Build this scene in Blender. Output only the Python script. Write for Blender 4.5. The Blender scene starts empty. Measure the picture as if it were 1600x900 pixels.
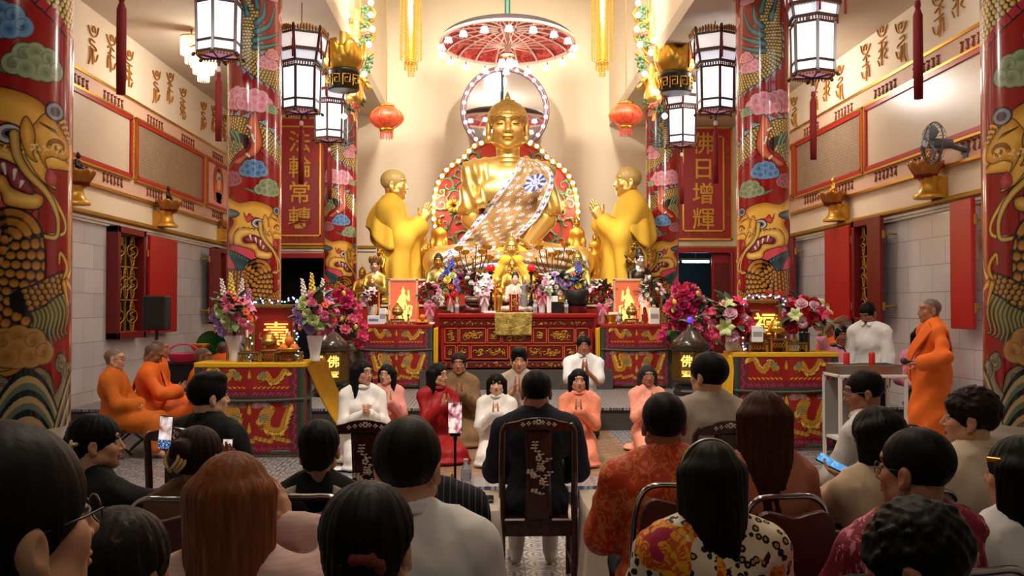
import bpy,bmesh,math,random
import numpy as np
from mathutils import Vector,Matrix,Euler
from mathutils.bvhtree import BVHTree
PI = math.pi
SC = bpy.context.scene
COL = SC.collection
# ------------------------------------------------------------------ camera, world, exposure, big lights
CAMZ,F = 1.70,1500.0
YAW,PITCH = math.atan(38/F),math.atan(28/F)
cam_d = bpy.data.cameras.new('camera'); cam = bpy.data.objects.new('camera',cam_d); COL.objects.link(cam)
cam_d.sensor_width = 36.0; cam_d.lens = F*36.0/1600.0; cam_d.clip_start = 0.05
cam.location = (0,0,CAMZ); cam.rotation_euler = (PI/2 + PITCH,0,-YAW)
SC.camera = cam
CR = Euler((PI/2 + PITCH,0,-YAW)).to_matrix()
def P(px,py,Y):
 """point at room depth Y seen at pixel (px, py) of the 1600x900 photograph"""
 d = CR @ Vector(((px - 800)/F,-(py - 450)/F,-1.0))
 return Vector((d.x/d.y*Y,Y,CAMZ + d.z/d.y*Y))
def PZ(px,py,z):
 """point at height z seen at a pixel"""
 d = CR @ Vector(((px - 800)/F,-(py - 450)/F,-1.0))
 s = (z - CAMZ)/d.z
 return Vector((d.x*s,d.y*s,z))
SC.view_settings.view_transform = 'Standard'; SC.view_settings.look = 'None'
SC.view_settings.gamma = 1.0; SC.view_settings.use_curve_mapping = False
SC.view_settings.exposure = 0.0
w = bpy.data.worlds.new('world'); SC.world = w; w.use_nodes = True
w.node_tree.nodes['Background'].inputs['Color'].default_value = (1.0,.86,.70,1)
w.node_tree.nodes['Background'].inputs['Strength'].default_value = 0.03
def lamp(name,kind,loc,power,color,size=.3,target=None,spot=None,size_y=None):
 l = bpy.data.lights.new(name,kind); l.energy = power; l.color = color
 if kind == 'AREA':
  l.shape = 'RECTANGLE' if size_y else 'DISK'; l.size = size
  if size_y: l.size_y = size_y
 else:
  l.shadow_soft_size = size
 if spot: l.spot_size = math.radians(spot); l.spot_blend = .7
 o = bpy.data.objects.new(name,l); o.location = loc; COL.objects.link(o)
 if target is not None:
  o.rotation_euler = (Vector(target) - Vector(loc)).to_track_quat('-Z','Y').to_euler()
 return o
WARM = (1.0,.91,.77); COOL = (.86,.92,1.0); NEUT = (1.0,.94,.86)
lamp('nave_flood_left','SPOT',(-1.5,11.6,7.4),1450,WARM,.22,(.1,18.4,3.6),78)
lamp('nave_flood_right','SPOT',(1.9,11.6,7.4),1450,WARM,.22,(.5,18.4,3.6),78)
lamp('nave_downlight_altar','SPOT',(.2,10.4,7.6),1000,NEUT,.3,(.3,13.9,.8),62)
lamp('nave_downlight_steps','SPOT',(.2,6.6,7.6),1250,NEUT,.3,(.3,10.2,.2),62)
for y_ in (6.0,11.5): lamp('added_nave_fill','POINT',(.2,y_,7.7),130,NEUT,.25)  # added fill points without fittings, brighten the nave ceiling and its mirror reflection
lamp('added_face_fill','POINT',(.3,5.0,5.9),100,NEUT,.35)  # added fill without a fitting, lifts the kneeling faces and the audience
lamp('hall_light_rear','POINT',(.3,.2,5.4),75,WARM,.4)
for i_,(x_,y_) in enumerate(((-3.5,8.0),(-3.5,13.5),(3.9,8.0),(3.9,13.5))):
 lamp('aisle_ceiling_light','POINT',(x_,y_,4.8),95,(1.0,.91,.82),.25)
# ------------------------------------------------------------------ object helpers
def link(o,parent=None):
 COL.objects.link(o)
 if parent is not None: o.parent = parent
 return o
def tag(o,label=None,cat=None,group=None,kind=None):
 if label: o['label'] = label
 if cat: o['category'] = cat
 if group: o['group'] = group
 if kind: o['kind'] = kind
 return o
def thing(name,label,cat,loc=(0,0,0),rz=0.0,group=None):
 o = bpy.data.objects.new(name,None); o.empty_display_size = .1; link(o)
 o.location = loc; o.rotation_euler = (0,0,rz)
 return tag(o,label,cat,group)
def dup(root,loc=None,rz=None,label=None,group=None,rot=None,scale=None):
 r = root.copy(); link(r)
 if loc is not None: r.location = loc
 if rz is not None: r.rotation_euler = (0,0,rz)
 if rot is not None: r.rotation_euler = rot
 if scale is not None: r.scale = (scale,)*3 if not hasattr(scale,'__len__') else scale
 if label: r['label'] = label
 if group: r['group'] = group
 def rec(src,dst):
  for ch in list(src.children):
   c = ch.copy(); link(c,dst); rec(ch,c)
 rec(root,r)
 return r
ORD = ['first','second','third','fourth','fifth','sixth','seventh','eighth','ninth','tenth','eleventh','twelfth','thirteenth','fourteenth','fifteenth','sixteenth','seventeenth','eighteenth','nineteenth','twentieth','twenty-first','twenty-second','twenty-third','twenty-fourth','twenty-fifth','twenty-sixth','twenty-seventh','twenty-eighth','twenty-ninth','thirtieth'] + ['thirty-' + x for x in ('first','second','third','fourth','fifth','sixth','seventh','eighth','ninth')] + ['fortieth']
def raw_mesh(name,V,Fq,smooth=True,col=None,midx=None):
 """V (n,3) array, Fq (m,k) array of equal-sized faces or list of faces"""
 me = bpy.data.meshes.new(name)
 V = np.asarray(V,dtype=np.float32)
 if isinstance(Fq,np.ndarray):
  m,k = Fq.shape
  me.vertices.add(len(V)); me.vertices.foreach_set('co',V.ravel())
  me.loops.add(m*k); me.loops.foreach_set('vertex_index',Fq.astype(np.int32).ravel())
  me.polygons.add(m)
  me.polygons.foreach_set('loop_start',np.arange(0,m*k,k,dtype=np.int32))
  me.polygons.foreach_set('loop_total',np.full(m,k,dtype=np.int32))
 else:
  me.from_pydata([tuple(v) for v in V.tolist()],[],Fq)
 n = len(me.polygons)
 if midx is not None: me.polygons.foreach_set('material_index',np.asarray(midx,dtype=np.int32))
 me.polygons.foreach_set('use_smooth',np.asarray(smooth,dtype=bool) if hasattr(smooth,'__len__') else np.full(n,smooth,dtype=bool))
 me.update(calc_edges=True)
 if col is not None:
  a = me.color_attributes.new('Col','FLOAT_COLOR','POINT')
  c4 = np.ones((len(V),4),dtype=np.float32); c4[:,:3] = col
  a.data.foreach_set('color',c4.ravel())
 return me
def mesh_obj(name,me,mats,parent=None):
 o = bpy.data.objects.new(name,me)
 for m in (mats if isinstance(mats,(list,tuple)) else [mats]): me.materials.append(m)
 return link(o,parent)
def basis(d,up=(0,0,1)):
 d = Vector(d).normalized(); u = Vector(up)
 if abs(d.dot(u)) > .98: u = Vector((0,1,0))
 x = u.cross(d).normalized(); y = d.cross(x)
 return x,y,d
def catmull(pts,n=8,closed=False):
 pts = [np.array(p,float) for p in pts]; out = []
 N = len(pts); R = range(N if closed else N - 1)
 for i in R:
  g = (lambda j: pts[j % N]) if closed else (lambda j: pts[min(max(j,0),N - 1)])
  p0,p1,p2,p3 = g(i - 1),g(i),g(i + 1),g(i + 2)
  for k in range(n):
   t = k/n
   out.append(.5*(2*p1 + (p2 - p0)*t + (2*p0 - 5*p1 + 4*p2 - p3)*t*t + (3*p1 - p0 - 3*p2 + p3)*t**3))
 if not closed: out.append(pts[-1])
 return out
class MB:
 """collects shapes and links them as one mesh object"""
 def __init__(s): s.v = []; s.f = []; s.m = []; s.s = []; s.mi = 0; s.M = None
 def add(s,vs,fs,smooth=False):
  b = len(s.v)
  s.v += [tuple(s.M @ Vector(v)) if s.M is not None else tuple(v) for v in vs]
  s.f += [tuple(i + b for i in f) for f in fs]
  s.m += [s.mi]*len(fs); s.s += [smooth]*len(fs); return s
 def box(s,c,d,rot=None,bev=0.0):
  x,y,z = d[0]/2,d[1]/2,d[2]/2
  if bev <= 0:
   vs = [(-x,-y,-z),(x,-y,-z),(x,y,-z),(-x,y,-z),(-x,-y,z),(x,-y,z),(x,y,z),(-x,y,z)]
   fs = [(0,3,2,1),(4,5,6,7),(0,1,5,4),(1,2,6,5),(2,3,7,6),(3,0,4,7)]
  else:
   b = min(bev,x*.99,y*.99,z*.99); H = (x,y,z); vs = []; fs = []; ix = {}
   SG = [(i,j,k) for i in (-1,1) for j in (-1,1) for k in (-1,1)]
   for sg in SG:
    for a in range(3):
     ix[sg,a] = len(vs); vs.append(tuple(sg[t]*(H[t] if t == a else H[t] - b) for t in range(3)))
   for a in range(3):
    e,g = (a + 1) % 3,(a + 2) % 3
    for sa in (-1,1):
     q = []
     for (p_,r_) in ((-1,-1),(1,-1),(1,1),(-1,1)):
      k_ = [0,0,0]; k_[a] = sa; k_[e] = p_; k_[g] = r_; q.append(ix[tuple(k_),a])
     fs.append(q)
    for (p_,r_) in ((-1,-1),(1,-1),(1,1),(-1,1)):
     k0 = [0,0,0]; k0[a] = -1; k0[e] = p_; k0[g] = r_; k1 = list(k0); k1[a] = 1; k0,k1 = tuple(k0),tuple(k1)
     fs.append([ix[k0,e],ix[k1,e],ix[k1,g],ix[k0,g]])
   for sg in SG: fs.append([ix[sg,0],ix[sg,1],ix[sg,2]])
   for f in fs:
    A_,B_,C_ = (Vector(vs[i]) for i in f[:3])
    if (B_ - A_).cross(C_ - A_).dot(sum((Vector(vs[i]) for i in f),Vector())) < 0: f.reverse()
  R = rot.to_matrix() if isinstance(rot,Euler) else (Euler(rot).to_matrix() if rot is not None else None)
  c = Vector(c)
  return s.add([(R @ Vector(v) if R else Vector(v)) + c for v in vs],fs)
 def bar(s,a,b,wx,wy,up=(0,0,1)):
  a,b = Vector(a),Vector(b); x,y,d = basis(b - a,up); vs = []
  for p in (a,b):
   for (i,j) in ((-1,-1),(1,-1),(1,1),(-1,1)): vs.append(p + x*(i*wx/2) + y*(j*wy/2))
  return s.add(vs,[(0,3,2,1),(4,5,6,7),(0,1,5,4),(1,2,6,5),(2,3,7,6),(3,0,4,7)])
 def cyl(s,a,b,ra,rb=None,n=12,smooth=True):
  rb = ra if rb is None else rb
  a,b = Vector(a),Vector(b); x,y,d = basis(b - a); vs = []
  for p,r in ((a,ra),(b,rb)):
   for i in range(n):
    t = 2*PI*i/n; vs.append(p + x*(r*math.cos(t)) + y*(r*math.sin(t)))
  s.add(vs,[(i,(i + 1) % n,n + (i + 1) % n,n + i) for i in range(n)],smooth)
  s.add(vs[:n],[tuple(reversed(range(n)))]); return s.add(vs[n:],[tuple(range(n))])
 def lathe(s,prof,n=24,c=(0,0,0),smooth=True,sx=1,sy=1,wob=None):
  vs = []; c = Vector(c)
  for (r,z) in prof:
   for i in range(n):
    t = 2*PI*i/n; rr = r*(wob(t,z) if wob else 1)
    vs.append((c.x + rr*math.cos(t)*sx,c.y + rr*math.sin(t)*sy,c.z + z))
  fs = [(k*n + i,k*n + (i + 1) % n,(k + 1)*n + (i + 1) % n,(k + 1)*n + i) for k in range(len(prof) - 1) for i in range(n)]
  s.add(vs,fs,smooth)
  if prof[0][0] > 1e-5: s.add(vs[:n],[tuple(reversed(range(n)))])
  if prof[-1][0] > 1e-5: s.add(vs[-n:],[tuple(range(n))])
  return s
 def tube(s,pts,r,n=8,closed=False,r2=None,flat=1.0):
  pts = [Vector(p) for p in pts]; N = len(pts); vs = []; up = None
  for i,p in enumerate(pts):
   d = (pts[(i + 1) % N] - pts[i - 1]) if closed else (pts[min(i + 1,N - 1)] - pts[max(i - 1,0)])
   if d.length < 1e-9: d = Vector((0,0,1))
   d.normalize()
   if up is None: x,y,_ = basis(d)
   else:
    x = up - d*up.dot(d)
    if x.length < 1e-6: x,y,_ = basis(d)
    x.normalize(); y = d.cross(x)
   up = x
   rr = r[i] if hasattr(r,'__len__') else (r if r2 is None else r + (r2 - r)*i/max(N - 1,1))
   for k in range(n):
    t = 2*PI*k/n; vs.append(p + x*(rr*math.cos(t)) + y*(rr*flat*math.sin(t)))
  M = N if closed else N - 1
  s.add(vs,[(i*n + k,i*n + (k + 1) % n,((i + 1) % N)*n + (k + 1) % n,((i + 1) % N)*n + k) for i in range(M) for k in range(n)],True)
  if not closed: s.add(vs[:n],[tuple(reversed(range(n)))]); s.add(vs[-n:],[tuple(range(n))])
  return s
 def ball(s,c,r,nu=12,nv=8):
  r3 = r if hasattr(r,'__len__') else (r,r,r); c = Vector(c); vs = [c + Vector((0,0,-r3[2]))]
  for j in range(1,nv):
   a = PI*j/nv - PI/2
   for i in range(nu):
    t = 2*PI*i/nu; vs.append(c + Vector((r3[0]*math.cos(a)*math.cos(t),r3[1]*math.cos(a)*math.sin(t),r3[2]*math.sin(a))))
  vs.append(c + Vector((0,0,r3[2]))); fs = []
  for i in range(nu): fs.append((0,1 + (i + 1) % nu,1 + i))
  for j in range(nv - 2):
   for i in range(nu): fs.append((1 + j*nu + i,1 + j*nu + (i + 1) % nu,1 + (j + 1)*nu + (i + 1) % nu,1 + (j + 1)*nu + i))
  L = len(vs) - 1; b = 1 + (nv - 2)*nu
  for i in range(nu): fs.append((b + i,b + (i + 1) % nu,L))
  return s.add(vs,fs,True)
 def prism(s,pts,h,o=(0,0,0),ux=(1,0,0),uy=(0,0,1)):
  """outline (2-D) in the plane ux,uy at o, pushed h along ux x uy"""
  o,ux,uy = Vector(o),Vector(ux),Vector(uy); nrm = ux.cross(uy); n = len(pts)
  a = [o + ux*p[0] + uy*p[1] for p in pts]; b = [p + nrm*h for p in a]
  return s.add(a + b,[tuple(reversed(range(n))),tuple(range(n,2*n))] + [(i,(i + 1) % n,n + (i + 1) % n,n + i) for i in range(n)])
 def grid(s,fn,nu,nv,smooth=True):
  vs = [fn(i/nu,j/nv) for j in range(nv + 1) for i in range(nu + 1)]
  return s.add(vs,[(j*(nu + 1) + i,j*(nu + 1) + i + 1,(j + 1)*(nu + 1) + i + 1,(j + 1)*(nu + 1) + i) for j in range(nv) for i in range(nu)],smooth)
 def build(s,name,mats,parent=None,solid=0.0,bevel=0.0):
  me = raw_mesh(name,s.v,s.f,smooth=np.array(s.s,dtype=bool),midx=s.m)
  o = mesh_obj(name,me,mats,parent)
  if solid:
   md = o.modifiers.new('solid','SOLIDIFY'); md.thickness = solid; md.offset = 0
  if bevel:
   md = o.modifiers.new('bevel','BEVEL'); md.width = bevel; md.segments = 2; md.limit_method = 'ANGLE'
  return o
def structure(o): o['kind'] = 'structure'; return o
# ------------------------------------------------------------------ materials
class NT:
 def __init__(s,name):
  s.mat = bpy.data.materials.new(name); s.mat.use_nodes = True; s.t = s.mat.node_tree
  s.b = s.t.nodes['Principled BSDF']; s.out = s.t.nodes['Material Output']
 def n(s,typ,**kw):
  nd = s.t.nodes.new(typ)
  for k,v in kw.items(): setattr(nd,k,v)
  return nd
 def put(s,sock,val):
  if isinstance(val,bpy.types.NodeSocket): s.t.links.new(val,sock)
  elif hasattr(val,'__len__') and len(val) == 3 and sock.type == 'RGBA': sock.default_value = (*val,1)
  else: sock.default_value = val
 def m(s,op,a,b=None,c=None):
  nd = s.n('ShaderNodeMath',operation=op)
  for i,x in enumerate((a,b,c)):
   if x is not None: s.put(nd.inputs[i],x)
  return nd.outputs[0]
 def co(s,kind='Object',scale=None):
  o = s.n('ShaderNodeTexCoord').outputs[kind]
  if scale is None: return o
  mp = s.n('ShaderNodeMapping'); s.t.links.new(o,mp.inputs['Vector']); mp.inputs['Scale'].default_value = scale
  return mp.outputs[0]
 def sep(s,v):
  nd = s.n('ShaderNodeSeparateXYZ'); s.t.links.new(v,nd.inputs[0]); return nd.outputs
 def comb(s,x,y,z=0.0):
  nd = s.n('ShaderNodeCombineXYZ')
  for i,q in enumerate((x,y,z)): s.put(nd.inputs[i],q)
  return nd.outputs[0]
 def noise(s,vec=None,scale=5.0,detail=3.0,rough=.5,dist=0.0):
  nd = s.n('ShaderNodeTexNoise')
  if vec is not None: s.t.links.new(vec,nd.inputs['Vector'])
  nd.inputs['Scale'].default_value = scale; nd.inputs['Detail'].default_value = detail
  nd.inputs['Roughness'].default_value = rough; nd.inputs['Distortion'].default_value = dist
  return nd.outputs['Fac']
 def voro(s,vec,scale,feature='F1',rnd=1.0,out='Distance'):
  nd = s.n('ShaderNodeTexVoronoi',feature=feature); s.t.links.new(vec,nd.inputs['Vector'])
  nd.inputs['Scale'].default_value = scale; nd.inputs['Randomness'].default_value = rnd
  return nd.outputs[out]
 def mix(s,f,a,b):
  nd = s.n('ShaderNodeMix',data_type='RGBA'); s.put(nd.inputs[0],f); s.put(nd.inputs[6],a); s.put(nd.inputs[7],b)
  return nd.outputs[2]
 def ramp(s,f,stops,mode='LINEAR'):
  nd = s.n('ShaderNodeValToRGB'); s.t.links.new(f,nd.inputs[0]); cr = nd.color_ramp; cr.interpolation = mode
  while len(cr.elements) < len(stops): cr.elements.new(.5)
  for e,(p,c) in zip(cr.elements,stops): e.position = p; e.color = (*c,1)
  return nd.outputs[0]
 def bump(s,h,strength=.3,dist=.01):
  nd = s.n('ShaderNodeBump'); s.t.links.new(h,nd.inputs['Height'])
  nd.inputs['Strength'].default_value = strength; nd.inputs['Distance'].default_value = dist
  s.t.links.new(nd.outputs[0],s.b.inputs['Normal'])
 def set(s,**kw):
  names = {'col': 'Base Color','rough': 'Roughness','metal': 'Metallic','emit': 'Emission Color','es': 'Emission Strength','trans': 'Transmission Weight','spec': 'Specular IOR Level','coat': 'Coat Weight','alpha': 'Alpha','sheen': 'Sheen Weight','ior': 'IOR','sss': 'Subsurface Weight','coatr': 'Coat Roughness'}
  for k,v in kw.items(): s.put(s.b.inputs[names[k]],v)
  return s.mat
def lin(r,g=None,b=None):
 """sRGB 0-255 to linear"""
 c = (r,g,b) if g is not None else r
 return tuple((x/255/12.92) if x <= 10 else ((x/255 + .055)/1.055)**2.4 for x in c)
MATS = {}
def mat(name,col=(.8,.8,.8),rough=.5,metal=0.0,var=.12,scale=8.0,bump=0.0,emit=None,es=0.0,spec=.5,coat=0.0,sheen=0.0,attr=False,bs=None,stretch=None,trans=0.0,alpha=1.0,sss=0.0):
 if name in MATS: return MATS[name]
 T = NT(name)
 v = T.co('Object',stretch) if stretch else T.co('Object')
 nz = T.noise(v,scale,3)
 if attr:
  a = T.n('ShaderNodeAttribute',attribute_name='Col'); base = a.outputs['Color']
  dk = T.mix(1.0,base,base); T.t.nodes[-1].blend_type = 'MULTIPLY'
  c = T.mix(T.m('MULTIPLY',nz,var*2),base,dk)
 else:
  lo = tuple(x*(1 - var) for x in col); hi = tuple(min(x*(1 + var),1) for x in col)
  c = T.mix(nz,lo,hi)
 T.set(col=c,rough=rough,metal=metal,spec=spec,coat=coat,sheen=sheen,trans=trans,alpha=alpha,sss=sss)
 if emit is not None: T.set(emit=emit,es=es)
 if bump: T.bump(T.noise(v,bs or scale*4,4),bump,.01)
 MATS[name] = T.mat
 return T.mat
def text_mesh(name,body,size,depth,m,parent=None,M=None,align='CENTER',bev=0.0):
 cu = bpy.data.curves.new(name,'FONT'); cu.body = body; cu.size = size; cu.extrude = depth; cu.align_x = align; cu.align_y = 'CENTER'
 if bev: cu.offset = bev
 o = bpy.data.objects.new(name,cu); COL.objects.link(o); bpy.context.view_layer.update()
 me = bpy.data.meshes.new_from_object(o.evaluated_get(bpy.context.evaluated_depsgraph_get()))
 bpy.data.objects.remove(o); bpy.data.curves.remove(cu)
 me.materials.clear()
 if M is not None: me.transform(M)
 me.name = name
 return mesh_obj(name,me,m,parent)
# ------------------------------------------------------------------ implicit surfaces (smooth unions of tapered limbs and ellipsoids)
def _n3(x,y,z,f,seed=0.0):
 return (np.sin(x*f + 1.7*np.sin(y*f*.7 + seed) + seed)*np.sin(y*f*1.13 + 1.3*np.sin(z*f*.8 + seed*2)) + np.sin(z*f*.9 + 1.5*np.sin(x*f*1.2 + seed*3)))*.5
class S:
 """list of primitives -> one continuous mesh"""
 def __init__(s,k=.012): s.p = []; s.k = k
 def _add(s,lo,hi,fn,k,op): s.p.append((np.minimum(lo,hi),np.maximum(lo,hi),fn,s.k if k is None else k,op)); return s
 def cone(s,a,b,ra,rb=None,k=None,op=0):
  rb = ra if rb is None else rb
  a = np.array(a,float); b = np.array(b,float); d = b - a; L2 = max(float(d @ d),1e-9); rm = max(ra,rb)
  def fn(x,y,z):
   px,py,pz = x - a[0],y - a[1],z - a[2]
   t = np.clip((px*d[0] + py*d[1] + pz*d[2])/L2,0,1)
   return np.sqrt((px - t*d[0])**2 + (py - t*d[1])**2 + (pz - t*d[2])**2) - (ra + (rb - ra)*t)
  return s._add(np.minimum(a,b) - rm,np.maximum(a,b) + rm,fn,k,op)
 def path(s,pts,r0,r1=None,k=None,op=0):
  r1 = r0 if r1 is None else r1; n = len(pts) - 1
  for i in range(n): s.cone(pts[i],pts[i + 1],r0 + (r1 - r0)*i/n,r0 + (r1 - r0)*(i + 1)/n,k,op)
  return s
 def ell(s,c,r,R=None,k=None,op=0):
  c = np.array(c,float); r = np.array(r if hasattr(r,'__len__') else (r,r,r),float)
  M = np.array(R.to_3x3() if isinstance(R,Matrix) else R) if R is not None else None
  rm = np.full(3,r.max()) if M is not None else r
  def fn(x,y,z):
   px,py,pz = x - c[0],y - c[1],z - c[2]
   if M is not None: px,py,pz = (M[0,0]*px + M[1,0]*py + M[2,0]*pz),(M[0,1]*px + M[1,1]*py + M[2,1]*pz),(M[0,2]*px + M[1,2]*py + M[2,2]*pz)
   k0 = np.sqrt((px/r[0])**2 + (py/r[1])**2 + (pz/r[2])**2)
   k1 = np.sqrt((px/r[0]**2)**2 + (py/r[1]**2)**2 + (pz/r[2]**2)**2) + 1e-9
   return k0*(k0 - 1)/k1
  return s._add(c - rm,c + rm,fn,k,op)
 def box(s,c,h,R=None,rad=.005,k=None,op=0):
  c = np.array(c,float); h = np.array(h,float); M = np.array(R.to_3x3() if isinstance(R,Matrix) else R) if R is not None else None
  rm = np.full(3,np.sqrt((h*h).sum())) if M is not None else h
  def fn(x,y,z):
   px,py,pz = x - c[0],y - c[1],z - c[2]
   if M is not None: px,py,pz = (M[0,0]*px + M[1,0]*py + M[2,0]*pz),(M[0,1]*px + M[1,1]*py + M[2,1]*pz),(M[0,2]*px + M[1,2]*py + M[2,2]*pz)
   qx,qy,qz = np.abs(px) - h[0] + rad,np.abs(py) - h[1] + rad,np.abs(pz) - h[2] + rad
   return np.sqrt(np.maximum(qx,0)**2 + np.maximum(qy,0)**2 + np.maximum(qz,0)**2) + np.minimum(np.maximum(np.maximum(qx,qy),qz),0) - rad
  return s._add(c - rm,c + rm,fn,k,op)
 def mesh(s,vox,disp=None,xf=None):
  """surface-nets mesh: (V, F). disp(x,y,z,D) may return a changed field"""
  U = [p for p in s.p if p[4] == 0]
  lo = np.min([p[0] for p in U],axis=0) - 4*vox; hi = np.max([p[1] for p in U],axis=0) + 4*vox
  n = np.ceil((hi - lo)/vox).astype(int) + 1
  ax = [(lo[i] + vox*np.arange(n[i])).astype(np.float32) for i in range(3)]
  D = np.full(n,1.0,dtype=np.float32)
  for (a,b,fn,k,op) in s.p:
   pad = k*1.2 + 2.5*vox
   i0 = np.maximum(((a - pad - lo)/vox).astype(int),0); i1 = np.minimum(((b + pad - lo)/vox).astype(int) + 2,n)
   if (i1 <= i0).any(): continue
   sl = tuple(slice(i0[i],i1[i]) for i in range(3))
   d = fn(ax[0][sl[0]][:,None,None],ax[1][sl[1]][None,:,None],ax[2][sl[2]][None,None,:]).astype(np.float32)
   E = D[sl]
   if op == 0:
    h = np.clip(.5 + .5*(E - d)/k,0,1); D[sl] = E + (d - E)*h - k*h*(1 - h)
   else:
    h = np.clip(.5 - .5*(E + d)/k,0,1); D[sl] = E + (-d - E)*h + k*h*(1 - h)
  if disp is not None:
   D = disp(ax[0][:,None,None],ax[1][None,:,None],ax[2][None,None,:],D).astype(np.float32)
  for i in range(3):
   sl = [slice(None)]*3; sl[i] = 0; D[tuple(sl)] = 1.0; sl[i] = -1; D[tuple(sl)] = 1.0
  V,Q = nets(D,lo,vox)
  return V,Q
def nets(D,lo,v):
 I = D < 0; n = D.shape; c = np.zeros(tuple(x - 1 for x in n),dtype=np.int8)
 for dx in (0,1):
  for dy in (0,1):
   for dz in (0,1): c += I[dx:n[0] - 1 + dx,dy:n[1] - 1 + dy,dz:n[2] - 1 + dz]
 act = (c > 0) & (c < 8); cells = np.argwhere(act); m = len(cells)
 idx = np.full(act.shape,-1,dtype=np.int32); idx[act] = np.arange(m)
 pos = np.zeros((m,3),dtype=np.float64); cnt = np.zeros(m)
 st = np.array([n[1]*n[2],n[2],1]); base = cells @ st; Df = D.ravel()
 offs = [np.array(o) for o in ((0,0,0),(1,0,0),(0,1,0),(1,1,0),(0,0,1),(1,0,1),(0,1,1),(1,1,1))]
 for i in range(8):
  for a in range(3):
   if offs[i][a] == 0:
    o2 = offs[i].copy(); o2[a] = 1
    d0 = Df[base + offs[i] @ st]; d1 = Df[base + o2 @ st]; cr = (d0 < 0) != (d1 < 0)
    t = d0[cr]/(d0[cr] - d1[cr]); pp = np.tile(offs[i].astype(float),(len(t),1)); pp[:,a] = t
    pos[cr] += pp; cnt[cr] += 1
 V = (cells + pos/cnt[:,None])*v + lo
 Q = []
 for a in range(3):
  b,e = (a + 1) % 3,(a + 2) % 3
  s0 = [slice(None)]*3; s1 = [slice(None)]*3; s0[a] = slice(0,-1); s1[a] = slice(1,None)
  for s_ in (s0,s1): s_[b] = slice(1,-1); s_[e] = slice(1,-1)
  i0 = I[tuple(s0)]; i1 = I[tuple(s1)]; ch = np.argwhere(i0 != i1)
  if not len(ch): continue
  inside = i0[i0 != i1]
  ch = ch.copy(); ch[:,b] += 1; ch[:,e] += 1
  def g(db,de):
   q = ch.copy(); q[:,b] += db; q[:,e] += de; return idx[q[:,0],q[:,1],q[:,2]]
  q = np.stack([g(-1,-1),g(0,-1),g(0,0),g(-1,0)],axis=1)
  q[~inside] = q[~inside][:,::-1]; Q.append(q)
 return V,np.concatenate(Q)
def smooth_verts(V,Q,it=1,lam=.5):
 n = len(V)
 for _ in range(it):
  acc = np.zeros_like(V); c = np.zeros(n)
  for i in range(4):
   j = (i + 1) % 4
   np.add.at(acc,Q[:,i],V[Q[:,j]]); np.add.at(acc,Q[:,j],V[Q[:,i]]); np.add.at(c,Q[:,i],1); np.add.at(c,Q[:,j],1)
  V = V + lam*(acc/np.maximum(c,1)[:,None] - V)
 return V
def sdf_obj(name,s,vox,m,parent=None,col=None,disp=None,smooth=1):
 V,Q = s.mesh(vox,disp)
 if smooth: V = smooth_verts(V,Q,smooth)
 c = col(V) if callable(col) else (np.tile(np.array(col,np.float32),(len(V),1)) if col is not None else None)
 return mesh_obj(name,raw_mesh(name,V,Q,True,c),m,parent)
def join_vq(parts):
 Vs,Qs,Cs,b = [],[],[],0
 for p in parts:
  Vs.append(p[0]); Qs.append(p[1] + b); b += len(p[0])
  if len(p) > 2: Cs.append(p[2])
 return np.concatenate(Vs),np.concatenate(Qs),(np.concatenate(Cs) if Cs else None)
def inst(name,me,parent,loc,rot=(0,0,0),sc=1.0):
 o = bpy.data.objects.new(name,me); link(o,parent); o.location = loc; o.rotation_euler = rot
 o.scale = (sc,)*3 if not hasattr(sc,'__len__') else sc
 return o
# ------------------------------------------------------------------ the room
XL,XR,YB = -5.05,5.10,19.1
RAIL,FT,FB = 2.88,4.60,3.24
L1,L2,L3 = .19,.466,.748
E1,E2 = 8.09,11.64
NXL,NXR = -2.01,2.43
CL,CRT = 5.49,5.30
def tile_mat(name,base,ink,accent,size,style=0,rough=.35):
 T = NT(name); x,y,z = T.sep(T.co('Object'))[:3]
 fx = T.m('SUBTRACT',T.m('FRACT',T.m('DIVIDE',x,size)),.5); fy = T.m('SUBTRACT',T.m('FRACT',T.m('DIVIDE',y,size)),.5)
 ax,ay = T.m('ABSOLUTE',fx),T.m('ABSOLUTE',fy)
 di = T.m('ADD',ax,ay); r = T.m('SQRT',T.m('ADD',T.m('MULTIPLY',fx,fx),T.m('MULTIPLY',fy,fy)))
 ang = T.m('ARCTAN2',fy,fx)
 pet = T.m('MULTIPLY',T.m('COSINE',T.m('MULTIPLY',ang,8 if style else 4)),.07)
 ring = T.m('GREATER_THAN',T.m('SINE',T.m('MULTIPLY',T.m('ADD',di,pet),27 if style == 0 else 21)),.25)
 flower = T.m('LESS_THAN',r,T.m('ADD',.13,pet))
 edge = T.m('GREATER_THAN',T.m('MAXIMUM',ax,ay),.482)
 nz = T.noise(T.co('Object'),9,4)
 c = T.mix(ring,base,ink); c = T.mix(flower,c,accent)
 c = T.mix(T.m('GREATER_THAN',di,.8),c,accent if style else ink)
 c = T.mix(edge,c,(.05,.05,.055)); c = T.mix(T.m('MULTIPLY',nz,.5),c,(.09,.085,.08))
 return T.set(col=c,rough=rough)
blue = lin(96,104,138); pale = lin(190,184,172); tan = lin(168,118,70)
m_tileA = tile_mat('tile_blue_white',lin(200,196,186),lin(88,96,132),lin(120,126,150),.24)
m_tileB = tile_mat('tile_blue_grey',lin(172,168,162),lin(50,56,86),lin(104,102,112),.24,1)
m_tileC = tile_mat('tile_tan_grey',lin(168,120,72),lin(118,118,122),lin(196,150,96),.22,1)
m_stone = mat('riser_stone',lin(64,58,54),.6,var=.35,scale=14,bump=.2)
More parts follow.
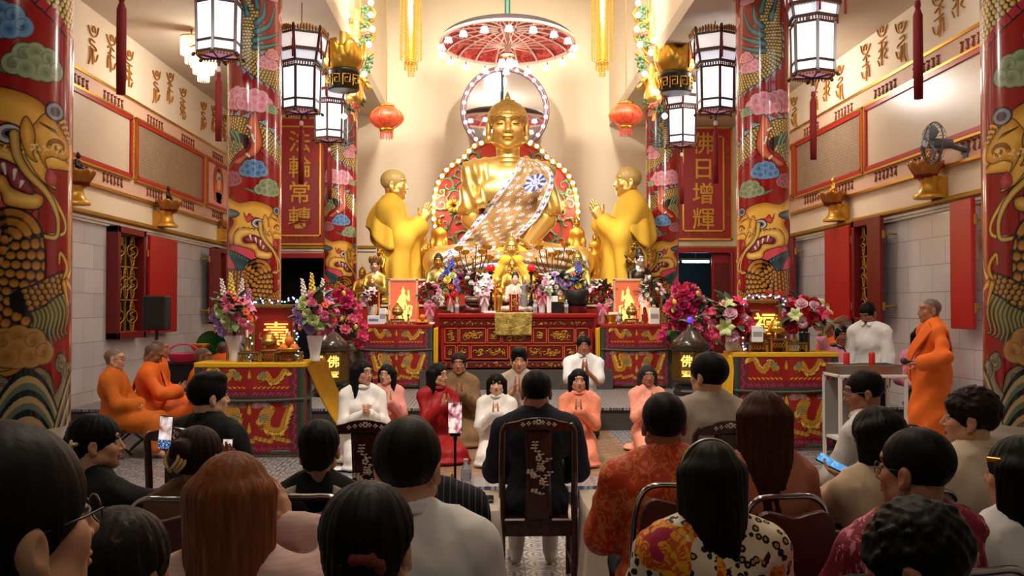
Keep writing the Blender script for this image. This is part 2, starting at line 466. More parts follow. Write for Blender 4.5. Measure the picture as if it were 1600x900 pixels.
def slab(name,x0,x1,y0,y1,z0,z1,m):
 return structure(MB().box(((x0 + x1)/2,(y0 + y1)/2,(z0 + z1)/2),(x1 - x0,y1 - y0,z1 - z0)).build(name,m))
slab('floor',XL - .2,XR + .2,-1.5,E1,-.1,0,m_tileA)
slab('floor_platform',XL - .2,XR + .2,E1,E2,-.1,L1 - .012,m_stone)
slab('floor_platform_border',XL - .2,XR + .2,E1 - .025,E1 + .42,L1 - .05,L1,tile_mat('tile_border',lin(186,184,176),lin(74,82,120),lin(150,150,160),.13))
slab('floor_platform_field',-1.12,1.45,E1 + .42,E2,L1 - .012,L1,m_tileC)
slab('floor_platform_side',XL - .2,-1.12,E1 + .42,E2,L1 - .012,L1,m_tileB)
slab('floor_platform_wing',1.45,XR + .2,E1 + .42,E2,L1 - .012,L1,m_tileB)
slab('floor_upper_base',XL - .2,XR + .2,E2,YB,-.1,L2 - .03,m_stone)
slab('floor_upper',XL - .2,XR + .2,E2 - .03,YB,L2 - .03,L2,m_tileB)
slab('floor_altar_step',-1.0,1.85,14.15,15.3,L2,L3,m_stone)
# walls
m_cream = mat('cream_plaster',lin(232,216,190),.75,var=.03,scale=1.5)
T = NT('marble_tiles'); x,y,z = T.sep(T.co('Object'))[:3]
bt = T.n('ShaderNodeTexBrick'); T.t.links.new(T.comb(y,z),bt.inputs['Vector'])
bt.inputs['Color1'].default_value = (*lin(214,212,214),1); bt.inputs['Color2'].default_value = (*lin(200,199,203),1); bt.inputs['Mortar'].default_value = (*lin(150,148,152),1)
bt.inputs['Scale'].default_value = 1.0; bt.inputs['Brick Width'].default_value = .62; bt.inputs['Row Height'].default_value = .31; bt.inputs['Mortar Size'].default_value = .004
vein = T.noise(T.co('Object'),2.2,6,.6,1.5)
m_marble = T.set(col=T.mix(T.m('MULTIPLY',T.m('POWER',vein,3),.5),bt.outputs['Color'],lin(168,166,174)),rough=.12)
slab('wall_left',XL - .25,XL,-1.5,YB,0,CL + .1,m_cream)
slab('wall_right',XR,XR + .25,-1.5,YB,0,CRT + .1,m_cream)
slab('wall_left_marble',XL,XL + .015,-1.5,YB,0,RAIL - .06,m_marble)
slab('wall_right_marble',XR - .015,XR,-1.5,YB,0,RAIL - .06,m_marble)
m_ceil = mat('aisle_ceiling_paint',lin(196,180,158),.8,var=.04,scale=1.2)
slab('ceiling_left',XL - .2,NXL,-1.5,YB,CL,CL + .2,m_ceil)
slab('ceiling_right',NXR,XR + .2,-1.5,YB,CRT,CRT + .2,m_ceil)
slab('wall_nave_left',NXL - .15,NXL,-1.5,YB,CL + .2,8.6,m_cream)
slab('wall_nave_right',NXR,NXR + .15,-1.5,YB,CRT + .2,8.6,m_cream)
slab('wall_back',-2.35,2.75,YB,YB + .3,0,8.6,m_cream)
slab('ceiling_nave',XL,XR,-1.5,YB + .3,8.6,8.8,m_cream)
# aisle end walls with their doorways (left and right of the nave's back wall)
def endwall(side,x0,x1,dx0,dx1,dz,top):
 slab('wall_end_' + side,x0,dx0,YB,YB + .3,0,top,m_cream); slab('wall_end_jamb_' + side,dx1,x1,YB,YB + .3,0,top,m_cream)
 slab('wall_end_upper_' + side,dx0,dx1,YB,YB + .3,dz,top,m_cream)
endwall('left',XL - .2,-2.35,-4.25,-2.75,2.66,CL + .2)
endwall('right',2.75,XR + .2,3.2,4.93,2.78,CRT + .2)
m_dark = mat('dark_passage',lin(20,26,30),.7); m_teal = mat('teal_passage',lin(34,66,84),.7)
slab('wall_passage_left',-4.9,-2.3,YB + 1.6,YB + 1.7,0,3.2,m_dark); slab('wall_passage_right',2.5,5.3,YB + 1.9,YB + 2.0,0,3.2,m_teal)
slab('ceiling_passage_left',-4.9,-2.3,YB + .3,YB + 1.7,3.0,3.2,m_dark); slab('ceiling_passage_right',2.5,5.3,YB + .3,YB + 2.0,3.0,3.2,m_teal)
m_red = mat('red_gloss_paint',lin(176,22,22),.35,var=.08,scale=3); m_redd = mat('dark_red_paint',lin(112,14,16),.4,var=.1,scale=3)
m_goldp = mat('gold_paint',lin(206,152,52),.35,metal=.55,var=.12,scale=6); m_gold = mat('gold_leaf',lin(224,172,66),.28,metal=.9,var=.12,scale=5)
m_goldd = mat('dull_gold',lin(168,128,48),.45,metal=.5,var=.15,scale=9)
m_white = mat('white_trim',lin(226,222,214),.5,var=.03)
for side,x0,x1,zt in (('left',-4.25,-2.75,2.66),('right',3.2,4.93,2.78)):
 g = MB(); g.box((x0 - .03,YB - .06,(zt + L2)/2),(.12,.12,zt - L2)); g.box((x1 + .03,YB - .06,(zt + L2)/2),(.12,.12,zt - L2)); g.box(((x0 + x1)/2,YB - .06,zt + .03),(x1 - x0 + .18,.12,.1))
 structure(g.build('trim_doorway_' + side,m_red,bevel=.01))
dl = thing('door','open red door leaf in the right rear doorway','door',(4.9,YB + .1,L2)); MB().box((-.2,0,1.14),(.4,.05,2.28),bev=.008).build('door_leaf',m_red,dl)
[MB().box((-.2,-.028,q_),(.3,.014,.9),bev=.004).build('panel',m_redd,dl) for q_ in (.6,1.65)]
tb = thing('tube_light','white fluorescent tube lit in the passage beyond the right doorway','light',P(1087,409,YB + .9))
MB().cyl((-.28,0,0),(.28,0,0),.022).build('tube',mat('tube_glow',(1,1,1),emit=(.86,.95,1),es=9),tb); MB().box((0,0,.05),(.66,.06,.05),bev=.01).build('fitting',m_white,tb); MB().cyl((0,0,.07),(0,0,3.0 - P(1087,409,YB + .9).z),.008).build('hanger',m_white,tb)
# rails: a gold moulding on a white ledge along each wall
def rail(nm,x,s):
 structure(MB().box((x + s*.035,(YB - 1.5)/2,RAIL - .075),(.07,YB + 1.5,.035)).box((x + s*.025,(YB - 1.5)/2,RAIL - .11),(.05,YB + 1.5,.03)).build('trim_ledge_' + nm,m_white))
 structure(MB().box((x + s*.055,(YB - 1.5)/2,RAIL - .02),(.11,YB + 1.5,.07),bev=.02).build('trim_rail_' + nm,m_goldd))
rail('left',XL,1); rail('right',XR,-1)
for nm,a,b in (('left',XL,NXL - .2),('right',NXR + .2,XR)):
 structure(MB().box(((a + b)/2,YB - .03,RAIL - .02),(b - a,.06,.07),bev=.015).build('trim_rail_end_' + nm,m_goldd)); structure(MB().box(((a + b)/2,YB - .02,RAIL - .08),(b - a,.04,.04)).build('trim_ledge_end_' + nm,m_white))
# framed marble plaques: a pinkish border board with red script, gold edges, inset stone panels
m_bord = mat('pink_border',lin(214,176,148),.6,var=.05); m_script = mat('red_script',lin(128,44,26),.5)
T = NT('plaque_stone'); m_plaq = T.set(col=T.mix(T.noise(T.co('Object'),2.5,5,.6,.8),lin(196,176,150),lin(212,196,172)),rough=.3)
T = NT('plaque_engraved'); x,y,z = T.sep(T.co('Object'))[:3]
rowz = T.m('FRACT',T.m('MULTIPLY',z,22)); wd = T.noise(T.comb(T.m('MULTIPLY',y,26),T.m('FLOOR',T.m('MULTIPLY',z,22))),1.0,2)
ink = T.m('MULTIPLY',T.m('GREATER_THAN',rowz,.5),T.m('GREATER_THAN',wd,.52))
m_plqd = T.set(col=T.mix(T.m('MULTIPLY',ink,.45),T.mix(T.noise(T.co('Object'),3,4),lin(132,112,92),lin(150,130,106)),lin(190,168,128)),rough=.25)
def glyph_strokes(k):
 top = [(-.38,1.04),(-.26,.84),(-.02,.74),(.24,.78),(.46,.94)]; arc = [(-.13,.86),(-.1,.97),(.03,1.0),(.13,.92),(.05,.84)]
 a = [[(-.1,.62),(.2,.66),(.3,.56),(-.12,.5),(-.2,.42),(.3,.44)],[(-.34,.36),(-.22,.2),(-.05,.14),(.02,.3),(.06,.44)],[(.08,.44),(.06,.05)],[(.28,.46),(.3,.18),(.42,0)]]
 b = [[(-.2,.62),(.1,.7),(.34,.62)],[(-.26,.46),(.3,.5)],[(-.34,.34),(-.2,.16),(.0,.14),(.06,.3)],[(.1,.66),(.12,.3),(.08,.04)],[(.1,.36),(.3,.42),(.36,.1)]]
 c = [[(-.3,.62),(.32,.66)],[(-.26,.4),(-.06,.46),(-.1,.3),(-.3,.24)],[(-.02,.62),(0,.02)],[(.14,.56),(.34,.52),(.18,.4),(.36,.34),(.18,.22),(.38,.12)],[(-.34,.2),(-.2,.04)]]
 return [top,arc] + (a,b,c)[k % 3]
def glyph(mb,k,o,ux,h,r,nrm,full=True):
 o,ux,nrm = Vector(o),Vector(ux),Vector(nrm)
 for st in glyph_strokes(k):
  pts = catmull(st,4 if full else 1)
  mb.tube([o + ux*(p[0]*h*.74) + Vector((0,0,p[1]*h)) + nrm*r*.4 for p in pts],r,6 if full else 4,flat=.6)
def plaque_wall(side):
 X,s = (XL,1) if side == 'left' else (XR,-1); nm = (s,0,0); ux = (0,-s,0) if side == 'left' else (0,-1,0)
 Y = lambda px: (X/(px - 762)*F)
 y0,y1 = 6.0,(18.75 if side == 'left' else 17.4)
 B = thing('inscribed_border',f'pink and gold border board with red script framing the stone plaques on the {side} wall','wall panel',(X,y0,FB))
 L = y1 - y0; H = FT - FB
 MB().box((s*.02,L/2,H/2),(.04,L,H)).build('board',m_bord,B)
 g = MB()
 for zz in (0,H): g.box((s*.03,L/2,zz),(.06,L + .05,.035))
 g.box((s*.03,L,H/2),(.06,.05,H)); g.build('gold_edge',m_gold,B)
 panels = ([(6.6,Y(201),'stone'),(Y(211),Y(314),'dark'),(Y(321),Y(355),'pic')] if side == 'left' else [(6.9,Y(1368),'stone'),(Y(1360),Y(1255),'dark'),(Y(1249),17.2,'pic')])
 sm = MB()
 for (a,b,k) in panels:
  a -= y0; b -= y0; zc = H/2; hh = H - .56
  pm = {'stone': m_plaq,'dark': m_plqd,'pic': mat('picture_ground',lin(226,168,150),.6,var=.15,scale=3)}[k]
  pn = MB().box((s*.045,(a + b)/2,zc),(.02,b - a,hh)).build('plaque',pm,B)
  e = MB(); ee = MB()
  for (w_,off,q) in ((.05,.0,e),(.03,.045,ee)):
   for zz in (zc - hh/2 - off,zc + hh/2 + off): q.box((s*.055,(a + b)/2,zz),(.05,b - a + 2*off + w_,w_))
   for yy in (a - off,b + off): q.box((s*.055,yy,zc),(.05,w_,hh + 2*off))
  e.build('red_frame',m_red,pn); ee.build('gold_frame',m_gold,pn)
  if k == 'pic': devotional(pn,s,(a + b)/2,zc,hh)
  n_ = max(1,int((b - a)/1.1))
  for zz in (.07,H - .21):
   for j in range(n_):
    for q in range(6): glyph(sm,q,(s*.045,(a + (j + .5)*(b - a)/n_) + s*(-.3 + q*.12)*(1 if side == 'left' else -1),zz),ux,.13,.007,nm,False)
  for q in range(6): glyph(sm,q,(s*.045,b + .12,.3 + q*.14),ux,.11,.007,nm,False)
 sm.build('lettering',m_script,B)
 return B
def devotional(par,s,yc,zc,hh):
 """the small seated figure painted in the picture: flat paint layers in low relief"""
 def disc(z,ry,rz,d,m,nm,yo=0):
  MB().prism([(ry*math.cos(t*PI/12) + yo,rz*math.sin(t*PI/12)) for t in range(24)],.004*d*s,(s*.056,yc,z),(0,s,0),(0,0,s) if s > 0 else (0,0,1)).build(nm,m,par)
 c = lambda n,r: mat(n,lin(*r),.6,var=.1)
 disc(zc + .05,.34,.38,1,c('paint_brick',(170,74,50)),'painted_halo'); disc(zc + .1,.15,.17,2,c('paint_mint',(150,190,160)),'painted_halo_inner')
 disc(zc - .08,.22,.22,3,c('paint_robe',(204,110,60)),'painted_robe'); disc(zc - .22,.3,.1,3,c('paint_robe',(204,110,60)),'painted_lap'); disc(zc + .04,.1,.13,4,c('paint_skin',(226,170,120)),'painted_chest'); disc(zc + .2,.07,.085,4,c('paint_skin',(226,170,120)),'painted_face')
 disc(zc + .275,.06,.04,5,c('paint_hair',(60,50,70)),'painted_hair'); disc(zc - .34,.33,.07,3,c('paint_lotus',(232,140,150)),'painted_lotus'); disc(zc - .42,.36,.05,2,c('paint_pink',(240,190,190)),'painted_base')
plaque_wall('left'); plaque_wall('right')
m_glyph = mat('bronze_gold_relief',lin(178,118,34),.4,metal=.45,var=.15)
for side,X,s,row in (('left',XL,1,((148,107),(176,118),(203,139),(246,166),(267,167),(287,189),(319,207),(335,211),(351,223))),('right',XR,-1,((1247,198),(1280,176),(1299,155),(1320,155),(1362,125),(1389,98),(1419,95),(1480,55),(1512,19)))):
 for i,(px,py) in enumerate(row):
  Y = X/(px - 762)*F; zb = CAMZ + (478 - py)*Y/F
  g = MB(); glyph(g,i % 3,(0,0,0),(0,s,0) if s > 0 else (0,-1,0),.52,.0125,(s,0,0))
  if s > 0: g.v = [(a,-b,c) for a,b,c in g.v]
  o = g.build('script_character',m_glyph); o.location = (X + s*.012,Y,zb)
  tag(o,f'{ORD[i if s > 0 else 8 - i]} large gold script character on the upper {side} wall counted from the {"front" if True else ""} pillar'.replace('  ',' '),'character',f'gold script characters along the {side} wall')
# windows: red box frames with gold lattice and plain red shutters
m_glassd = mat('night_glass',lin(30,30,34),.1,var=.2)
def window(idx,X,s,ya,yb,za,zb,shut_front=None,shut_back=None,proj=.16):
 w_ = bpy.data.objects.new(f'window_{idx}',None); link(w_); w_['kind'] = 'structure'; w_.location = (X + s*.015,(ya + yb)/2,(za + zb)/2)
 W,H = yb - ya,zb - za; f = MB()
 for yy in (-W/2,W/2): f.box((s*proj/2,yy,0),(proj,.09,H + .09))
 for zz in (-H/2,H/2): f.box((s*proj/2,0,zz),(proj,W + .09,.09))
 f.build('window_frame',m_redd,w_,bevel=.008)
 MB().box((s*.01,0,0),(.02,W,H)).build('pane',m_glassd,w_)
 g = MB(); xx = s*.05
 for k in range(5): g.box((xx,-W/2 + W*(k + .0)/4,0),(.025,.02 if k % 4 else .04,H))
 for zz in (-.47,-.16,.16,.47): g.box((xx,0,zz*H),(.025,W,.02))
 for (yy,zz) in ((-.25,.32),(.25,.32),(0,0),(-.25,-.32),(.25,-.32),(.25,0),(-.25,0)):
  g.tube([(xx + s*.01,yy*W + .16*W*math.cos(t)*(1 + .3*math.cos(4*t)),zz*H + .12*H*math.sin(t)*(1 + .3*math.cos(4*t))) for t in [k*PI/12 for k in range(24)]],.011,5,True)
  g.tube([(xx + s*.012,yy*W + .1*W*math.sin(3*t),zz*H + .1*H*(t/PI - 1)) for t in [k*PI/8 for k in range(17)]],.01,5)
 g.build('lattice',m_goldd,w_)
 return w_
def shutter(X,s,ya,yb,za,zb,label,m=None,out=.17):
 t = thing('window_shutter',label,'shutter',(X + s*out,(ya + yb)/2,(za + zb)/2))
 MB().box((0,0,0),(.05,yb - ya,zb - za),bev=.008).build('board',m or m_red,t)
 for z_ in (.45,-.45): MB().cyl((-s*.02,-(yb - ya)/2,z_ - .05),(-s*.02,-(yb - ya)/2,z_ + .05),.02).cyl((-s*(out - .02),-(yb - ya)/2,z_),(-s*.02,-(yb - ya)/2,z_),.014).build('hinge',m_goldd,t)
Yl = lambda px: XL/(px - 762)*F
Yr = lambda px: XR/(px - 762)*F
window(1,XL,1,Yl(172),Yl(213),1.30,2.72); shutter(XL,1,Yl(219),Yl(262),1.30,2.72,'red shutter folded back beside the front left lattice window, loudspeaker before it')
window(2,XL,1,Yl(330),Yl(343),1.42,2.72); shutter(XL,1,Yl(346),Yl(371),1.42,2.72,'red shutter of the rear left window beside the dragon pillar'); shutter(XL,1,Yl(314),Yl(329),1.42,2.72,'dark red shutter standing out before the rear left window',m_redd,.2)
window(3,XR,-1,Yr(1386),Yr(1358),1.50,2.80); shutter(XR,-1,Yr(1354),Yr(1314),1.50,2.80,'red shutter with paint specks left of the right lattice window'); shutter(XR,-1,Yr(1410),Yr(1388),1.46,2.83,'dark red shutter standing out at the right of the right lattice window',m_redd,.2)
shutter(XR,-1,Yr(1558),Yr(1522),1.46,2.80,'red shutter half hidden by the right front dragon pillar'); shutter(XR,-1,Yr(1262),Yr(1240),1.46,2.80,'dark red shutter beyond the right inner dragon pillar',m_redd)
# red banners of gold characters on the end walls
def banner(side,chars,x0,x1,z0,z1,zc):
 t = thing('calligraphy_board',f'tall red board of four gold characters on the {side} rear wall','sign',((x0 + x1)/2,YB - .001,(z0 + z1)/2)); W,H = x1 - x0,z1 - z0
 MB().box((0,-.025,0),(W,.05,H)).build('board',m_red,t)
 g = MB()
 for k,wd in ((0,.035),(.17,.03)):
  for xx in (-W/2 + k,W/2 - k): g.box((xx,-.06,0),(wd,.03,H - 2*k + wd))
  for zz in (-H/2 + k,H/2 - k): g.box((0,-.06,zz),(W - 2*k + wd,.03,wd))
 g.build('gold_border',m_gold,t)
 sm = MB(); nz = int((H - .5)/.16)
 for i in range(nz):
  for xx in (-W/2 + .085,W/2 - .085):
   if i % 7 < 6: glyph(sm,i,(xx,-.052,-H/2 + .3 + i*.16),(1,0,0),.1,.008,(0,-1,0),False)
 for i in range(7): glyph(sm,i,(-.36 + i*.12,-.052,-H/2 + .05),(1,0,0),.1,.008,(0,-1,0),False)
 sm.build('lettering',m_goldd,t)
 for i,ch in enumerate(chars):
  M = Matrix.Translation((0,-.06,zc - .505*i - (z0 + z1)/2)) @ Matrix.Rotation(PI/2,4,'X')
  text_mesh('character',ch,.46,.02,m_goldp,t,M,bev=.004)
banner('left','法輪常轉',-4.29,-3.14,2.92,5.42,4.92); banner('right','佛日增輝',3.73,4.88,3.03,5.26,4.92)
# lotus brackets with small seated figures on both walls
m_bronze = mat('dark_bronze',lin(46,36,30),.4,metal=.6)
def petals(mb,r,h,n,z=0,tilt=.5,w=.5,open_=1.0,c=(0,0,0),ph=0.0):
 """ring of cupped pointed petals"""
 for k in range(n):
  a = 2*PI*(k + ph)/n
  def f(u,v,a=a):
   q = (u - .5)*2; half = w*r*math.sin(PI*min(v*.82 + .12,1))**.8
   if open_ < 0: rad = r*math.sin(PI*(.2 + .5*v)) + r*.16*v**4 - q*q*half*.45
   else: rad = r*(.45 + .55*math.sin(v*PI*.5)*open_) + r*tilt*v*v*open_*.5 - abs(q)**2*half*.35
   tx,ty = math.cos(a),math.sin(a)
   return (c[0] + tx*rad - ty*q*half,c[1] + ty*rad + tx*q*half,c[2] + z + h*v)
  mb.grid(f,6,7)
 return mb
def small_buddha_sdf(s=1.0):
 q = S(.02); q.ell((0,0,.07),(.19,.14,.07)).cone((-.15,-.06,.07),(.15,-.08,.06),.05).ell((0,.03,.24),(.1,.075,.15)).ell((0,.03,.36),(.13,.06,.05))
 for sx in (-1,1): q.path([(sx*.12,.03,.36),(sx*.17,.0,.22),(sx*.05,-.1,.14)],.038,.026)
 q.cone((0,.03,.38),(0,.025,.44),.035).ell((0,.02,.5),(.06,.065,.075)).ell((0,.03,.565),(.04,.04,.03)).cone((0,.03,.58),(0,.03,.66),.015,.004)
 for sx in (-1,1): q.ell((sx*.062,.025,.49),(.012,.018,.035))
 q.ell((0,-.045,.495),(.01,.014,.02),k=.008)
 return q
_VB,_QB = small_buddha_sdf().mesh(.012)
me_bud = raw_mesh('small_buddha',_VB,_QB)
mats_b = {}
def bracket(label,loc,s,figm,figlab,sc=1.0):
 t = thing('lotus_bracket',label,'bracket',loc);
 MB().lathe([(.17,0),(.175,.03),(.14,.05),(.10,.1),(.09,.18),(.12,.22),(.12,.24)],20,(s*.18,0,0)).box((s*.07,0,.13),(.13,.14,.22)).build('pedestal',m_goldp,t)
 g = MB(); petals(g,.17,.2,9,.21,.32,.55,1.0,(s*.22,0,0)); g.build('petals',mat('petal_bronze',lin(176,112,44),.35,metal=.5,var=.25,scale=7),t,solid=.01)
 MB().lathe([(.001,0),(.12,0),(.135,.1),(.11,.14),(.001,.145)],20,(s*.22,0,.225)).build('seat',m_redd,t)
 f = thing('seated_figurine',figlab,'statuette',(loc[0] + s*.22,loc[1],loc[2] + .37)); f.rotation_euler = (0,0,PI/2*s)
 o = inst('figure',me_bud,f,(0,0,0),(0,0,0),.42); o.data = o.data.copy(); o.data.materials.clear(); o.data.materials.append(figm)
 return t
for i,(px,py) in enumerate(((100,318),(245,352),(343,376))):
 Y = XL/(px - 762)*F; n_ = ('nearest the front pillar','below the engraved plaque','beside the rear picture')[i]
 bracket(f'gold lotus wall bracket on the left wall {n_}',(XL,Y,RAIL + .015),1,m_bronze,f'dark seated buddha on the left wall lotus bracket {n_}')
for i,(px,py) in enumerate(((1487,300),(1331,340))):
 Y = XR/(px - 762)*F; n_ = ('nearest the fan','below the engraved plaque')[i]
 bracket(f'gold lotus wall bracket on the right wall {n_}',(XR,Y,RAIL + .015),-1,m_gold,f'gold seated buddha on the right wall lotus bracket {n_}')
# wall fan
fn = thing('wall_fan','grey wall fan beside the right front pillar','fan',(XR - .02,Yr(1527),3.38))
m_fan = mat('grey_plastic',lin(70,74,82),.4); c_ = Vector((-.42,-.1,.02)); g = MB()
for k in range(28):
 a = 2*PI*k/28; g.tube([c_ + Vector((-.10*math.sin(t) ,.22*math.cos(a)*math.cos(t),.22*math.sin(a)*math.cos(t))) for t in (1.4,.8,.3,0,-.3,-.7)],.003,4)
g.tube([c_ + Vector((0,.22*math.cos(k*PI/16),.22*math.sin(k*PI/16))) for k in range(32)],.009,6,True); g.build('cage',m_fan,fn)
g = MB()
for k in range(3): g.grid(lambda u,v,k=k: tuple(c_ + Vector((-.03 + .03*(u - .5),(.04 + .15*v)*math.cos(k*2.09 + (u - .5)*1.1),(.04 + .15*v)*math.sin(k*2.09 + (u - .5)*1.1)))),5,5)
g.build('blade',mat('blade_grey',lin(100,104,112),.4),fn,solid=.004)
MB().cyl(c_ + Vector((-.02,0,0)),c_ + Vector((.2,.02,0)),.06,.05).cyl((-.2,-.05,0),(0,0,-.05),.025).box((-.01,0,-.05),(.05,.1,.16),bev=.01).build('motor',m_fan,fn)
# ------------------------------------------------------------------ dragon pillars: lacquer painting on a fine cylinder mesh
PR,PZ0,PZ1 = .30,1.0,5.275
NU,NV = 430,1020
def canvas(u0,u1,z0,z1,nu,nv,bg):
 global UU,ZZ,IMG,CV
 CV = (u0,u1,z0,z1,nu,nv)
 UU,ZZ = np.meshgrid(u0 + (u1 - u0)*np.arange(nu)/nu,z0 + (z1 - z0)*np.arange(nv)/(nv - 1))
 IMG = np.zeros((nv,nu,3),dtype=np.float64); IMG[:] = bg
canvas(-PI*PR,PI*PR,PZ0,PZ1,NU,NV,lin(150,16,20))
IMG += (_n3(UU,ZZ,ZZ*.3,6.0)*.012)[...,None]*np.array((1,.3,.3))
def A(px,py): return (PR*(math.asin(max(-1,min(1,(px - 406.5)/40.9))) + .237),CAMZ + (478 - py)*11.0/F)
def Ap(pts,y0=0): return [A(355 + x/3.752,y0 + y/3.75) for x,y in pts]
def Bp(pts,y0): return [(PR*(math.asin(max(-1,min(1,(x/2.573 - 8.5)/84.5))) + .459),CAMZ + (478 - (y0 + y/2.573))*5.38/F) for x,y in pts]
def box_of(pts,m):
 u0,u1,z0,z1,nu,nv = CV; a = np.array(pts); f = lambda v,o,L,n: int((v - o)/L*n)
 iu0 = f(a[:,0].min() - m,u0,u1 - u0,nu); iu1 = f(a[:,0].max() + m,u0,u1 - u0,nu) + 2; iz0 = f(a[:,1].min() - m,z0,z1 - z0,nv); iz1 = f(a[:,1].max() + m,z0,z1 - z0,nv) + 2
 return slice(max(iz0,0),max(min(iz1,nv),0)),slice(max(iu0,0),max(min(iu1,nu),0))
def put(sl,mask,col):
 c = np.asarray(col,dtype=float); v = IMG[sl]; m = np.clip(mask,0,1)[...,None]; v[:] = v*(1 - m) + c*m
def sdf_line(sl,pts):
 """distance to polyline, fraction along it, signed side"""
 X,Z = UU[sl],ZZ[sl]; a = np.array(pts); L = np.r_[0,np.cumsum(np.hypot(*np.diff(a,axis=0).T))]
 bd = np.full(X.shape,9.0); bt = np.zeros(X.shape); bs = np.zeros(X.shape)
 for i in range(len(a) - 1):
  d = a[i + 1] - a[i]; l2 = d @ d + 1e-12; px,pz = X - a[i,0],Z - a[i,1]
  t = np.clip((px*d[0] + pz*d[1])/l2,0,1); dd = np.hypot(px - t*d[0],pz - t*d[1]); m = dd < bd
  bd[m] = dd[m]; bt[m] = (L[i] + t*math.sqrt(l2))[m]; bs[m] = (px*d[1] - pz*d[0])[m]
 return bd,bt,np.sign(bs),L[-1]
SOFT = .004
def fillm(d): return np.clip(.5 - d/SOFT,0,1)
INK = np.array(lin(20,14,16))
def stroke(pts,w0,w1=None,col=(1,1,1),hi=None,ink=.006,n=6,wave=0):
 pts = [tuple(p) for p in catmull(pts,n)]; w1 = w0 if w1 is None else w1; sl = box_of(pts,max(w0,w1) + .02)
 d,t,s,L = sdf_line(sl,pts)
 if not d.size: return
 w = w0 + (w1 - w0)*t/L
 if ink: put(sl,fillm(d - w - ink),INK)
 c = np.asarray(col)
 if hi is not None:
  q = np.clip(1 - d/np.maximum(w,1e-4),0,1)[...,None]; c = c*(1 - q) + np.asarray(hi)*q
 put(sl,fillm(d - w),c)
def poly(pts,col,hi=None,ink=.008,n=6,smooth=True,grad=None):
 pts = [tuple(p) for p in (catmull(pts,n,True) if smooth else pts)]; sl = box_of(pts,.03); X,Z = UU[sl],ZZ[sl]
 if not X.size: return
 ins = np.zeros(X.shape,bool); N = len(pts)
 for i in range(N):
  (x0,z0),(x1,z1) = pts[i],pts[(i + 1) % N]
  if z0 != z1: ins ^= ((z0 > Z) != (z1 > Z)) & (X < (x1 - x0)*(Z - z0)/(z1 - z0) + x0)
 d = sdf_line(sl,pts + [pts[0]])[0]; sd = np.where(ins,-d,d)
 if ink: put(sl,fillm(sd - ink),INK)
 c = np.asarray(col)
 if hi is not None:
  q = np.clip(-sd/(grad or .04),0,1)[...,None]; c = c*(1 - q) + np.asarray(hi)*q
 put(sl,fillm(sd),c)
def body(pts,w0,w1,size=.035,light=lin(236,214,130),dark=lin(170,120,44),belly=None,gap=INK,ink=.012):
 pts = [tuple(p) for p in catmull(pts,10)]; sl = box_of(pts,max(w0,w1) + .03); d,t,s,L = sdf_line(sl,pts); w = w0 + (w1 - w0)*t/L
 put(sl,fillm(d - w - ink),INK)
 row = t/size; col_ = (d*s)/size + (np.floor(row) % 2)*.5
 fx = col_ - np.floor(col_) - .5; fy = row - np.floor(row) - .5; r = np.hypot(fx*.95,fy*1.0)
 q = np.clip((.50 - r)*6,0,1)[...,None]; sh = np.clip(.5 + fy,0,1)[...,None]
 put(sl,fillm(d - w),(np.asarray(dark)*(1 - sh) + np.asarray(light)*sh)*q + np.asarray(gap)*(1 - q))
 if belly is not None:
  bm = fillm(np.abs(d*s - w*.0 - w*.82*1) - w*.24)*fillm(d - w); seg = np.abs(t/.06 - np.floor(t/.06) - .5)
  put(sl,bm,np.where((seg > .44)[...,None],INK,np.asarray(belly)))
def fins(pts,w,amp,per,side,col=lin(120,138,156),hi=lin(182,198,210)):
 pts = [tuple(p) for p in catmull(pts,10)]; sl = box_of(pts,w + amp + .03); d,t,s,L = sdf_line(sl,pts)
 saw = (t/per) % 1.0; hgt = w + amp*(.25 + .75*(saw**1.5)); lim = np.where(s*side > 0,hgt,-1)
 put(sl,fillm(d - lim - .009),INK)
 q = np.clip((d - w)/amp,0,1)[...,None]; lines = (np.sin(t/per*2*PI*4) > .75)[...,None]
 put(sl,fillm(d - lim),np.where(lines,np.asarray(col)*.6,np.asarray(hi)*(1 - q) + np.asarray(col)*q))
def cloud(c,r,col,hi,tail=None,ink=.005,seed=0):
 rg = random.Random(seed); cx,cz = c
 if tail: stroke([(cx,cz - r*.4),(cx + tail*r*1.2,cz - r*.5),(cx + tail*r*2.4,cz - r*.1)],r*.35,.004,col,None,ink)
 L = [(-.95,-.25,.5),(.95,-.25,.52),(-.5,.35,.55),(.55,.3,.56),(0,.55,.5),(0,-.3,.62),(-.45,-.45,.45),(.5,-.5,.45)]
 for pas in (0,1):
  for (x,z,q) in L:
   x += rg.uniform(-.05,.05); pt = (cx + x*r,cz + z*r*.8); sl = box_of([pt],q*r + .03); d = np.hypot(UU[sl] - pt[0],ZZ[sl] - pt[1])
   if pas == 0: put(sl,fillm(d - q*r - ink),INK)
   else:
    k = np.clip(1 - d/(q*r),0,1)[...,None]; put(sl,fillm(d - q*r),np.asarray(hi)*(1 - k) + np.asarray(col)*k)
    put(sl,fillm(np.abs(d - q*r*.94) - .002)*.4,INK)
 for (x,z,q) in L[:4]:
  sp = [(cx + x*r + q*r*(.75 - .11*a)*math.cos(a + 1),cz + z*r*.8 + q*r*(.75 - .11*a)*math.sin(a + 1)) for a in np.linspace(0,6,22)]
  sl = box_of(sp,.02); put(sl,fillm(sdf_line(sl,sp)[0] - .0022)*.8,np.asarray(col)*.35)
PINK,PINKH = lin(206,110,140),lin(236,176,190); GRN,GRNH = lin(104,126,96),lin(168,180,144); BLU,BLUH = lin(40,92,160),lin(126,172,214); PUR,PURH = lin(132,62,84),lin(188,118,130)
TEAL,TEALH = lin(24,76,84),lin(86,138,140); GOLD,GOLDH = lin(188,118,30),lin(240,186,84)
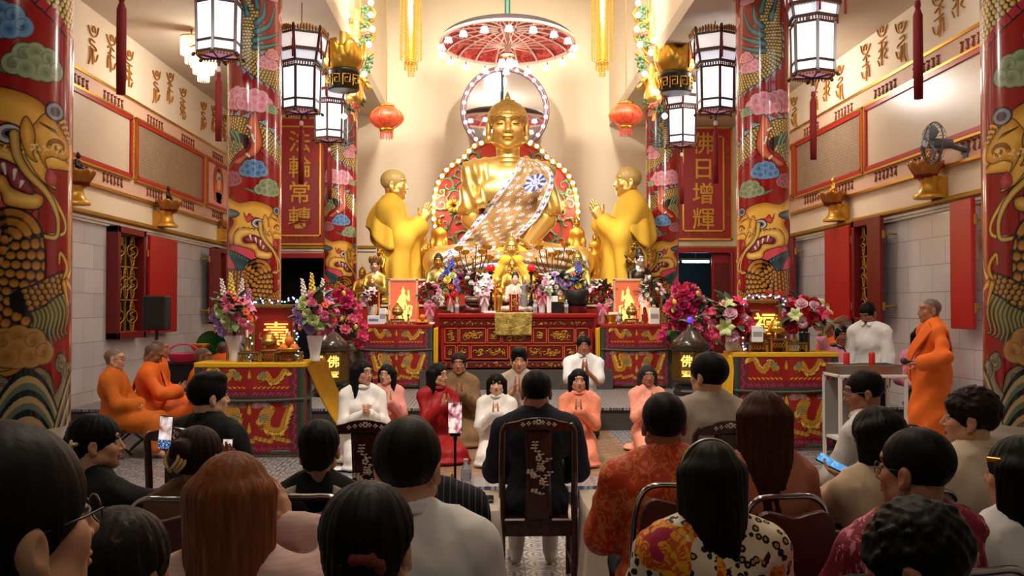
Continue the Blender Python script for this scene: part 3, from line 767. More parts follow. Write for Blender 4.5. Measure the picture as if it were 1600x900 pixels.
# background clouds all round, then the dragon from top to bottom
for i,(u,z,r,c,h) in enumerate(((.55,5.0,.12,PINK,PINKH),(.75,4.4,.12,GRN,GRNH),(-.62,4.9,.13,BLU,BLUH),(-.8,4.2,.12,PINK,PINKH),(.8,3.7,.11,BLU,BLUH),(-.7,3.3,.12,PUR,PURH),(.72,2.9,.11,GRN,GRNH),(-.75,2.5,.12,GRN,GRNH),(.75,2.3,.11,PINK,PINKH),(-.6,1.9,.12,BLU,BLUH),(.8,1.75,.1,PUR,PURH))):
 cloud((u,z),r,c,h,None,seed=i)
b1 = Ap([(150,-330),(120,-200),(130,-60),(150,120),(140,260),(150,360),(215,430),(300,475),(352,520)])
fins(b1[3:],.105,.10,.085,-1); fins(b1[3:],.105,.07,.085,1); body(b1,.12,.115)
for (p,q) in (([(150,130),(130,60),(110,-20)],.03),([(205,90),(190,30),(150,-30)],.032),([(200,180),(240,130),(245,55)],.035),([(200,230),(270,180),(302,70)],.036),([(190,280),(270,250),(318,215)],.034),([(190,320),(250,310),(318,275)],.03)):
 stroke(Ap(p),q,.008,TEAL,TEALH,.008)
cloud(A(355 + 268/3.752,400/3.75),.095,PINK,PINKH,None,seed=31); cloud(A(355 + 292/3.752,345/3.75),.07,lin(206,90,90),PINKH,None,seed=32); cloud(A(355 + 285/3.752,8/3.75),.07,PINK,PINKH,None,seed=33)
cloud(A(355 + 95/3.752,610/3.75),.15,PINK,PINKH,None,seed=34); cloud(A(355 + 190/3.752,625/3.75),.15,PINK,PINKH,1,seed=35); cloud(A(355 + 292/3.752,665/3.75),.06,GRN,GRNH,None,seed=36)
b2 = Ap([(20,760),(90,775),(160,800),(230,830),(300,900),(352,980)])
fins(b2,.10,.11,.09,-1); body(b2,.12,.125,belly=lin(170,40,60))
b3 = Ap([(120,860),(70,900),(45,960)]); body(b3,.08,.08)
for p in ([(60,790),(90,850),(70,920)],[(90,800),(110,860),(95,910)],[(50,800),(62,860),(52,910)]): stroke(Ap(p),.022,.006,lin(60,110,90),lin(130,170,130))
poly(Ap([(175,710),(200,690),(215,760),(235,850),(225,900),(190,940),(150,950),(110,985),(80,970),(140,930),(175,880),(165,800),(150,770)]),lin(176,74,50),lin(220,120,84))
for p in ([(170,780),(150,765),(150,775)],[(180,820),(190,860),(198,840)],[(150,930),(165,945),(160,925)]): stroke(Ap(p),.014,.003,lin(236,226,200),None,.004)
cloud(Ap([(185,150)],230)[0],.115,BLU,BLUH,None,seed=41); cloud(Ap([(70,205)],230)[0],.10,PUR,PURH,None,seed=42); cloud(Ap([(275,255)],230)[0],.115,GRN,GRNH,-1,seed=43)
R2 = lambda L: Ap(L,230)
# mane behind the head
poly(R2([(60,590),(120,560),(200,610),(250,690),(280,660),(275,720),(240,760),(150,800),(60,760),(40,680)]),lin(170,34,56),lin(214,80,96))
lower = R2([(55,780),(120,830),(170,860),(215,880),(235,960),(200,1050)]); body(lower,.06,.14,.045,lin(230,170,70),lin(150,90,24),lin(200,60,80))
for i in range(9):
 a = (46 + i*16,610 + i*9); stroke(R2([(a[0],a[1]),(a[0] + 40,a[1] + 70),(a[0] + 62 - i*3,a[1] + 150 - i*6),(a[0] + 100 - i*4,a[1] + 190 - i*12)]),.024,.006,lin(22,58,66),lin(70,118,122),.006)
# head
poly(R2([(45,310),(60,315),(110,345),(190,335),(270,355),(310,390),(345,450),(350,500),(320,540),(270,500),(225,500),(190,515),(150,510),(110,520),(70,580),(50,520),(80,450),(46,400)]),GOLD,GOLDH,grad=.07)
poly(R2([(45,375),(90,390),(110,410),(80,425),(46,420)]),lin(60,80,90),lin(110,130,140))
poly(R2([(80,530),(110,490),(170,490),(225,505),(250,540),(215,545),(175,530),(130,545),(140,575),(200,575),(225,610),(290,625),(280,660),(210,655),(190,615),(120,590),(85,580)]),GOLD,lin(246,206,110),grad=.04)
poly(R2([(140,545),(180,530),(225,545),(255,580),(270,620),(225,605),(205,570),(160,570)]),lin(120,30,50),lin(180,80,100))
for p in ([(170,530),(178,560)],[(200,545),(206,572)],[(228,560),(226,586)],[(245,590),(240,606)]): stroke(R2(p),.011,.003,lin(240,230,206),None,.003)
poly(R2([(230,500),(260,560),(280,575),(320,600),(300,550),(345,535),(300,480),(270,450)]),lin(206,140,44),GOLDH,grad=.03)
stroke(R2([(235,505),(275,575),(315,630),(338,690),(335,725),(295,735),(280,760),(292,795)]),.016,.006,lin(206,154,62),lin(240,200,110))
for p in ([(250,500),(262,520)],[(270,490),(285,515)],[(285,475),(300,500)],[(300,470),(318,490)]): stroke(R2(p),.004,.002,INK,None,0)
poly(R2([(135,400),(150,425),(165,405),(185,425),(215,430),(190,440),(160,455),(145,440)]),lin(184,44,50),lin(220,110,96),.004)
for (c,r) in (((213,460),38),((322,412),16)):
 for k,colr in ((1.0,INK),(.82,lin(206,206,210)),(.52,lin(110,106,130)),(.3,INK)):
  p = R2([c])[0]; sl = box_of([p],r*.0024 + .02); put(sl,fillm(np.hypot((UU[sl] - p[0])*.8,ZZ[sl] - p[1]) - r*k*.00155),colr)
for i in range(34):
 rg = random.Random(i); p = R2([(rg.uniform(95,330),rg.uniform(480,520))])[0]; sl = box_of([p],.02); put(sl,fillm(np.hypot(UU[sl] - p[0],ZZ[sl] - p[1]) - .006),lin(250,222,150))
# snout, nostril scroll and fangs (seen best on the near pillars)
poly(Bp([(128,480),(165,505),(205,560),(222,615),(200,645),(160,640),(128,655),(135,690),(112,650),(95,600),(70,560),(95,520)],0),lin(200,134,40),GOLDH,.006,grad=.05)
poly(Bp([(60,500),(90,560),(85,640),(98,670),(62,640),(40,560)],0),lin(196,130,40),GOLDH,.006,grad=.03)
for r_,w_ in ((34,.011),):
 sp = [(176 + r_*(1 - .12*t)*math.cos(t + 3.2),602 + r_*.9*(1 - .12*t)*math.sin(t + 3.2)) for t in np.linspace(0,6.4,20)]; stroke(Bp(sp,0),w_,.004,lin(150,92,20),None,.004,3)
for k_ in range(7): stroke(Bp([(108 + k_*9,515 + k_*3),(126 + k_*9,527 + k_*5)],0),.004,.002,INK,None,0)
for k_ in range(26):
 rg = random.Random(k_ + 70); p = Bp([(rg.uniform(70,205),rg.uniform(600,640))],0)[0]; sl = box_of([p],.02); put(sl,fillm(np.hypot(UU[sl] - p[0],ZZ[sl] - p[1]) - rg.uniform(.003,.008)),lin(250,216,140))
for k_ in range(4): stroke(Bp([(185 + k_*9,500 + k_*18),(205 + k_*6,490 + k_*22),(196 + k_*8,520 + k_*18)],0),.012,.004,GOLD,GOLDH,.005)
for k,colr in ((1.0,INK),(.82,lin(150,156,166)),(.5,lin(70,70,86))):
 p = Bp([(166,462)],0)[0]; sl = box_of([p],.08); put(sl,fillm(np.hypot((UU[sl] - p[0])*.8,ZZ[sl] - p[1]) - .055*k),colr)
stroke(Bp([(20,570),(30,650),(70,720),(130,780),(165,840),(180,900),(170,960),(90,955),(70,990),(88,1080)],0),.022,.006,lin(190,140,56),lin(226,190,110),.007)
poly(Bp([(150,690),(172,720),(165,755),(135,745),(132,715)],0),lin(170,50,60),lin(200,90,90),.004)
# lower dragon and waves (authored on the near left pillar)
body(Bp([(-200,130),(-80,150),(10,60),(30,180),(0,320),(-90,420),(-220,440)],350),.14,.15,.05,lin(226,160,70),lin(140,84,24),lin(196,70,40))
for i in range(9):
 x = 80 + i*15; stroke(Bp([(x,320 - i*5),(x + 22,380 - i*4),(x + 10,430),(x + 22,480 - abs(i - 4)*10)],350),.02,.004,lin(92,92,48),lin(160,156,92))
body(Bp([(60,310),(110,290),(160,255),(215,225)],350),.06,.05,.034,lin(220,160,60),lin(140,90,24))
for p in ([(205,230),(215,170),(190,120),(185,160)],[(215,230),(232,180),(235,140)],[(215,235),(236,270),(235,310)],[(205,240),(215,290),(222,330)]): stroke(Bp(p,350),.022,.006,GOLD,GOLDH)
TANC,TANH = lin(150,100,48),lin(196,148,84)
cloud(Bp([(40,490)],350)[0],.13,TANC,TANH,None,seed=51)
sea = lin(126,116,98)
for (x,y) in ((100,615),(185,565),(50,690),(20,700),(215,600),(-40,640),(-110,600),(-170,650)):
 c = Bp([(x,y)],350)[0]; poly([(c[0] - .02,c[1]),(c[0] + .0,c[1] + .06),(c[0] + .05,c[1] + .05),(c[0] + .10,c[1] - .02),(c[0] + .12,c[1] - .25),(c[0] - .08,c[1] - .25),(c[0] + .03,c[1] - .08)],sea,lin(150,140,118))
 sp = [(c[0] + .03 + .045*(1 - .12*a)*math.cos(a + 2.4),c[1] + .045*(1 - .12*a)*math.sin(a + 2.4)) for a in np.linspace(0,6,20)]; stroke(sp,.012,.004,sea,None,.004,2)
for kx in range(6):
 cx = -1.0 + kx*.36 + .13
 sl = (slice(0,int(.42/(PZ1 - PZ0)*NV)),slice(0,NU)); dx = (UU[sl] - cx + PI*PR) % (2*PI*PR) - PI*PR; ww = np.abs(dx)
 hgt = .36*np.cos(np.clip(ww/.22,0,1)*PI/2)**.8 + (ZZ[sl]*0); d = hgt - (ZZ[sl] - PZ0); band = np.floor(d/.036) % 3
 colr = np.where((band == 0)[...,None],lin(24,42,44),np.where((band == 1)[...,None],lin(186,160,112),lin(96,118,100)))
 put(sl,((d > 0) & (ww < .22)).astype(float),colr)
IMG = np.clip(IMG,.004,1)
m_lacq = mat('painted_lacquer',rough=.16,attr=True,var=.05,spec=.6,coat=.4)
def pillar_mesh(flip):
 ph = UU/PR*(-1 if flip else 1); V = np.stack([PR*np.sin(ph),-PR*np.cos(ph),ZZ],-1).reshape(-1,3)
 i = np.arange(NV - 1)[:,None]*NU; j = np.arange(NU)[None,:]; k = (j + 1) % NU
 Q = np.stack([i + j,i + k,i + NU + k,i + NU + j],-1).reshape(-1,4)
 if flip: Q = Q[:,::-1].copy()
 return raw_mesh('dragon_pillar',V,Q,True,IMG.reshape(-1,3))
m_ped = mat('pedestal_stone',lin(120,108,96),.5,var=.2,scale=8)
me_p,me_q = pillar_mesh(False),pillar_mesh(True)
me_p.materials.append(m_lacq); me_q.materials.append(m_lacq)
pp = [(8,.36),(-.0,.0)]
PIL = {}
for side,x,me in (('left',-2.66,me_p),('right',3.18,me_q)):
 for k,(Y,base) in enumerate(((5.45,0),(11.0,L1),(17.4,L2))):
  nm = ('nearest','middle','farthest')[k]
  t = thing('dragon_pillar',f'{nm} {side} red lacquer pillar painted with a gold dragon and clouds','pillar',(x,Y,0),0,f'dragon pillars of the {side} row'); t['kind'] = 'thing'
  PIL[side,k] = t
  o = bpy.data.objects.new('shaft',me); link(o,t)
  top = (CL if side == 'left' else CRT)
  MB().lathe([(.46,base),(.46,base + .1),(.42,base + .14),(.38,base + .3),(.38,.86),(.42,.92),(.42,.97),(.34,1.0),(.30,1.03)],32).build('pedestal',m_ped,t)
  MB().lathe([(.30,5.27),(.34,5.28),(.34,top - .004)],28).build('capital',m_goldd,t)
# ------------------------------------------------------------------ figures: heads, hands, bodies as smooth implicit unions
def rotm(yaw=0,pitch=0,roll=0): return Matrix.Rotation(yaw,3,'Z') @ Matrix.Rotation(pitch,3,'X') @ Matrix.Rotation(roll,3,'Y')
def head_sdf(q,c,R,s=1.0,male=True,fat=1.0,ears=True,earlen=1.0,nose=1.0):
 c = Vector(c); T = lambda x,y,z: np.array(c + R @ (Vector((x,y,z))*s)); Rn = R
 e = lambda p,r,k=.012,op=0: q.ell(T(*p),np.array(r)*s,Rn,k*s,op)
 f = fat
 e((0,-.012,.036),(.076,.098,.083)); e((0,.028,-.022),(.064*f,.068,.088)); e((0,.052,-.075),(.045*f,.038,.036),.02)
 e((0,.072,-.098),(.022 if male else .018,.02,.017),.02)
 for sx in (-1,1):
  e((sx*.040*f,.056,-.022),(.026,.026,.028),.02); e((sx*.058*f,.01,-.066),(.018,.036,.022),.03)
 e((0,.078,.040),(.05,.018,.02),.02)
 for sx in (-1,1): e((sx*.032,.104,.010),(.022,.016,.012),.012,1)
 for sx in (-1,1): e((sx*.032,.080,.009),(.0165,.0135,.0105),.004)
 q.cone(T(0,.090,.016),T(0,.107 + .004*nose,-.026),.0085*s,.0115*s*nose,.008*s)
 for sx in (-1,1): e((sx*.0125*nose,.097,-.030),(.009,.011,.008),.006)
 e((0,.087,-.047),(.024,.014,.012),.012)
 e((0,.0955,-.0545),(.022,.010,.0055),.004); e((0,.0945,-.0665),(.019,.010,.0068),.004); e((0,.112,-.0605),(.026,.014,.0016),.002,1)
 if ears:
  for sx in (-1,1):
   e((sx*.083,-.010,-.008 - .012*(earlen - 1)),(.014,.020,.032*earlen),.006); e((sx*.096,.0,-.006),(.008,.012,.018),.005,1); e((sx*.083,-.002,-.036*earlen),(.010,.010,.011*earlen),.008)
def face_paint(V,c,R,s,skin,lips=(.40,.12,.10),brow=(.02,.015,.012),eyes='open',stubble=None,white=(.75,.72,.68)):
 C = np.tile(np.array(skin,np.float32),(len(V),1)); L = (V - np.array(c)) @ np.array(R)/s
 x,y,z = L[:,0],L[:,1],L[:,2]; ax = np.abs(x)
 ch = np.exp(-(((ax - .042)/.026)**2 + ((z + .028)/.026)**2))*(y > .03); C *= (1 + ch[:,None]*np.array((.10,-.10,-.10)))
 if stubble is not None:
  m = np.clip((z - (.035 - (y + .02)*-.9*(y < .0) + np.maximum(y,0)*.55))/.012,0,1)*(np.sqrt(x*x + y*y + z*z) > .05); m = np.maximum(m,((y < -.02) & (z > -.05))*np.clip((-y - .02)/.02,0,1)); C = C*(1 - m[:,None]*.75) + np.array(stubble)*m[:,None]*.75
 lm = (np.abs(z + .0605) < .012 - (ax/.026)**2*.010) & (ax < .026) & (y > .075); C[lm] = lips
 lm = (np.abs(z + .0605) < .0018) & (ax < .024) & (y > .07); C[lm] = np.array(lips)*.35
 bz = .034 + .006*np.sin(np.clip((ax - .012)/.04,0,1)*PI); bm = (np.abs(z - bz) < .0042*(1 - .5*np.clip((ax - .03)/.03,0,1))) & (ax > .012) & (ax < .055) & (y > .03); C[bm] = np.array(brow)*.6 + np.array(skin)*.4*.4
 ex,ez = (ax - .032)/.0165,(z - .009)
 if eyes == 'open':
  em = (np.abs(ez) < .0058*np.sqrt(np.clip(1 - ex*ex,0,1))) & (y > .06); C[em] = white
  im = em & ((ax - .032)**2 + ez**2 < .0062**2); C[im] = (.012,.008,.006)
  li = (np.abs(ez - .0062*np.sqrt(np.clip(1 - ex*ex,0,1))) < .002) & (np.abs(ex) < 1.1) & (y > .06); C[li] = np.array(brow)*.8
 else:
  em = (np.abs(ez + .002 + .003*ex*ex*-1) < .0022) & (np.abs(ex) < 1.05) & (y > .06); C[em] = np.array(brow)
 nm = (((ax - .008)/.005)**2 + ((z + .038)/.003)**2 < 1) & (y > .085); C[nm] = np.array(skin)*.3
 return C
def hand_prims(q,w,d,n,side,curl=.25,s=1.0,spread=.0,thumb=.5):
 """w wrist, d finger direction, n palm normal, side=+1: thumb along d x n"""
 w,d,n = Vector(w),Vector(d).normalized(),Vector(n).normalized(); n = (n - d*n.dot(d)).normalized(); t = d.cross(n)*side
 A = lambda v: np.array(v)
 LEN = (.072,.080,.074,.058); RAD = (.0088,.0092,.0086,.0076)
 cl = curl if hasattr(curl,'__len__') else (curl,)*4
 for i in range(4):
  k = w + d*((.086,.09,.086,.078)[i]*s) + t*((.030 - .0195*i)*s)
  q.cone(A(w + t*((.014 - .010*i)*s) + d*.008*s),A(k),.015*s,.0115*s,.012*s)
  p = k; a = 0
  for j,fr in enumerate((.44,.31,.25)):
   a += cl[i]*(.8,1.1,.8)[j]
   dv = (d*math.cos(a) + n*math.sin(a) + t*spread*(1.5 - i)*.25).normalized(); e = p + dv*LEN[i]*fr*s
   q.cone(A(p),A(e),RAD[i]*s*(1 - .1*j),RAD[i]*s*(.92 - .12*j),.004*s); p = e
 p = w + d*.02*s + t*.022*s
 dv = (d*.55 + t*(.55*thumb + .25) + n*(.35)).normalized()
 for j,l in enumerate((.042,.034,.028)):
  e = p + dv*l*s; q.cone(A(p),A(e),(.015,.0105,.0095)[j]*s,(.011,.0098,.0075)[j]*s,.006*s); p = e; dv = (dv + d*.28 - t*.12*j + n*.12*j).normalized()
def ik(a,c,l1,l2,hint):
 a,c = Vector(a),Vector(c); v = c - a; D = min(max(v.length,abs(l1 - l2) + .01),l1 + l2 - .003); v = v.normalized(); c = a + v*D
 x = (l1*l1 - l2*l2 + D*D)/(2*D); h = math.sqrt(max(l1*l1 - x*x,0)); hv = Vector(hint); hv = (hv - v*hv.dot(v)).normalized()
 return a + v*x + hv*h,c
class Fig:
 """joints of a posed figure in its own frame: +Y ahead, +X its right"""
 def __init__(g,pose='sit',s=1.0,male=True,lean=0.0,twist=0.0,yaw=0.0,pitch=0.0,roll=0.0,seat=.45,fat=1.0,arms='lap',wide=None,knee=.0,aR=None,aL=None,neck=0.0):
  g.s,g.pose,g.male,g.fat = s,pose,male,fat
  zc = {'sit': seat + .105,'heels': .235,'tall': .53,'stand': .93,'lotus': .11}[pose]
  g.P0 = Vector((0,0,zc*s if pose != 'sit' else seat + .105*s)); g.U = Vector((0,math.sin(lean),math.cos(lean)))
  g.sh = g.P0 + g.U*.455*s; g.nb = g.P0 + g.U*.505*s
  g.R = rotm(yaw,pitch,roll); g.hc = g.nb + g.U*.035*s + Vector((0,.018 + neck,.095))*s; g.hs = s*(1.0 if male else .96)
  w = wide or (.178 if male else .155); tw = Matrix.Rotation(twist,3,'Z'); g.X = tw @ Vector((1,0,0)); g.Fw = tw @ Vector((0,1,0))
  g.S = {sx: g.sh + g.X*(sx*w*s) - g.U*.038*s for sx in (-1,1)}
  g.E,g.W,g.hd = {},{},{}
  for sx in (-1,1):
   a = (aR if sx > 0 else aL) or arms
   if a == 'pray': tgt,hint,hd = g.P0 + g.U*.33*s + g.Fw*.25*s + g.X*sx*.030*s,Vector((sx*.62,-.25,-1)),((-sx*.05,.42,.9),(-sx,0,0))
   elif a == 'clasp': tgt,hint,hd = g.P0 + g.U*.26*s + g.Fw*.25*s + g.X*sx*.035*s,Vector((sx*.6,-.25,-1)),((-sx*.35,.6,.6),(-sx,0,.2))
   elif a == 'lap': tgt,hint,hd = g.P0 + g.Fw*.24*s + g.X*sx*.075*s + Vector((0,0,.10*s)),Vector((sx*.9,-.5,-.3)),((-sx*.5,.85,-.1),(0,0,-1))
   elif a == 'down': tgt,hint,hd = g.S[sx] + Vector((sx*.06,.05,-.52))*s,Vector((sx*.4,-1,0)),((0,.15,-1),(-sx,0,0))
   elif a == 'fold': tgt,hint,hd = g.P0 + g.U*.14*s + g.Fw*.24*s + g.X*sx*.04*s,Vector((sx,-.3,-.4)),((-sx,.35,.1),(0,-.3,-1))
   else: tgt,hint,hd = Vector(a[0]),Vector(a[1]),(a[2],a[3])
   e,wv = ik(g.S[sx],tgt,.275*s,.245*s,hint); g.E[sx],g.W[sx],g.hd[sx] = e,wv,hd
  g.hip = {sx: g.P0 + Vector((sx*.085*s,.0,-.02*s)) for sx in (-1,1)}; g.K,g.An,g.Toe = {},{},{}
  for sx in (-1,1):
   if pose == 'sit':
    g.K[sx] = Vector((sx*(.11 + knee)*s,.43*s,seat + .07*s)); g.An[sx] = Vector((sx*(.11 + knee*.7)*s,.44*s,.085*s)); g.Toe[sx] = g.An[sx] + Vector((sx*.02,.15,-.055))*s
   elif pose == 'heels': g.K[sx] = Vector((sx*.12*s,.35*s,.085*s)); g.An[sx] = Vector((sx*.09*s,-.1*s,.06*s)); g.Toe[sx] = Vector((sx*.08,-.26,.03))*s
   elif pose == 'tall': g.K[sx] = Vector((sx*.12,.10,.07))*s; g.An[sx] = Vector((sx*.1,-.33,.06))*s; g.Toe[sx] = Vector((sx*.1,-.45,.02))*s
   elif pose == 'lotus': g.K[sx] = Vector((sx*.32,.22,.08))*s; g.An[sx] = Vector((-sx*.1,.32,.09))*s; g.Toe[sx] = Vector((-sx*.24,.30,.10))*s
   else: g.K[sx] = Vector((sx*.09,.015,.49))*s; g.An[sx] = Vector((sx*.09,-.01,.08))*s; g.Toe[sx] = g.An[sx] + Vector((sx*.03,.15,-.055))*s
 def torso(g,q,e=0.0,k=.03):
  s,U,P0 = g.s,g.U,g.P0; f = g.fat; R = Matrix((g.X,g.Fw,g.U)).transposed(); m = g.male; E = lambda c,r: q.ell(np.array(c),np.array(r)*s + e,R,k)
  E(P0,(.155*(1 if m else 1.04),.112*f,.115)); E(P0 + U*.15*s,(.126*f,.094*f,.15)); E(P0 + U*.33*s,(.146 if m else .130,.100*(.6 + .4*f),.155))
  if not m:
   for sx in (-1,1): E(P0 + U*.31*s + g.X*sx*.065*s + g.Fw*.075*s,(.056,.05,.058))
  for sx in (-1,1):
   q.cone(np.array(g.sh + g.X*sx*.05*s),np.array(g.S[sx]),.058*s + e,.046*s + e,k); q.cone(np.array(g.nb + U*.02*s),np.array(g.sh + g.X*sx*.125*s),.042*s + e*.5,.04*s + e,k)
   E(P0 + U*.36*s + g.X*sx*.11*s - g.Fw*.02*s,(.05,.07,.10))
 def arm(g,q,sx,e=0.0,upto=2.0,k=.02,flare=0.0):
  s = g.s; S_,E_,W_ = (np.array(v) for v in (g.S[sx],g.E[sx],g.W[sx])); q.cone(S_,E_ if upto >= 1 else S_ + (E_ - S_)*upto,.045*s + e,.036*s + e + (flare if upto < 1 else 0),k)
  if upto > 1: q.cone(E_,E_ + (W_ - E_)*(upto - 1),.036*s + e,(.036 - .011*(upto - 1))*s + e + flare,k)
 def leg(g,q,sx,e=0.0,upto=2.0,k=.03):
  s = g.s; H,K,An = (np.array(v) for v in (g.hip[sx],g.K[sx],g.An[sx])); q.cone(H,K if upto >= 1 else H + (K - H)*upto,.082*s + e,.058*s + e,k)
  if upto > 1: q.cone(K,K + (An - K)*(upto - 1),.056*s + e,(.056 - .018*(upto - 1))*s + e,k)
 def foot(g,q,sx,e=0.0):
  q.cone(np.array(g.An[sx]),np.array(g.Toe[sx]),.038*g.s + e,.028*g.s + e,.02); q.cone(np.array(g.An[sx]),np.array(g.An[sx] + Vector((0,-.03,-.045))*g.s),.036*g.s + e,.028*g.s + e,.02)
 def body(g,skin,vox=.013,vh=.0045,hands=True,lips=None,brow=(.02,.015,.012),eyes='open',stubble=None,fat=1.0,nose=1.0,earlen=1.0,hv=.005):
  parts = []; q = S(.02); g.torso(q,-.01)
  for sx in (-1,1): g.arm(q,sx); g.leg(q,sx); g.foot(q,sx)
  q.cone(np.array(g.nb - g.U*.03*g.s),np.array(g.hc - Vector((0,.03,.05))*g.s),.054*g.s,.05*g.s,.03)
  V,Q = q.mesh(vox); parts.append((V,Q,np.tile(np.array(skin,np.float32),(len(V),1))))
  q = S(.012); head_sdf(q,g.hc,g.R,g.hs,g.male,fat,True,earlen,nose); nk = .055 if g.male else .047
  q.cone(np.array(g.nb),np.array(g.hc + g.R @ Vector((0,-.028,-.045))*g.hs),nk*g.s*1.1,nk*g.s,.025)
  V,Q = q.mesh(vh); V = smooth_verts(V,Q,1,.4); parts.append((V,Q,face_paint(V,g.hc,g.R,g.hs,skin,lips or tuple(np.array(skin)*(1.0,.45,.42)),brow,eyes,stubble)))
  if hands:
   q = S(.008)
   for sx in (-1,1):
    d,n = g.hd[sx]; cu = .28 if len(g.hd[sx]) < 3 else g.hd[sx][2]
    if g.armk.get(sx) == 'pray': cu = .03
    hand_prims(q,g.W[sx],d,n,sx if Vector(d).cross(Vector(n)).dot(Vector((0,0,0)) + g.thumbdir(sx)) >= 0 else -sx,cu,g.s*(1.0 if g.male else .9))
    q.cone(np.array(g.W[sx] + (g.E[sx] - g.W[sx])*.25),np.array(g.W[sx]),.029*g.s,.025*g.s,.01)
   V,Q = q.mesh(hv); parts.append((V,Q,np.tile(np.array(skin,np.float32),(len(V),1))))
  return join_vq(parts)
 armk = {}
 def thumbdir(g,sx): return Vector((-sx,0,.3))*sx
def hair_sdf(g,style,vol=1.0,length=.3,fringe=False,part=0.0,seed=0):
 """hair of a figure as one continuous shell, shaped in head space"""
 q = S(.014); s = g.hs; R = g.R; c = g.hc; T = lambda x,y,z: np.array(c + R @ (Vector((x,y,z))*s)); e = lambda p,r,k=.012,op=0: q.ell(T(*p),np.array(r)*s,R,k*s,op)
 v = vol
 dn = lambda x,y,z,l: np.array(c + R @ (Vector((x,y,z))*s) + Vector((0,0,-l)))
 if style in ('short','crop','curly','thin','quiff'):
  t = .012*v if style != 'crop' else .007
  e((0,-.014,.040),(.079 + t,.101 + t,.087 + t))
  if style == 'quiff': e((0,.05,.105),(.062,.05,.034),.03); e((0,.0,.115),(.066,.08,.03),.03)
  if style == 'curly':
   rg = random.Random(seed)
   for i in range(60):
    a,b = rg.uniform(0,2*PI),rg.uniform(-.1,1.5); rr = .094; e((rr*math.cos(b)*math.sin(a)*.95,-.014 - rr*1.08*math.cos(b)*math.cos(a),.04 + rr*math.sin(b)),(.015,.015,.012),.008)
  e((0,.135,-.045),(.085,.088,.112),.008,1); e((0,.09,-.075),(.12,.10,.09),.01,1)
  e((0,-.02,-.135),(.2,.2,.085),.012,1)
  for sx in (-1,1): e((sx*.10,.002,-.022),(.032,.030,.045),.008,1); e((sx*.122,-.04,-.055),(.042,.075,.065),.01,1)
 else:
  e((0,-.018,.040),(.081 + .012*v,.104 + .012*v,.088 + .012*v))
  if style in ('long','bob','half'):
   L = length
   for i in range(9):
    a = -1.75 + 3.5*i/8; x,y = .084*math.sin(a),-.02 - .088*math.cos(a)
    spread = 1.0 + (.10 if style == 'bob' else .10 if style == 'half' else .04)
    tip = np.array(c + R @ (Vector((x*spread,y*1.02,-.02))*s)) - np.array((0,0,(L - .02)*(1 - .06*abs(a))))
    tip[1] -= .0; q.cone(T(x,y,.03),tip,.034*s*v,(.030 if style == 'bob' else .026)*s,.03*s)
  if style in ('bun','pony','claw'):
   e((0,-.055,-.03),(.066,.055,.06),.02)
  if style == 'pony':
   q.path([T(0,-.115,.0),T(0,-.15,-.03),dn(0,-.15,-.05,length*.5),dn(.02,-.13,-.05,length)],.036*s,.02*s,.02)
  if style == 'bun': e((0,-.13,.045),(.05,.045,.05),.012)
  if style == 'low': q.path([T(0,-.08,-.03),dn(0,-.09,-.06,length*.3),dn(0,-.09,-.06,length)],.06*s,.045*s,.03); e((0,-.05,-.02),(.075,.06,.07),.02)
  fz = -.046 if fringe else .0
  e((part,.135,-.026 + fz),(.062,.082,.112),.008,1); e((0,.11,-.10),(.060,.10,.10),.01,1)
  if style in ('bun','pony','claw','low','updo'):
   e((0,.02,-.14),(.13,.2,.095),.012,1)
   for sx in (-1,1): e((sx*.102,.002,-.02),(.034,.027,.042),.008,1)
 return q
def hair_disp(g,style,amp=.0022,seed=0):
 c = np.array(g.hc)
 def f(x,y,z,D):
  a = np.arctan2(x - c[0],-(y - c[1])); r = np.sqrt((x - c[0])**2 + (y - c[1])**2)
  if style == 'curly': return D + .004*_n3(x,y,z,80.0,seed) + .003*_n3(x,y,z,170.0,seed)
  return D - amp*(np.sin(a*46 + 3*np.sin((z - c[2])*14 + seed) + 2.2*np.sin(a*5 + seed))*np.clip(r/.05,0,1)) - amp*.9*np.sin(a*17 + 2*np.sin((z - c[2])*22))
 return f
def fold_disp(amp=.005,f=22.0,seed=0.0,vert=.35):
 def d(x,y,z,D):
  n = _n3(x*.9 + z*.35,y*.9 - z*.3,z*vert,f,seed); n2 = _n3(x + .3,z*.8,y,f*.45,seed + 2); r = 1 - np.abs(_n3(x + z*.5,z*.6 + y,y - x,f*.9,seed + 4)); return D + amp*(n*.6 + n2*.6 - np.clip(r,0,1)**3*.9)
 return d
m_skin = mat('skin',rough=.5,attr=True,var=.12,scale=30,sss=0.0)
def hairmat(nm,col,hi=None,rough=.45):
 if nm in MATS: return MATS[nm]
 T = NT(nm); v = T.co('Object',(70,70,6)); nz = T.noise(v,1.0,4,.6)
 T.set(col=T.ramp(nz,[(.3,tuple(x*.6 for x in col)),(.6,col),(.85,hi or tuple(min(1,x*1.7) for x in col))]),rough=rough,spec=.08); T.bump(nz,.35,.003); MATS[nm] = T.mat; return T.mat
H_BLACK = hairmat('hair_black',(.009,.008,.008)); H_DARK = hairmat('hair_dark_brown',(.022,.013,.009)); H_BROWN = hairmat('hair_chestnut',lin(122,70,38),lin(190,126,78)); H_BROWN2 = hairmat('hair_long_brown',lin(62,34,20),lin(100,58,34)); H_GREY = hairmat('hair_greying',(.03,.028,.027),(.12,.12,.12))
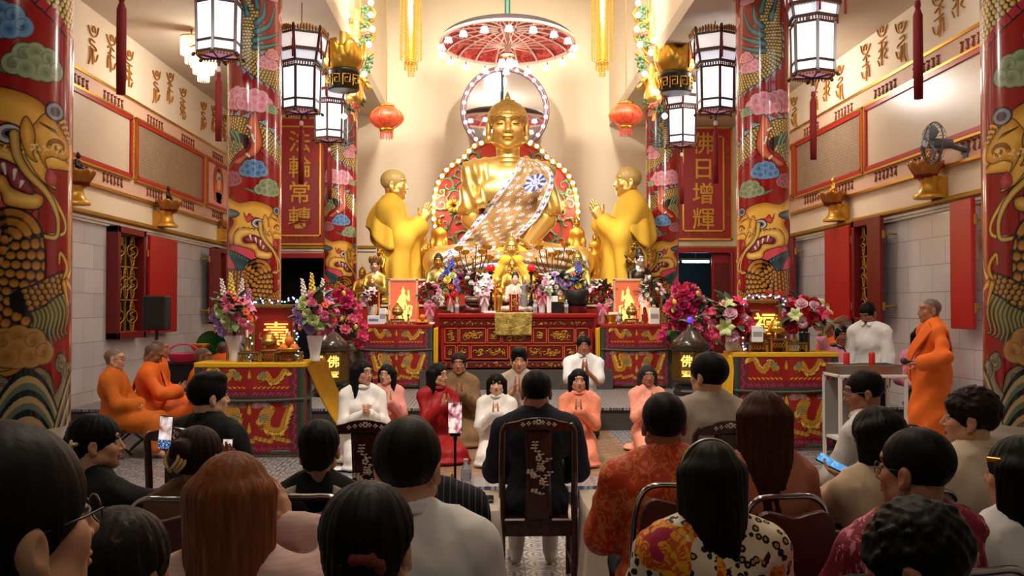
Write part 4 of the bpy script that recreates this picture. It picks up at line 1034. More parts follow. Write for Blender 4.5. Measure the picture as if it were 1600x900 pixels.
def cloth(nm,col,rough=.8,pat=None,**k):
 """woven cloth; pat adds a printed or woven pattern"""
 if nm in MATS: return MATS[nm]
 T = NT(nm); v = T.co('Object'); base = T.mix(T.noise(v,6,3),tuple(c*.9 for c in col),tuple(min(1,c*1.08) for c in col))
 if pat == 'brocade':
  n = T.noise(v,16,3,.5,1.2); base = T.mix(T.m('MULTIPLY',T.m('LESS_THAN',T.m('ABSOLUTE',T.m('SUBTRACT',n,.5)),.035),.75),base,k['c2']); st = T.voro(v,7.5,'F1',.9); base = T.mix(T.m('MULTIPLY',T.m('LESS_THAN',T.m('ADD',st,T.m('MULTIPLY',n,.25)),.30),.8),base,k['c2'])
 elif pat == 'leopard':
  vo = T.voro(v,32,'F1',1.0); n = T.noise(v,30,2); rg = T.m('ADD',vo,T.m('MULTIPLY',n,.5)); base = T.mix(T.m('MULTIPLY',T.m('GREATER_THAN',rg,.42),T.m('LESS_THAN',rg,.66)),base,(.012,.009,.008)); base = T.mix(T.m('LESS_THAN',rg,.40),base,lin(186,132,70))
  big = T.noise(v,4.5,2,.5,1.0); base = T.mix(T.m('GREATER_THAN',big,.52),base,T.mix(T.m('GREATER_THAN',T.noise(v,28,2,.5,2.0),.5),lin(226,160,30),lin(196,80,30))); base = T.mix(T.m('GREATER_THAN',big,.62),base,lin(170,30,70))
 elif pat == 'stripe':
  x,y,z = T.sep(v)[:3]; base = T.mix(T.m('MULTIPLY',T.m('GREATER_THAN',T.m('SINE',T.m('MULTIPLY',x,k.get('f',380.0))),.86),k.get('a',.5)),base,k['c2'])
 elif pat == 'hstripe':
  x,y,z = T.sep(v)[:3]; base = T.mix(T.m('MULTIPLY',T.m('GREATER_THAN',T.m('SINE',T.m('MULTIPLY',z,k.get('f',500.0))),.5),k.get('a',.3)),base,k['c2'])
 elif pat == 'brush':
  n = T.noise(T.co('Object',(9,9,2.2)),2.0,6,.75,.8); base = T.mix(T.m('GREATER_THAN',n,.54),base,k['c2'])
 elif pat == 'floral':
  n = T.noise(v,14,3,.5,1.5); base = T.mix(T.m('MULTIPLY',T.m('GREATER_THAN',n,.56),.5),base,k['c2'])
 T.set(col=base,rough=rough,spec=k.get('spec',.3),sheen=k.get('sheen',0.0)); T.bump(T.noise(v,90,2),.12,.004); MATS[nm] = T.mat; return T.mat
def glasses(g,par,m=None,r=.021,thick=.0016):
 R = g.R; c = g.hc; s = g.hs; T = lambda x,y,z: c + R @ (Vector((x,y,z))*s); q = MB()
 for sx in (-1,1):
  q.tube([T(sx*.033 + r*math.cos(a)*1.1,.108 - .010*(abs(sx*.033 + r*math.cos(a))/.05)**2,.005 + r*.85*math.sin(a)) for a in [2*PI*i/20 for i in range(20)]],thick,5,True)
  q.tube([T(sx*.056,.099,.010),T(sx*.078,.06,.012),T(sx*.083,-.01,.010),T(sx*.082,-.03,-.012)],thick,5)
 q.tube([T(-.011,.108,.010),T(0,.110,.013),T(.011,.108,.010)],thick,5)
 return q.build('glasses',m or mat('spectacle_frame',(.02,.02,.022),.3),par)
SKIN = lin(206,158,126); SKIN2 = lin(176,122,90); SKIN3 = lin(150,98,68); SKINL = lin(222,180,152)
def person(label,loc,rz,pose='sit',skin=SKIN,hair=('short',),hm=None,top=None,bottom=None,collar=None,glass=None,group=None,vox=.014,vh=.0045,hv=.0055,extra=None,eyes='open',stubble=None,facefat=1.0,nose=1.0,longdress=None,robe=None,cat='person',sleeve=2.0,fold=.0105,shoes=None,earlen=1.0,jacket=0.0,belt=None,**kw):
 g = Fig(pose,**kw); s = g.s
 g.armk = {1: kw.get('aR') or kw.get('arms'),-1: kw.get('aL') or kw.get('arms')}
 t = thing('person',label,cat,loc,rz,group)
 V,Q,C = g.body(skin,vox,vh,True,stubble=stubble,eyes=eyes,fat=facefat,nose=nose,hv=hv,earlen=earlen)
 mesh_obj('body',raw_mesh('body',V,Q,True,C),m_skin,t)
 sd = abs(hash(label)) % 97 if False else sum(map(ord,label)) % 97
 if hair and hair[0] != 'bald':
  h = hair_sdf(g,hair[0],**(hair[1] if len(hair) > 1 else {})); sdf_obj('hair',h,max(vh,.0045),hm or H_BLACK,t,disp=hair_disp(g,hair[0],.0005 if hair[0] in ('short','crop','thin','quiff') else .0012,sd),smooth=1)
 if top is not None:
  q = S(.025); e = .012 + jacket; g.torso(q,e,.035)
  for sx in (-1,1): g.arm(q,sx,e + .004,sleeve,.03,.012 if sleeve < 2 else .006)
  hz = g.P0.z - (.09 if pose in ('stand','tall') else .085)*s
  q.cone(np.array(g.P0 + g.U*.1*s),np.array((0,g.P0.y,hz - .03)),.10*s,.13*s,.04); q.ell(np.array(g.P0 + Vector((0,0,-.03*s))),(.168*s + e,.122*s*g.fat + e,.16*s),None,.04)
  if longdress is None: q.box((0,0,hz - .4),(1,1,.4),None,.0,.006,1)
  q.ell(np.array(g.nb + g.U*.06*s + Vector((0,.03,0))*s),(.055*s,.055*s,.05*s),None,.012,1)
  sdf_obj('shirt' if not jacket else 'jacket',q,vox*.9,top,t,disp=fold_disp(fold,24,sd),smooth=1)
 if collar is not None:
  ck,cm = collar; q = S(.006); n = 18
  for i in range(n):
   a,b = 2*PI*i/n,2*PI*(i + 1)/n
   if ck == 'shirt' and (math.sin((a + b)/2) > .9): continue
   rr = .062*s; h = .034 if ck == 'mandarin' else .066 if ck == 'high' else .038
   f = lambda w,hh,o: np.array(g.nb + Vector(((rr + o)*math.cos(w),(rr + o)*math.sin(w)*1.0 + .012*s,hh*s - .012*math.sin(w)*s)))
   q.cone(f(a,.012,.012),f(b,.012,.012),.010*s); q.cone(f(a,h,.0),f(b,h,.0),.008*s); q.cone(f(a,h*.5 + .01,.006),f(b,h*.5 + .01,.006),.010*s)
  if ck == 'shirt':
   for sx in (-1,1): q.box(np.array(g.nb + Vector((sx*.036,.078,.012))*s),np.array((.026,.005,.022))*s,rotm(-sx*.35,.5,sx*.5),.004)
  sdf_obj('collar',q,.006,cm,t)
 if bottom is not None:
  q = S(.03); q.ell(np.array(g.P0),(.152*s + .006,.108*s*g.fat + .006,.11*s),None,.03)
  for sx in (-1,1): g.leg(q,sx,.012,1.93,.03)
  sdf_obj('trousers',q,vox,bottom,t,disp=fold_disp(.004,20,sd + 3))
 if longdress is not None:   # full-length kneeling dress or robe skirt
  q = S(.05); q.ell(np.array(g.P0),(.17*s,.125*s,.14*s),None,.05)
  for sx in (-1,1):
   q.cone(np.array(g.hip[sx]),np.array(g.K[sx] + Vector((0,.01,.02))*s),.10*s,.085*s); q.cone(np.array(g.K[sx]),np.array(g.An[sx]),.075*s,.055*s)
  q.cone(np.array(g.P0 + Vector((0,.05,-.02))*s),np.array((0,g.K[1].y + .02,.08*s)),.11*s,.085*s)
  if pose in ('heels','tall'):
   y1 = g.K[1].y; q.ell((0,y1 + .02*s,.03),(.24*s,.14*s,.032),None,.04); q.ell((.05*s,g.An[1].y - .06,.03),(.20*s,.22*s,.03),None,.04)
  elif pose == 'stand':
   q.cone(np.array(g.P0),np.array((0,0,.12*s)),.16*s,.20*s)
  elif pose == 'sit':
   q.cone(np.array((0,g.K[1].y,g.K[1].z)),np.array((0,g.An[1].y - .02,.14*s)),.13*s,.16*s)
  q.box((0,0,-.2),(2,2,.205),None,.0,.005,1)
  sdf_obj('skirt',q,vox,longdress,t,disp=fold_disp(.007,18,sd + 5,.15))
 if shoes is not None:
  for sx in (-1,1):
   q = S(.01); g.foot(q,sx,.008); q.cone(np.array(g.An[sx]),np.array(g.An[sx] + Vector((0,.01,.02))),.036*s,.03*s); sdf_obj('shoe',q,.008,shoes,t)
 if robe is not None: robe(g,t,vox)
 if glass: glasses(g,t,None if glass is True else glass)
 if extra: extra(g,t)
 return t,g
# ------------------------------------------------------------------ hanging things: palace lanterns, chandeliers, umbrella, mirror, garlands
m_wood = mat('lantern_rosewood',lin(58,24,26),.3,var=.25,scale=12); m_carve = mat('lantern_carving',lin(150,100,40),.45,metal=.35,var=.4,scale=40,bump=.5)
def glass_pane(nm,c,es):
 T = NT(nm); n = T.noise(T.co('Object',(3,3,1.2)),6,4,.6,.5); z = T.sep(T.co('Object'))[2]
 return T.set(col=(.8,.85,.9),rough=.5,emit=T.mix(T.m('MULTIPLY',T.m('GREATER_THAN',n,.56),.10),c,tuple(x*.6 for x in c)),es=es)
m_pane = glass_pane('lantern_glass',(.78,.89,1.0),1.35); m_pane2 = glass_pane('lantern_gallery_glass',(1.0,.92,.88),.55); m_pane3 = glass_pane('lantern_tier_glass',(.78,.84,1.0),.6)
m_tass = mat('tassel_red',lin(132,16,22),.7,var=.35,scale=50,stretch=(30,30,1)); m_pink = mat('pink_glass',lin(226,160,190),.3,var=.1,emit=lin(236,170,200),es=.35)
m_chain = mat('brass_chain',lin(150,116,52),.4,metal=.7)
def tassel(par,loc,L,r=.02,nm='tassel'):
 g = MB(); x,y,z = loc
 g.lathe([(.004,z),(r*.6,z - .01),(r*.75,z - .05),(r*.5,z - .07)],10,(x,y,0))
 g.lathe([(r*.5,z - .07),(r,z - .12),(r*1.05,z - L*.6),(r*.95,z - L),(.001,z - L)],16,(x,y,0),wob=lambda t,zz: 1 + .13*math.cos(t*8))
 return g.build(nm,m_tass,par)
def make_lantern(label,loc,Wd=.53):
 t = thing('palace_lantern',label,'lantern',loc,0,'six sided palace lanterns over the hall'); u = Wd
 hx = lambda r,a0=PI/6: [(r*math.cos(a0 + k*PI/3),r*math.sin(a0 + k*PI/3)) for k in range(6)]
 f = MB(); cv = MB()
 def ring(r,z,w,h,q=f):
  p = hx(r)
  for k in range(6): a,b = p[k],p[(k + 1) % 6]; q.bar((a[0],a[1],z),(b[0],b[1],z),w,h)
 def posts(r0,r1,z0,z1,w):
  for a,b in zip(hx(r0),hx(r1)): f.bar((a[0],a[1],z0),(b[0],b[1],z1),w,w,(1,0,.3))
 z_ = lambda v: v*u
 posts(.43*u,.45*u,z_(.06),z_(1.06),.055*u)
 for zz in (.07,.28,1.05): ring(.44*u,z_(zz),.035*u,.05*u)
 for k,(a,b) in enumerate(zip(hx(.425*u),hx(.425*u)[1:] + hx(.425*u)[:1])):
  for i in range(7):      # fret of small carved scrolls under and over the panes
   p = ((a[0]*(6.5 - i) + b[0]*(i + .5))/7,(a[1]*(6.5 - i) + b[1]*(i + .5))/7)
   for zz in (.015,1.11): cv.ball((p[0]*1.03,p[1]*1.03,z_(zz)),(.022*u,.022*u,.04*u),6,4)
 ring(.50*u,z_(1.16),.05*u,.06*u); posts(.48*u,.52*u,z_(1.18),z_(1.40),.05*u); ring(.56*u,z_(1.43),.06*u,.07*u)
 posts(.55*u,.62*u,z_(1.45),z_(1.86),.06*u); ring(.61*u,z_(1.80),.05*u,.05*u)
 for (a,b) in zip(hx(.62*u),hx(.62*u)[1:] + hx(.62*u)[:1]):
  for i in range(9):
   q = (i + .5)/9; hgt = .06 + .09*math.sin(q*PI); p = (a[0]*(1 - q) + b[0]*q,a[1]*(1 - q) + b[1]*q)
   cv.ball((p[0],p[1],z_(1.84 + hgt*.5)),(.032*u,.032*u,hgt*.62*u),6,5)
   cv.ball((p[0]*.92,p[1]*.92,z_(1.40)),(.024*u,.024*u,.03*u),6,4)
 for k,p in enumerate(hx(.62*u)): f.ball((p[0],p[1],z_(1.92)),(.04*u,.04*u,.07*u),8,6)
 for p in hx(.50*u): f.bar((0,0,z_(-.03)),(p[0],p[1],z_(.03)),.022*u,.035*u); f.ball((p[0],p[1],z_(.0)),.04*u,8,6)
 f.cyl((0,0,z_(-.2)),(0,0,z_(.0)),.02*u,.035*u,10)
 f.build('frame',m_wood,t); cv.build('carved_trim',m_carve,t)
 def panes(r0,r1,z0,z1,m,nm):
  for k in range(6):
   a0,b0,a1,b1 = hx(r0)[k],hx(r0)[(k + 1) % 6],hx(r1)[k],hx(r1)[(k + 1) % 6]
   MB().add([(a0[0],a0[1],z0),(b0[0],b0[1],z0),(b1[0],b1[1],z1),(a1[0],a1[1],z1)],[(0,1,2,3)]).build(nm,m,t,solid=.004)
 panes(.42*u,.44*u,z_(.08),z_(1.05),m_pane,'glass_pane'); panes(.48*u,.51*u,z_(1.18),z_(1.42),m_pane3,'tier_pane'); panes(.55*u,.61*u,z_(1.46),z_(1.82),m_pane2,'gallery_pane')
 MB().add([(x,y,z_(.045)) for x,y in hx(.42*u)],[tuple(range(6))]).build('base_pane',m_pink,t,solid=.004)
 for k,p in enumerate(hx(.66*u)): tassel(t,(p[0],p[1],z_(1.80)),.62*u,.022*u)
 MB().ball((0,0,z_(-.24)),(.05*u,.05*u,.07*u),10,8).build('bead',m_white,t); tassel(t,(0,0,z_(-.28)),.74,.032,'main_tassel')
 h = MB()
 for p in hx(.5*u)[::2]: h.tube([(p[0],p[1],z_(1.9)),(0,0,z_(2.04))],.006,6)
 h.tube([(0,0,z_(2.02)),(0,0,(CL if loc[0] < 0 else CRT) - loc[2])],.008,6); h.build('hanger',m_chain,t)
 return t
lan = None
for nm,px,pyb,Y in (('left lantern in front of the middle pillar',342,103,10.2),('right lantern in front of the middle pillar',1270,96,10.2),('left lantern just behind the middle pillar',471,190,12.0),('right lantern just behind the middle pillar',1118,190,12.0),('left lantern hanging lowest before the far pillar',515,234,14.7),('right lantern hanging lowest before the far pillar',1065,234,14.7),('left lantern above the frame with only its tassel in view',190,20,7.0),('right lantern above the frame with only its tassel in view',1434,20,7.0)):
 p = P(px,pyb - 13,Y)
 if Y == 7.0: p.z = 4.12
 p.z = min(p.z,(CL if px < 800 else CRT) - 1.14)
 lab = f'lit hexagonal rosewood palace lantern, {nm}'
 if lan is None: lan = make_lantern(lab,p); lz = p.z
 else:
  o = dup(lan,p,random.Random(px).choice((0,PI/6*.3,-.12)),lab)
  for ch in o.children:
   if ch.name.startswith('hanger'):
    ch.data = ch.data.copy(); top_ = (CL if px < 800 else CRT) - p.z
    for v in ch.data.vertices:
     if v.co.z > 2.05*.53: v.co.z = top_
# lotus ornaments hanging at the nave edge
for side,px,py in (('left',537,115),('right',1056,119)):
 p = P(px,py,13.3); t = thing('ceiling_lotus',f'big gilded lotus ornament on a black key patterned drum under the {side} ceiling edge','ornament',p); c_ = CL if side == 'left' else CRT
 m_bg = mat('brushed_gold',lin(214,164,62),.3,metal=.85,var=.15,scale=6)
 for (r,h,n,w_,ph_) in ((.29,.34,6,.50,.5),(.30,.42,6,.52,0),(.2,.46,5,.5,.3)):
  g = MB(); petals(g,r,h,n,.0,0,w_,-1,ph=ph_); g.build('petals',m_bg,t,solid=.012)
 MB().lathe([(.05,0),(.18,.02),(.2,.1),(.12,.3),(.06,.4),(.06,c_ - p.z)],20).build('core',m_goldd,t)
 d = MB().lathe([(.20,-.24),(.22,-.22),(.22,.0),(.24,.02),(.2,.05)],24).build('drum',mat('black_lacquer',lin(40,30,18),.35),t)
 g = MB()
 for q in range(10):
  a = 2*PI*q/10; ux = Vector((-math.sin(a),math.cos(a),0)); o_ = Vector((.223*math.cos(a),.223*math.sin(a),-.2))
  g.tube([o_ + ux*pp + Vector((0,0,r)) for pp,r in ((-.05,0),(-.05,.15),(.05,.15),(.05,.04),(-.02,.04),(-.02,.1),(.02,.1))],.009,5)
 g.build('key_pattern',m_gold,d)
# small tiered crystal chandeliers in the aisles
m_cryst = mat('crystal_glow',lin(255,240,214),.15,emit=lin(255,226,176),es=2.2); m_amber = mat('amber_crystal',lin(190,130,46),.15,emit=lin(255,170,56),es=.32,var=.5,scale=60)
def crystal(label,loc,tiers,top,w=.006):
 t = thing('crystal_chandelier',label,'chandelier',loc)
 for (r,z0,z1) in tiers:
  n = max(10,int(2*PI*r/.024)); g = MB()
  for k in range(n):
   a = 2*PI*k/n; c,s_ = math.cos(a),math.sin(a)
   g.cyl((r*c,r*s_,z1),(r*c,r*s_,z0 + .02),w,w*.8,5); g.cyl((r*c,r*s_,z0 + .02),(r*c,r*s_,z0),w*.8,.001,5)
  g.build('crystal_tier',m_cryst,t); MB().lathe([(r,0),(r + .01,.005),(r + .01,.018),(r,.022)],24,(0,0,z1)).build('ring',m_gold,t)
 MB().cyl((0,0,tiers[0][2]),(0,0,top - loc[2]),.012).build('rod',m_chain,t); return t
for side,px,py,lab in (('left',318,128,'white tiered crystal chandelier behind the front left lantern'),('left',299,100,'white crystal chandelier half hidden behind the front left lantern'),('right',1257,122,'white tiered crystal chandelier behind the front right lantern')):
 p = P(px,py,12.4 if px != 299 else 13.2); crystal(lab,p,[(.16,.18,.42),(.13,.10,.36),(.07,0,.25)] if px != 299 else [(.14,.12,.36),(.08,.0,.24)],CL if px < 800 else CRT)
# long amber crystal chandeliers of the nave
for side,px in (('left',642),('right',941)):
 p = P(px,120,15.0); t = thing('amber_chandelier',f'long gold crystal chandelier with hanging bead strings on the {side} side of the nave','chandelier',p)
 g = MB(); n6 = [(.085*math.cos(k*PI/3),.085*math.sin(k*PI/3)) for k in range(6)]
 for z0,z1 in ((.22,1.55),): g.add([(x,y,z0) for x,y in n6] + [(x,y,z1) for x,y in n6],[(k,(k + 1) % 6,6 + (k + 1) % 6,6 + k) for k in range(6)] + [(5,4,3,2,1,0)])
 g.build('amber_tube',m_amber,t)
 def strings(r,n,z0,z1,nm,sz=.013):
  m_ = int((z1 - z0)/.034); q = MB()
  for j in range(m_): z = z0 + (z1 - z0)*(j + .5)/m_; q.add([(dx,dy,z + dz) for dx,dy,dz in ((sz,0,0),(-sz,0,0),(0,sz,0),(0,-sz,0),(0,0,.018),(0,0,-.018))],[(0,2,4),(2,1,4),(1,3,4),(3,0,4),(2,0,5),(1,2,5),(3,1,5),(0,3,5)])
  me = raw_mesh(nm,q.v,q.f,False); me.materials.append(m_amber)
  for k in range(n): a = 2*PI*k/n; inst(nm,me,t,(r*math.cos(a),r*math.sin(a),0))
 strings(.165,14,.26,1.55,'bead_string'); strings(.10,12,.1,.24,'bead_string'); strings(.045,8,.0,.18,'bead_string')
 q = MB().lathe([(.09,.2),(.1,.21),(.1,.24),(.09,.25)],18).lathe([(.19,1.54),(.2,1.55),(.2,1.6),(.19,1.61)],24); q.cyl((0,0,1.5),(0,0,8.6 - p.z),.015)
 for k in range(6): a = k*PI/3; q.bar((0,0,1.57),(.19*math.cos(a),.19*math.sin(a),1.57),.012,.012)
 q.build('gold_mount',m_gold,t)
 lamp('amber_chandelier_bulb','POINT',(p.x,p.y - .3,p.z - .12),4,WARM,.1)
# round red silk lanterns
T = NT('red_silk_lantern'); v_ = T.voro(T.co('Object'),14,'SMOOTH_F1'); T.set(col=T.mix(v_,lin(206,26,34),lin(236,120,70)),rough=.4,emit=T.mix(v_,lin(220,20,28),lin(255,110,60)),es=.3); m_silk = T.mat
for side,px in (('left',604),('right',978)):
 p = P(px,184 if side == 'left' else 180,15.0); t = thing('red_lantern',f'round red silk lantern with beaded fringe hanging on the {side} of the nave','lantern',p)
 g = MB(); g.lathe([(.11 + .16*math.sin(PI*k/14)**.8,-.17 + .34*k/14) for k in range(15)],40,wob=lambda a,z: 1 - .04*abs(math.sin(a*5))**6); g.build('silk_globe',m_silk,t)
 q = MB()
 for k in range(10):
  a = 2*PI*k/10; q.tube([((.112 + .16*math.sin(PI*j/14)**.8)*math.cos(a),(.112 + .16*math.sin(PI*j/14)**.8)*math.sin(a),-.17 + .34*j/14) for j in range(15)],.004,5)
 q.lathe([(.08,.16),(.125,.17),(.125,.2),(.06,.225),(.02,.23)],24).lathe([(.11,-.17),(.115,-.18),(.105,-.21),(.09,-.23)],24); q.build('gold_cap',m_gold,t)
 q = MB()
 for k in range(26): a = 2*PI*k/26; q.cyl((.095*math.cos(a),.095*math.sin(a),-.22),(.095*math.cos(a),.095*math.sin(a),-.32 - .012*(k % 2)),.006,.005,5)
 q.build('fringe',mat('coral_beads',lin(200,74,60),.3,var=.3,scale=60),t)
 MB().tube([(0,0,.22),(0,0,.35),(.004,0,.6),(0,0,8.6 - p.z)],.006,6).build('cord',m_chain,t)
# ceremonial umbrella with hanging bulbs
p = P(793,68,15.2); UM = thing('umbrella','large red brocade ceremonial umbrella ringed with hanging lamps above the golden Buddha','umbrella',p); UM.rotation_euler = (math.radians(-3.5),0,0)
Ru,Hu,NS = 1.06,.27,18
prof = lambda v: (Ru*math.sin(v*PI/2*.98),Hu*math.cos(v*PI/2))
T = NT('umbrella_brocade'); n1 = T.noise(T.co('Object'),9,4,.6,1.5); T.set(col=T.ramp(n1,[(.35,lin(120,18,34)),(.5,lin(176,44,40)),(.62,lin(214,96,70)),(.75,lin(160,46,84))]),rough=.45); m_umb = T.mat
m_umt = mat('umbrella_top',lin(54,44,44),.6); m_rib = mat('cream_rib',lin(226,196,176),.5,var=.06)
g = MB(); g.grid(lambda u,v: (prof(.04 + .96*v)[0]*math.cos(u*2*PI),prof(.04 + .96*v)[0]*math.sin(u*2*PI),prof(.04 + .96*v)[1] - .02),72,12); g.build('lining',m_umb,UM)
g = MB(); g.grid(lambda u,v: (prof(v)[0]*1.012*math.cos(u*2*PI),prof(v)[0]*1.012*math.sin(u*2*PI),prof(v)[1] + .012),72,12); g.build('canopy_top',m_umt,UM)
g = MB().tube([(Ru*1.0*math.cos(k*PI/36),Ru*1.0*math.sin(k*PI/36),.0) for k in range(72)],.026,8,True); g.build('rim',m_rib,UM)
for k in range(NS):
 a = 2*PI*k/NS; c,s_ = math.cos(a),math.sin(a)
 r = MB().tube([(prof(v/10)[0]*.985*c,prof(v/10)[0]*.985*s_,prof(v/10)[1] - .035) for v in range(1,11)],.018,6).build('rib',m_rib,UM)
 MB().tube([(.03*c,.03*s_,-.05),(prof(.62)[0]*c,prof(.62)[0]*s_,prof(.62)[1] - .05)],.009,6).build('strut',m_rib,r)
MB().lathe([(.028,-.2),(.04,-.19),(.045,-.08),(.06,-.05),(.06,.0),(.045,.02),(.03,.08),(.03,.4)],16).build('pole',m_rib,UM)
MB().lathe([(.10,.20),(.12,.22),(.12,.26),(.1,.28)],18).build('hub',m_rib,UM)
MB().cyl((0,0,Hu + .03),(0,0,2.62),.045,n=12).build('hanging_pole',mat('green_pole',lin(32,84,68),.4),UM)
m_bulb = mat('bulb_glow',(1,1,1),emit=(1,.98,.95),es=5); m_crys2 = mat('glass_petals',lin(220,226,240),.08,trans=.7,emit=(.9,.94,1),es=.8); m_brass = mat('brass',lin(160,128,70),.35,metal=.8)
def bulb(par,loc,sc=1.0):
 q = MB().lathe([(.008,-.01),(.012,-.05),(.022,-.055),(.022,-.075)],10).build('lamp_holder',m_brass,par); q.location = loc
 q.scale = (sc,)*3
 b = MB().ball((0,0,-.11),.036,10,8).build('bulb',m_bulb,q)
 pt = MB()
 for j in range(7): a = 2*PI*j/7; pt.cyl((.035*math.cos(a),.035*math.sin(a),-.06),(.056*math.cos(a),.056*math.sin(a),-.14),.009,.013,6)
 pt.build('glass_petals',m_crys2,q); return q
b0 = None
def dup_part(o,par,loc):
 c = o.copy(); link(c,par); c.location = loc
 for ch in o.children: d = ch.copy(); link(d,c)
 return c
for k in range(NS):
 a = 2*PI*(k + .5)/NS; l = (Ru*math.cos(a),Ru*math.sin(a),-.03)
 if b0 is None: b0 = bulb(UM,l)
 else: dup_part(b0,UM,l)
for k in range(5): a = 2*PI*k/5; dup_part(b0,UM,(.11*math.cos(a),.11*math.sin(a),-.22))
MB().lathe([(.12,-.2),(.125,-.19),(.02,-.17)],20).build('lamp_cluster',m_brass,UM)
lamp('umbrella_lamps','POINT',(p.x,p.y - .0,p.z - .36),42,(1,.95,.88),.25)
# round mirror halo with bulbs on the back wall
p = P(789,172,18.2); MR = thing('round_mirror','round wall mirror ringed with small bulbs behind the Buddha head','mirror',p); MR.rotation_euler = (math.radians(-.7),0,0); rm = 68*18.2/F
MB().cyl((0,0,0),(0,.05,0),rm,n=64).build('backing',mat('mauve_frame',lin(120,92,104),.35,metal=.3),MR)
MB().cyl((0,-.012,0),(0,0,0),rm*.90,n=64,smooth=False).build('mirror_glass',mat('mirror_silver',(.82,.80,.88),.03,metal=1.0,var=.0),MR)
MB().tube([(rm*.91*math.cos(k*PI/32),-.02,rm*.91*math.sin(k*PI/32)) for k in range(64)],.016,6,True).tube([(rm*math.cos(k*PI/32),0,rm*math.sin(k*PI/32)) for k in range(64)],.025,6,True).build('rim',mat('mauve_frame'),MR)
me_b = MB().ball((0,0,0),.034,10,8); me_b = raw_mesh('small_bulb',me_b.v,me_b.f,True); me_b.materials.append(mat('warm_bulb',(1,1,1),emit=(1,.86,.62),es=7))
for k in range(26): a = 2*PI*(k + .3)/26; inst('bulb',me_b,MR,(rm*.955*math.cos(a),-.035,rm*.955*math.sin(a)))
for a_ in (-1,1): MB().cyl((a_*.4,.05,.3),(a_*.4,YB - p.y,.3),.03).build('wall_mount',m_brass,MR)
# mandorla behind the Buddha: red openwork with green scrolls, gold border, bulbs
c_ = P(790,330,17.95); MD = thing('mandorla','red throne halo with green scrollwork and a bulb studded gold border behind the Buddha','halo',c_); sc_ = 17.95/F
half = [(753,222),(737,230),(722,247),(700,262),(684,285),(677,312),(676,340),(684,368),(697,392),(704,425)]
outl = [((x - 790)*sc_,(330 - y)*sc_) for x,y in half]; ol = [tuple(q) for q in catmull([(0,(330 - 205)*sc_)] + outl,6)]
full = ol + [(-x,z) for x,z in reversed(ol)][:-1]
MB().prism(full,.05,(0,.05,0)).build('red_panel',mat('halo_red',lin(196,60,46),.5,var=.15),MD)
MB().tube([(x*.985,-.02,z*.985) for x,z in full],.075,8,True,flat=.7).build('gold_border',m_goldp,MD)
sg = MB(); rg = random.Random(5)
def spiral(cx,cz,r,a0,d,w=.024):
 sg.tube([(cx + r*(1 - t/8.2)*math.cos(a0 + d*t),-.02 - .006*t,cz + r*(1 - t/8.2)*math.sin(a0 + d*t)) for t in [k*.38 for k in range(21)]],w,5,r2=w*.5)
 for k in (2.0,3.6): sg.ball((cx + r*(1.12 - k/8.2)*math.cos(a0 + d*k),-.04,cz + r*(1.12 - k/8.2)*math.sin(a0 + d*k)),(w*1.8,w,w*1.2),6,4)
for sx in (-1,1):
 for (x,y,r) in ((700,290,.17),(718,270,.16),(738,248,.15),(690,320,.15),(712,310,.17),(694,350,.15),(716,340,.16),(702,378,.15),(722,372,.15),(735,285,.16),(730,325,.14),(738,360,.14),(722,255,.1),(750,262,.12),(708,400,.12),(690,300,.09),(704,330,.09),(728,300,.1)):
  spiral(sx*(x - 790)*sc_*1.0,(330 - y)*sc_,r,rg.uniform(0,6),rg.choice((-1,1)))
 for L in ([(738,400),(716,385),(700,360),(708,335),(698,310),(712,290),(730,275),(742,250),(752,236)],[(745,390),(728,350),(722,310),(735,280)]): sg.tube([(sx*(a - 790)*sc_,-.02,(330 - b)*sc_) for a,b in L],.016,5)
sg.build('green_scrolls',mat('scroll_green',lin(96,130,92),.45,var=.2),MD)
fl = MB()
for sx in (-1,1):
 for k in range(9): a = 2*PI*k/9; fl.ball((sx*(710 - 790)*sc_ + .10*math.cos(a),-.06,(330 - 322)*sc_ + .08*math.sin(a)),(.07,.04,.055),8,6)
fl.build('gold_flowers',m_goldp,MD)
NBL = 24
L_ = np.r_[0,np.cumsum([math.dist(ol[i],ol[i + 1]) for i in range(len(ol) - 1)])]
for sx in (-1,1):
 for k in range(NBL):
  q = L_[-1]*(k + .6)/NBL; i = min(np.searchsorted(L_,q) - 1,len(ol) - 2); f_ = (q - L_[i])/(L_[i + 1] - L_[i]); x = ol[i][0] + (ol[i + 1][0] - ol[i][0])*f_; z = ol[i][1] + (ol[i + 1][1] - ol[i][1])*f_
  inst('bulb',me_b,MD,(sx*-abs(x)*.985,-.085,z*.985),(0,0,0),1.15)
MB().box((0,.2,-1.25),(1.2,.3,.3)).build('stand',m_goldd,MD)
for sx in (-1,1): lamp('halo_bulbs','POINT',(c_.x + sx*1.3,c_.y - .25,c_.z + .2),26,(1,.86,.62),.2)
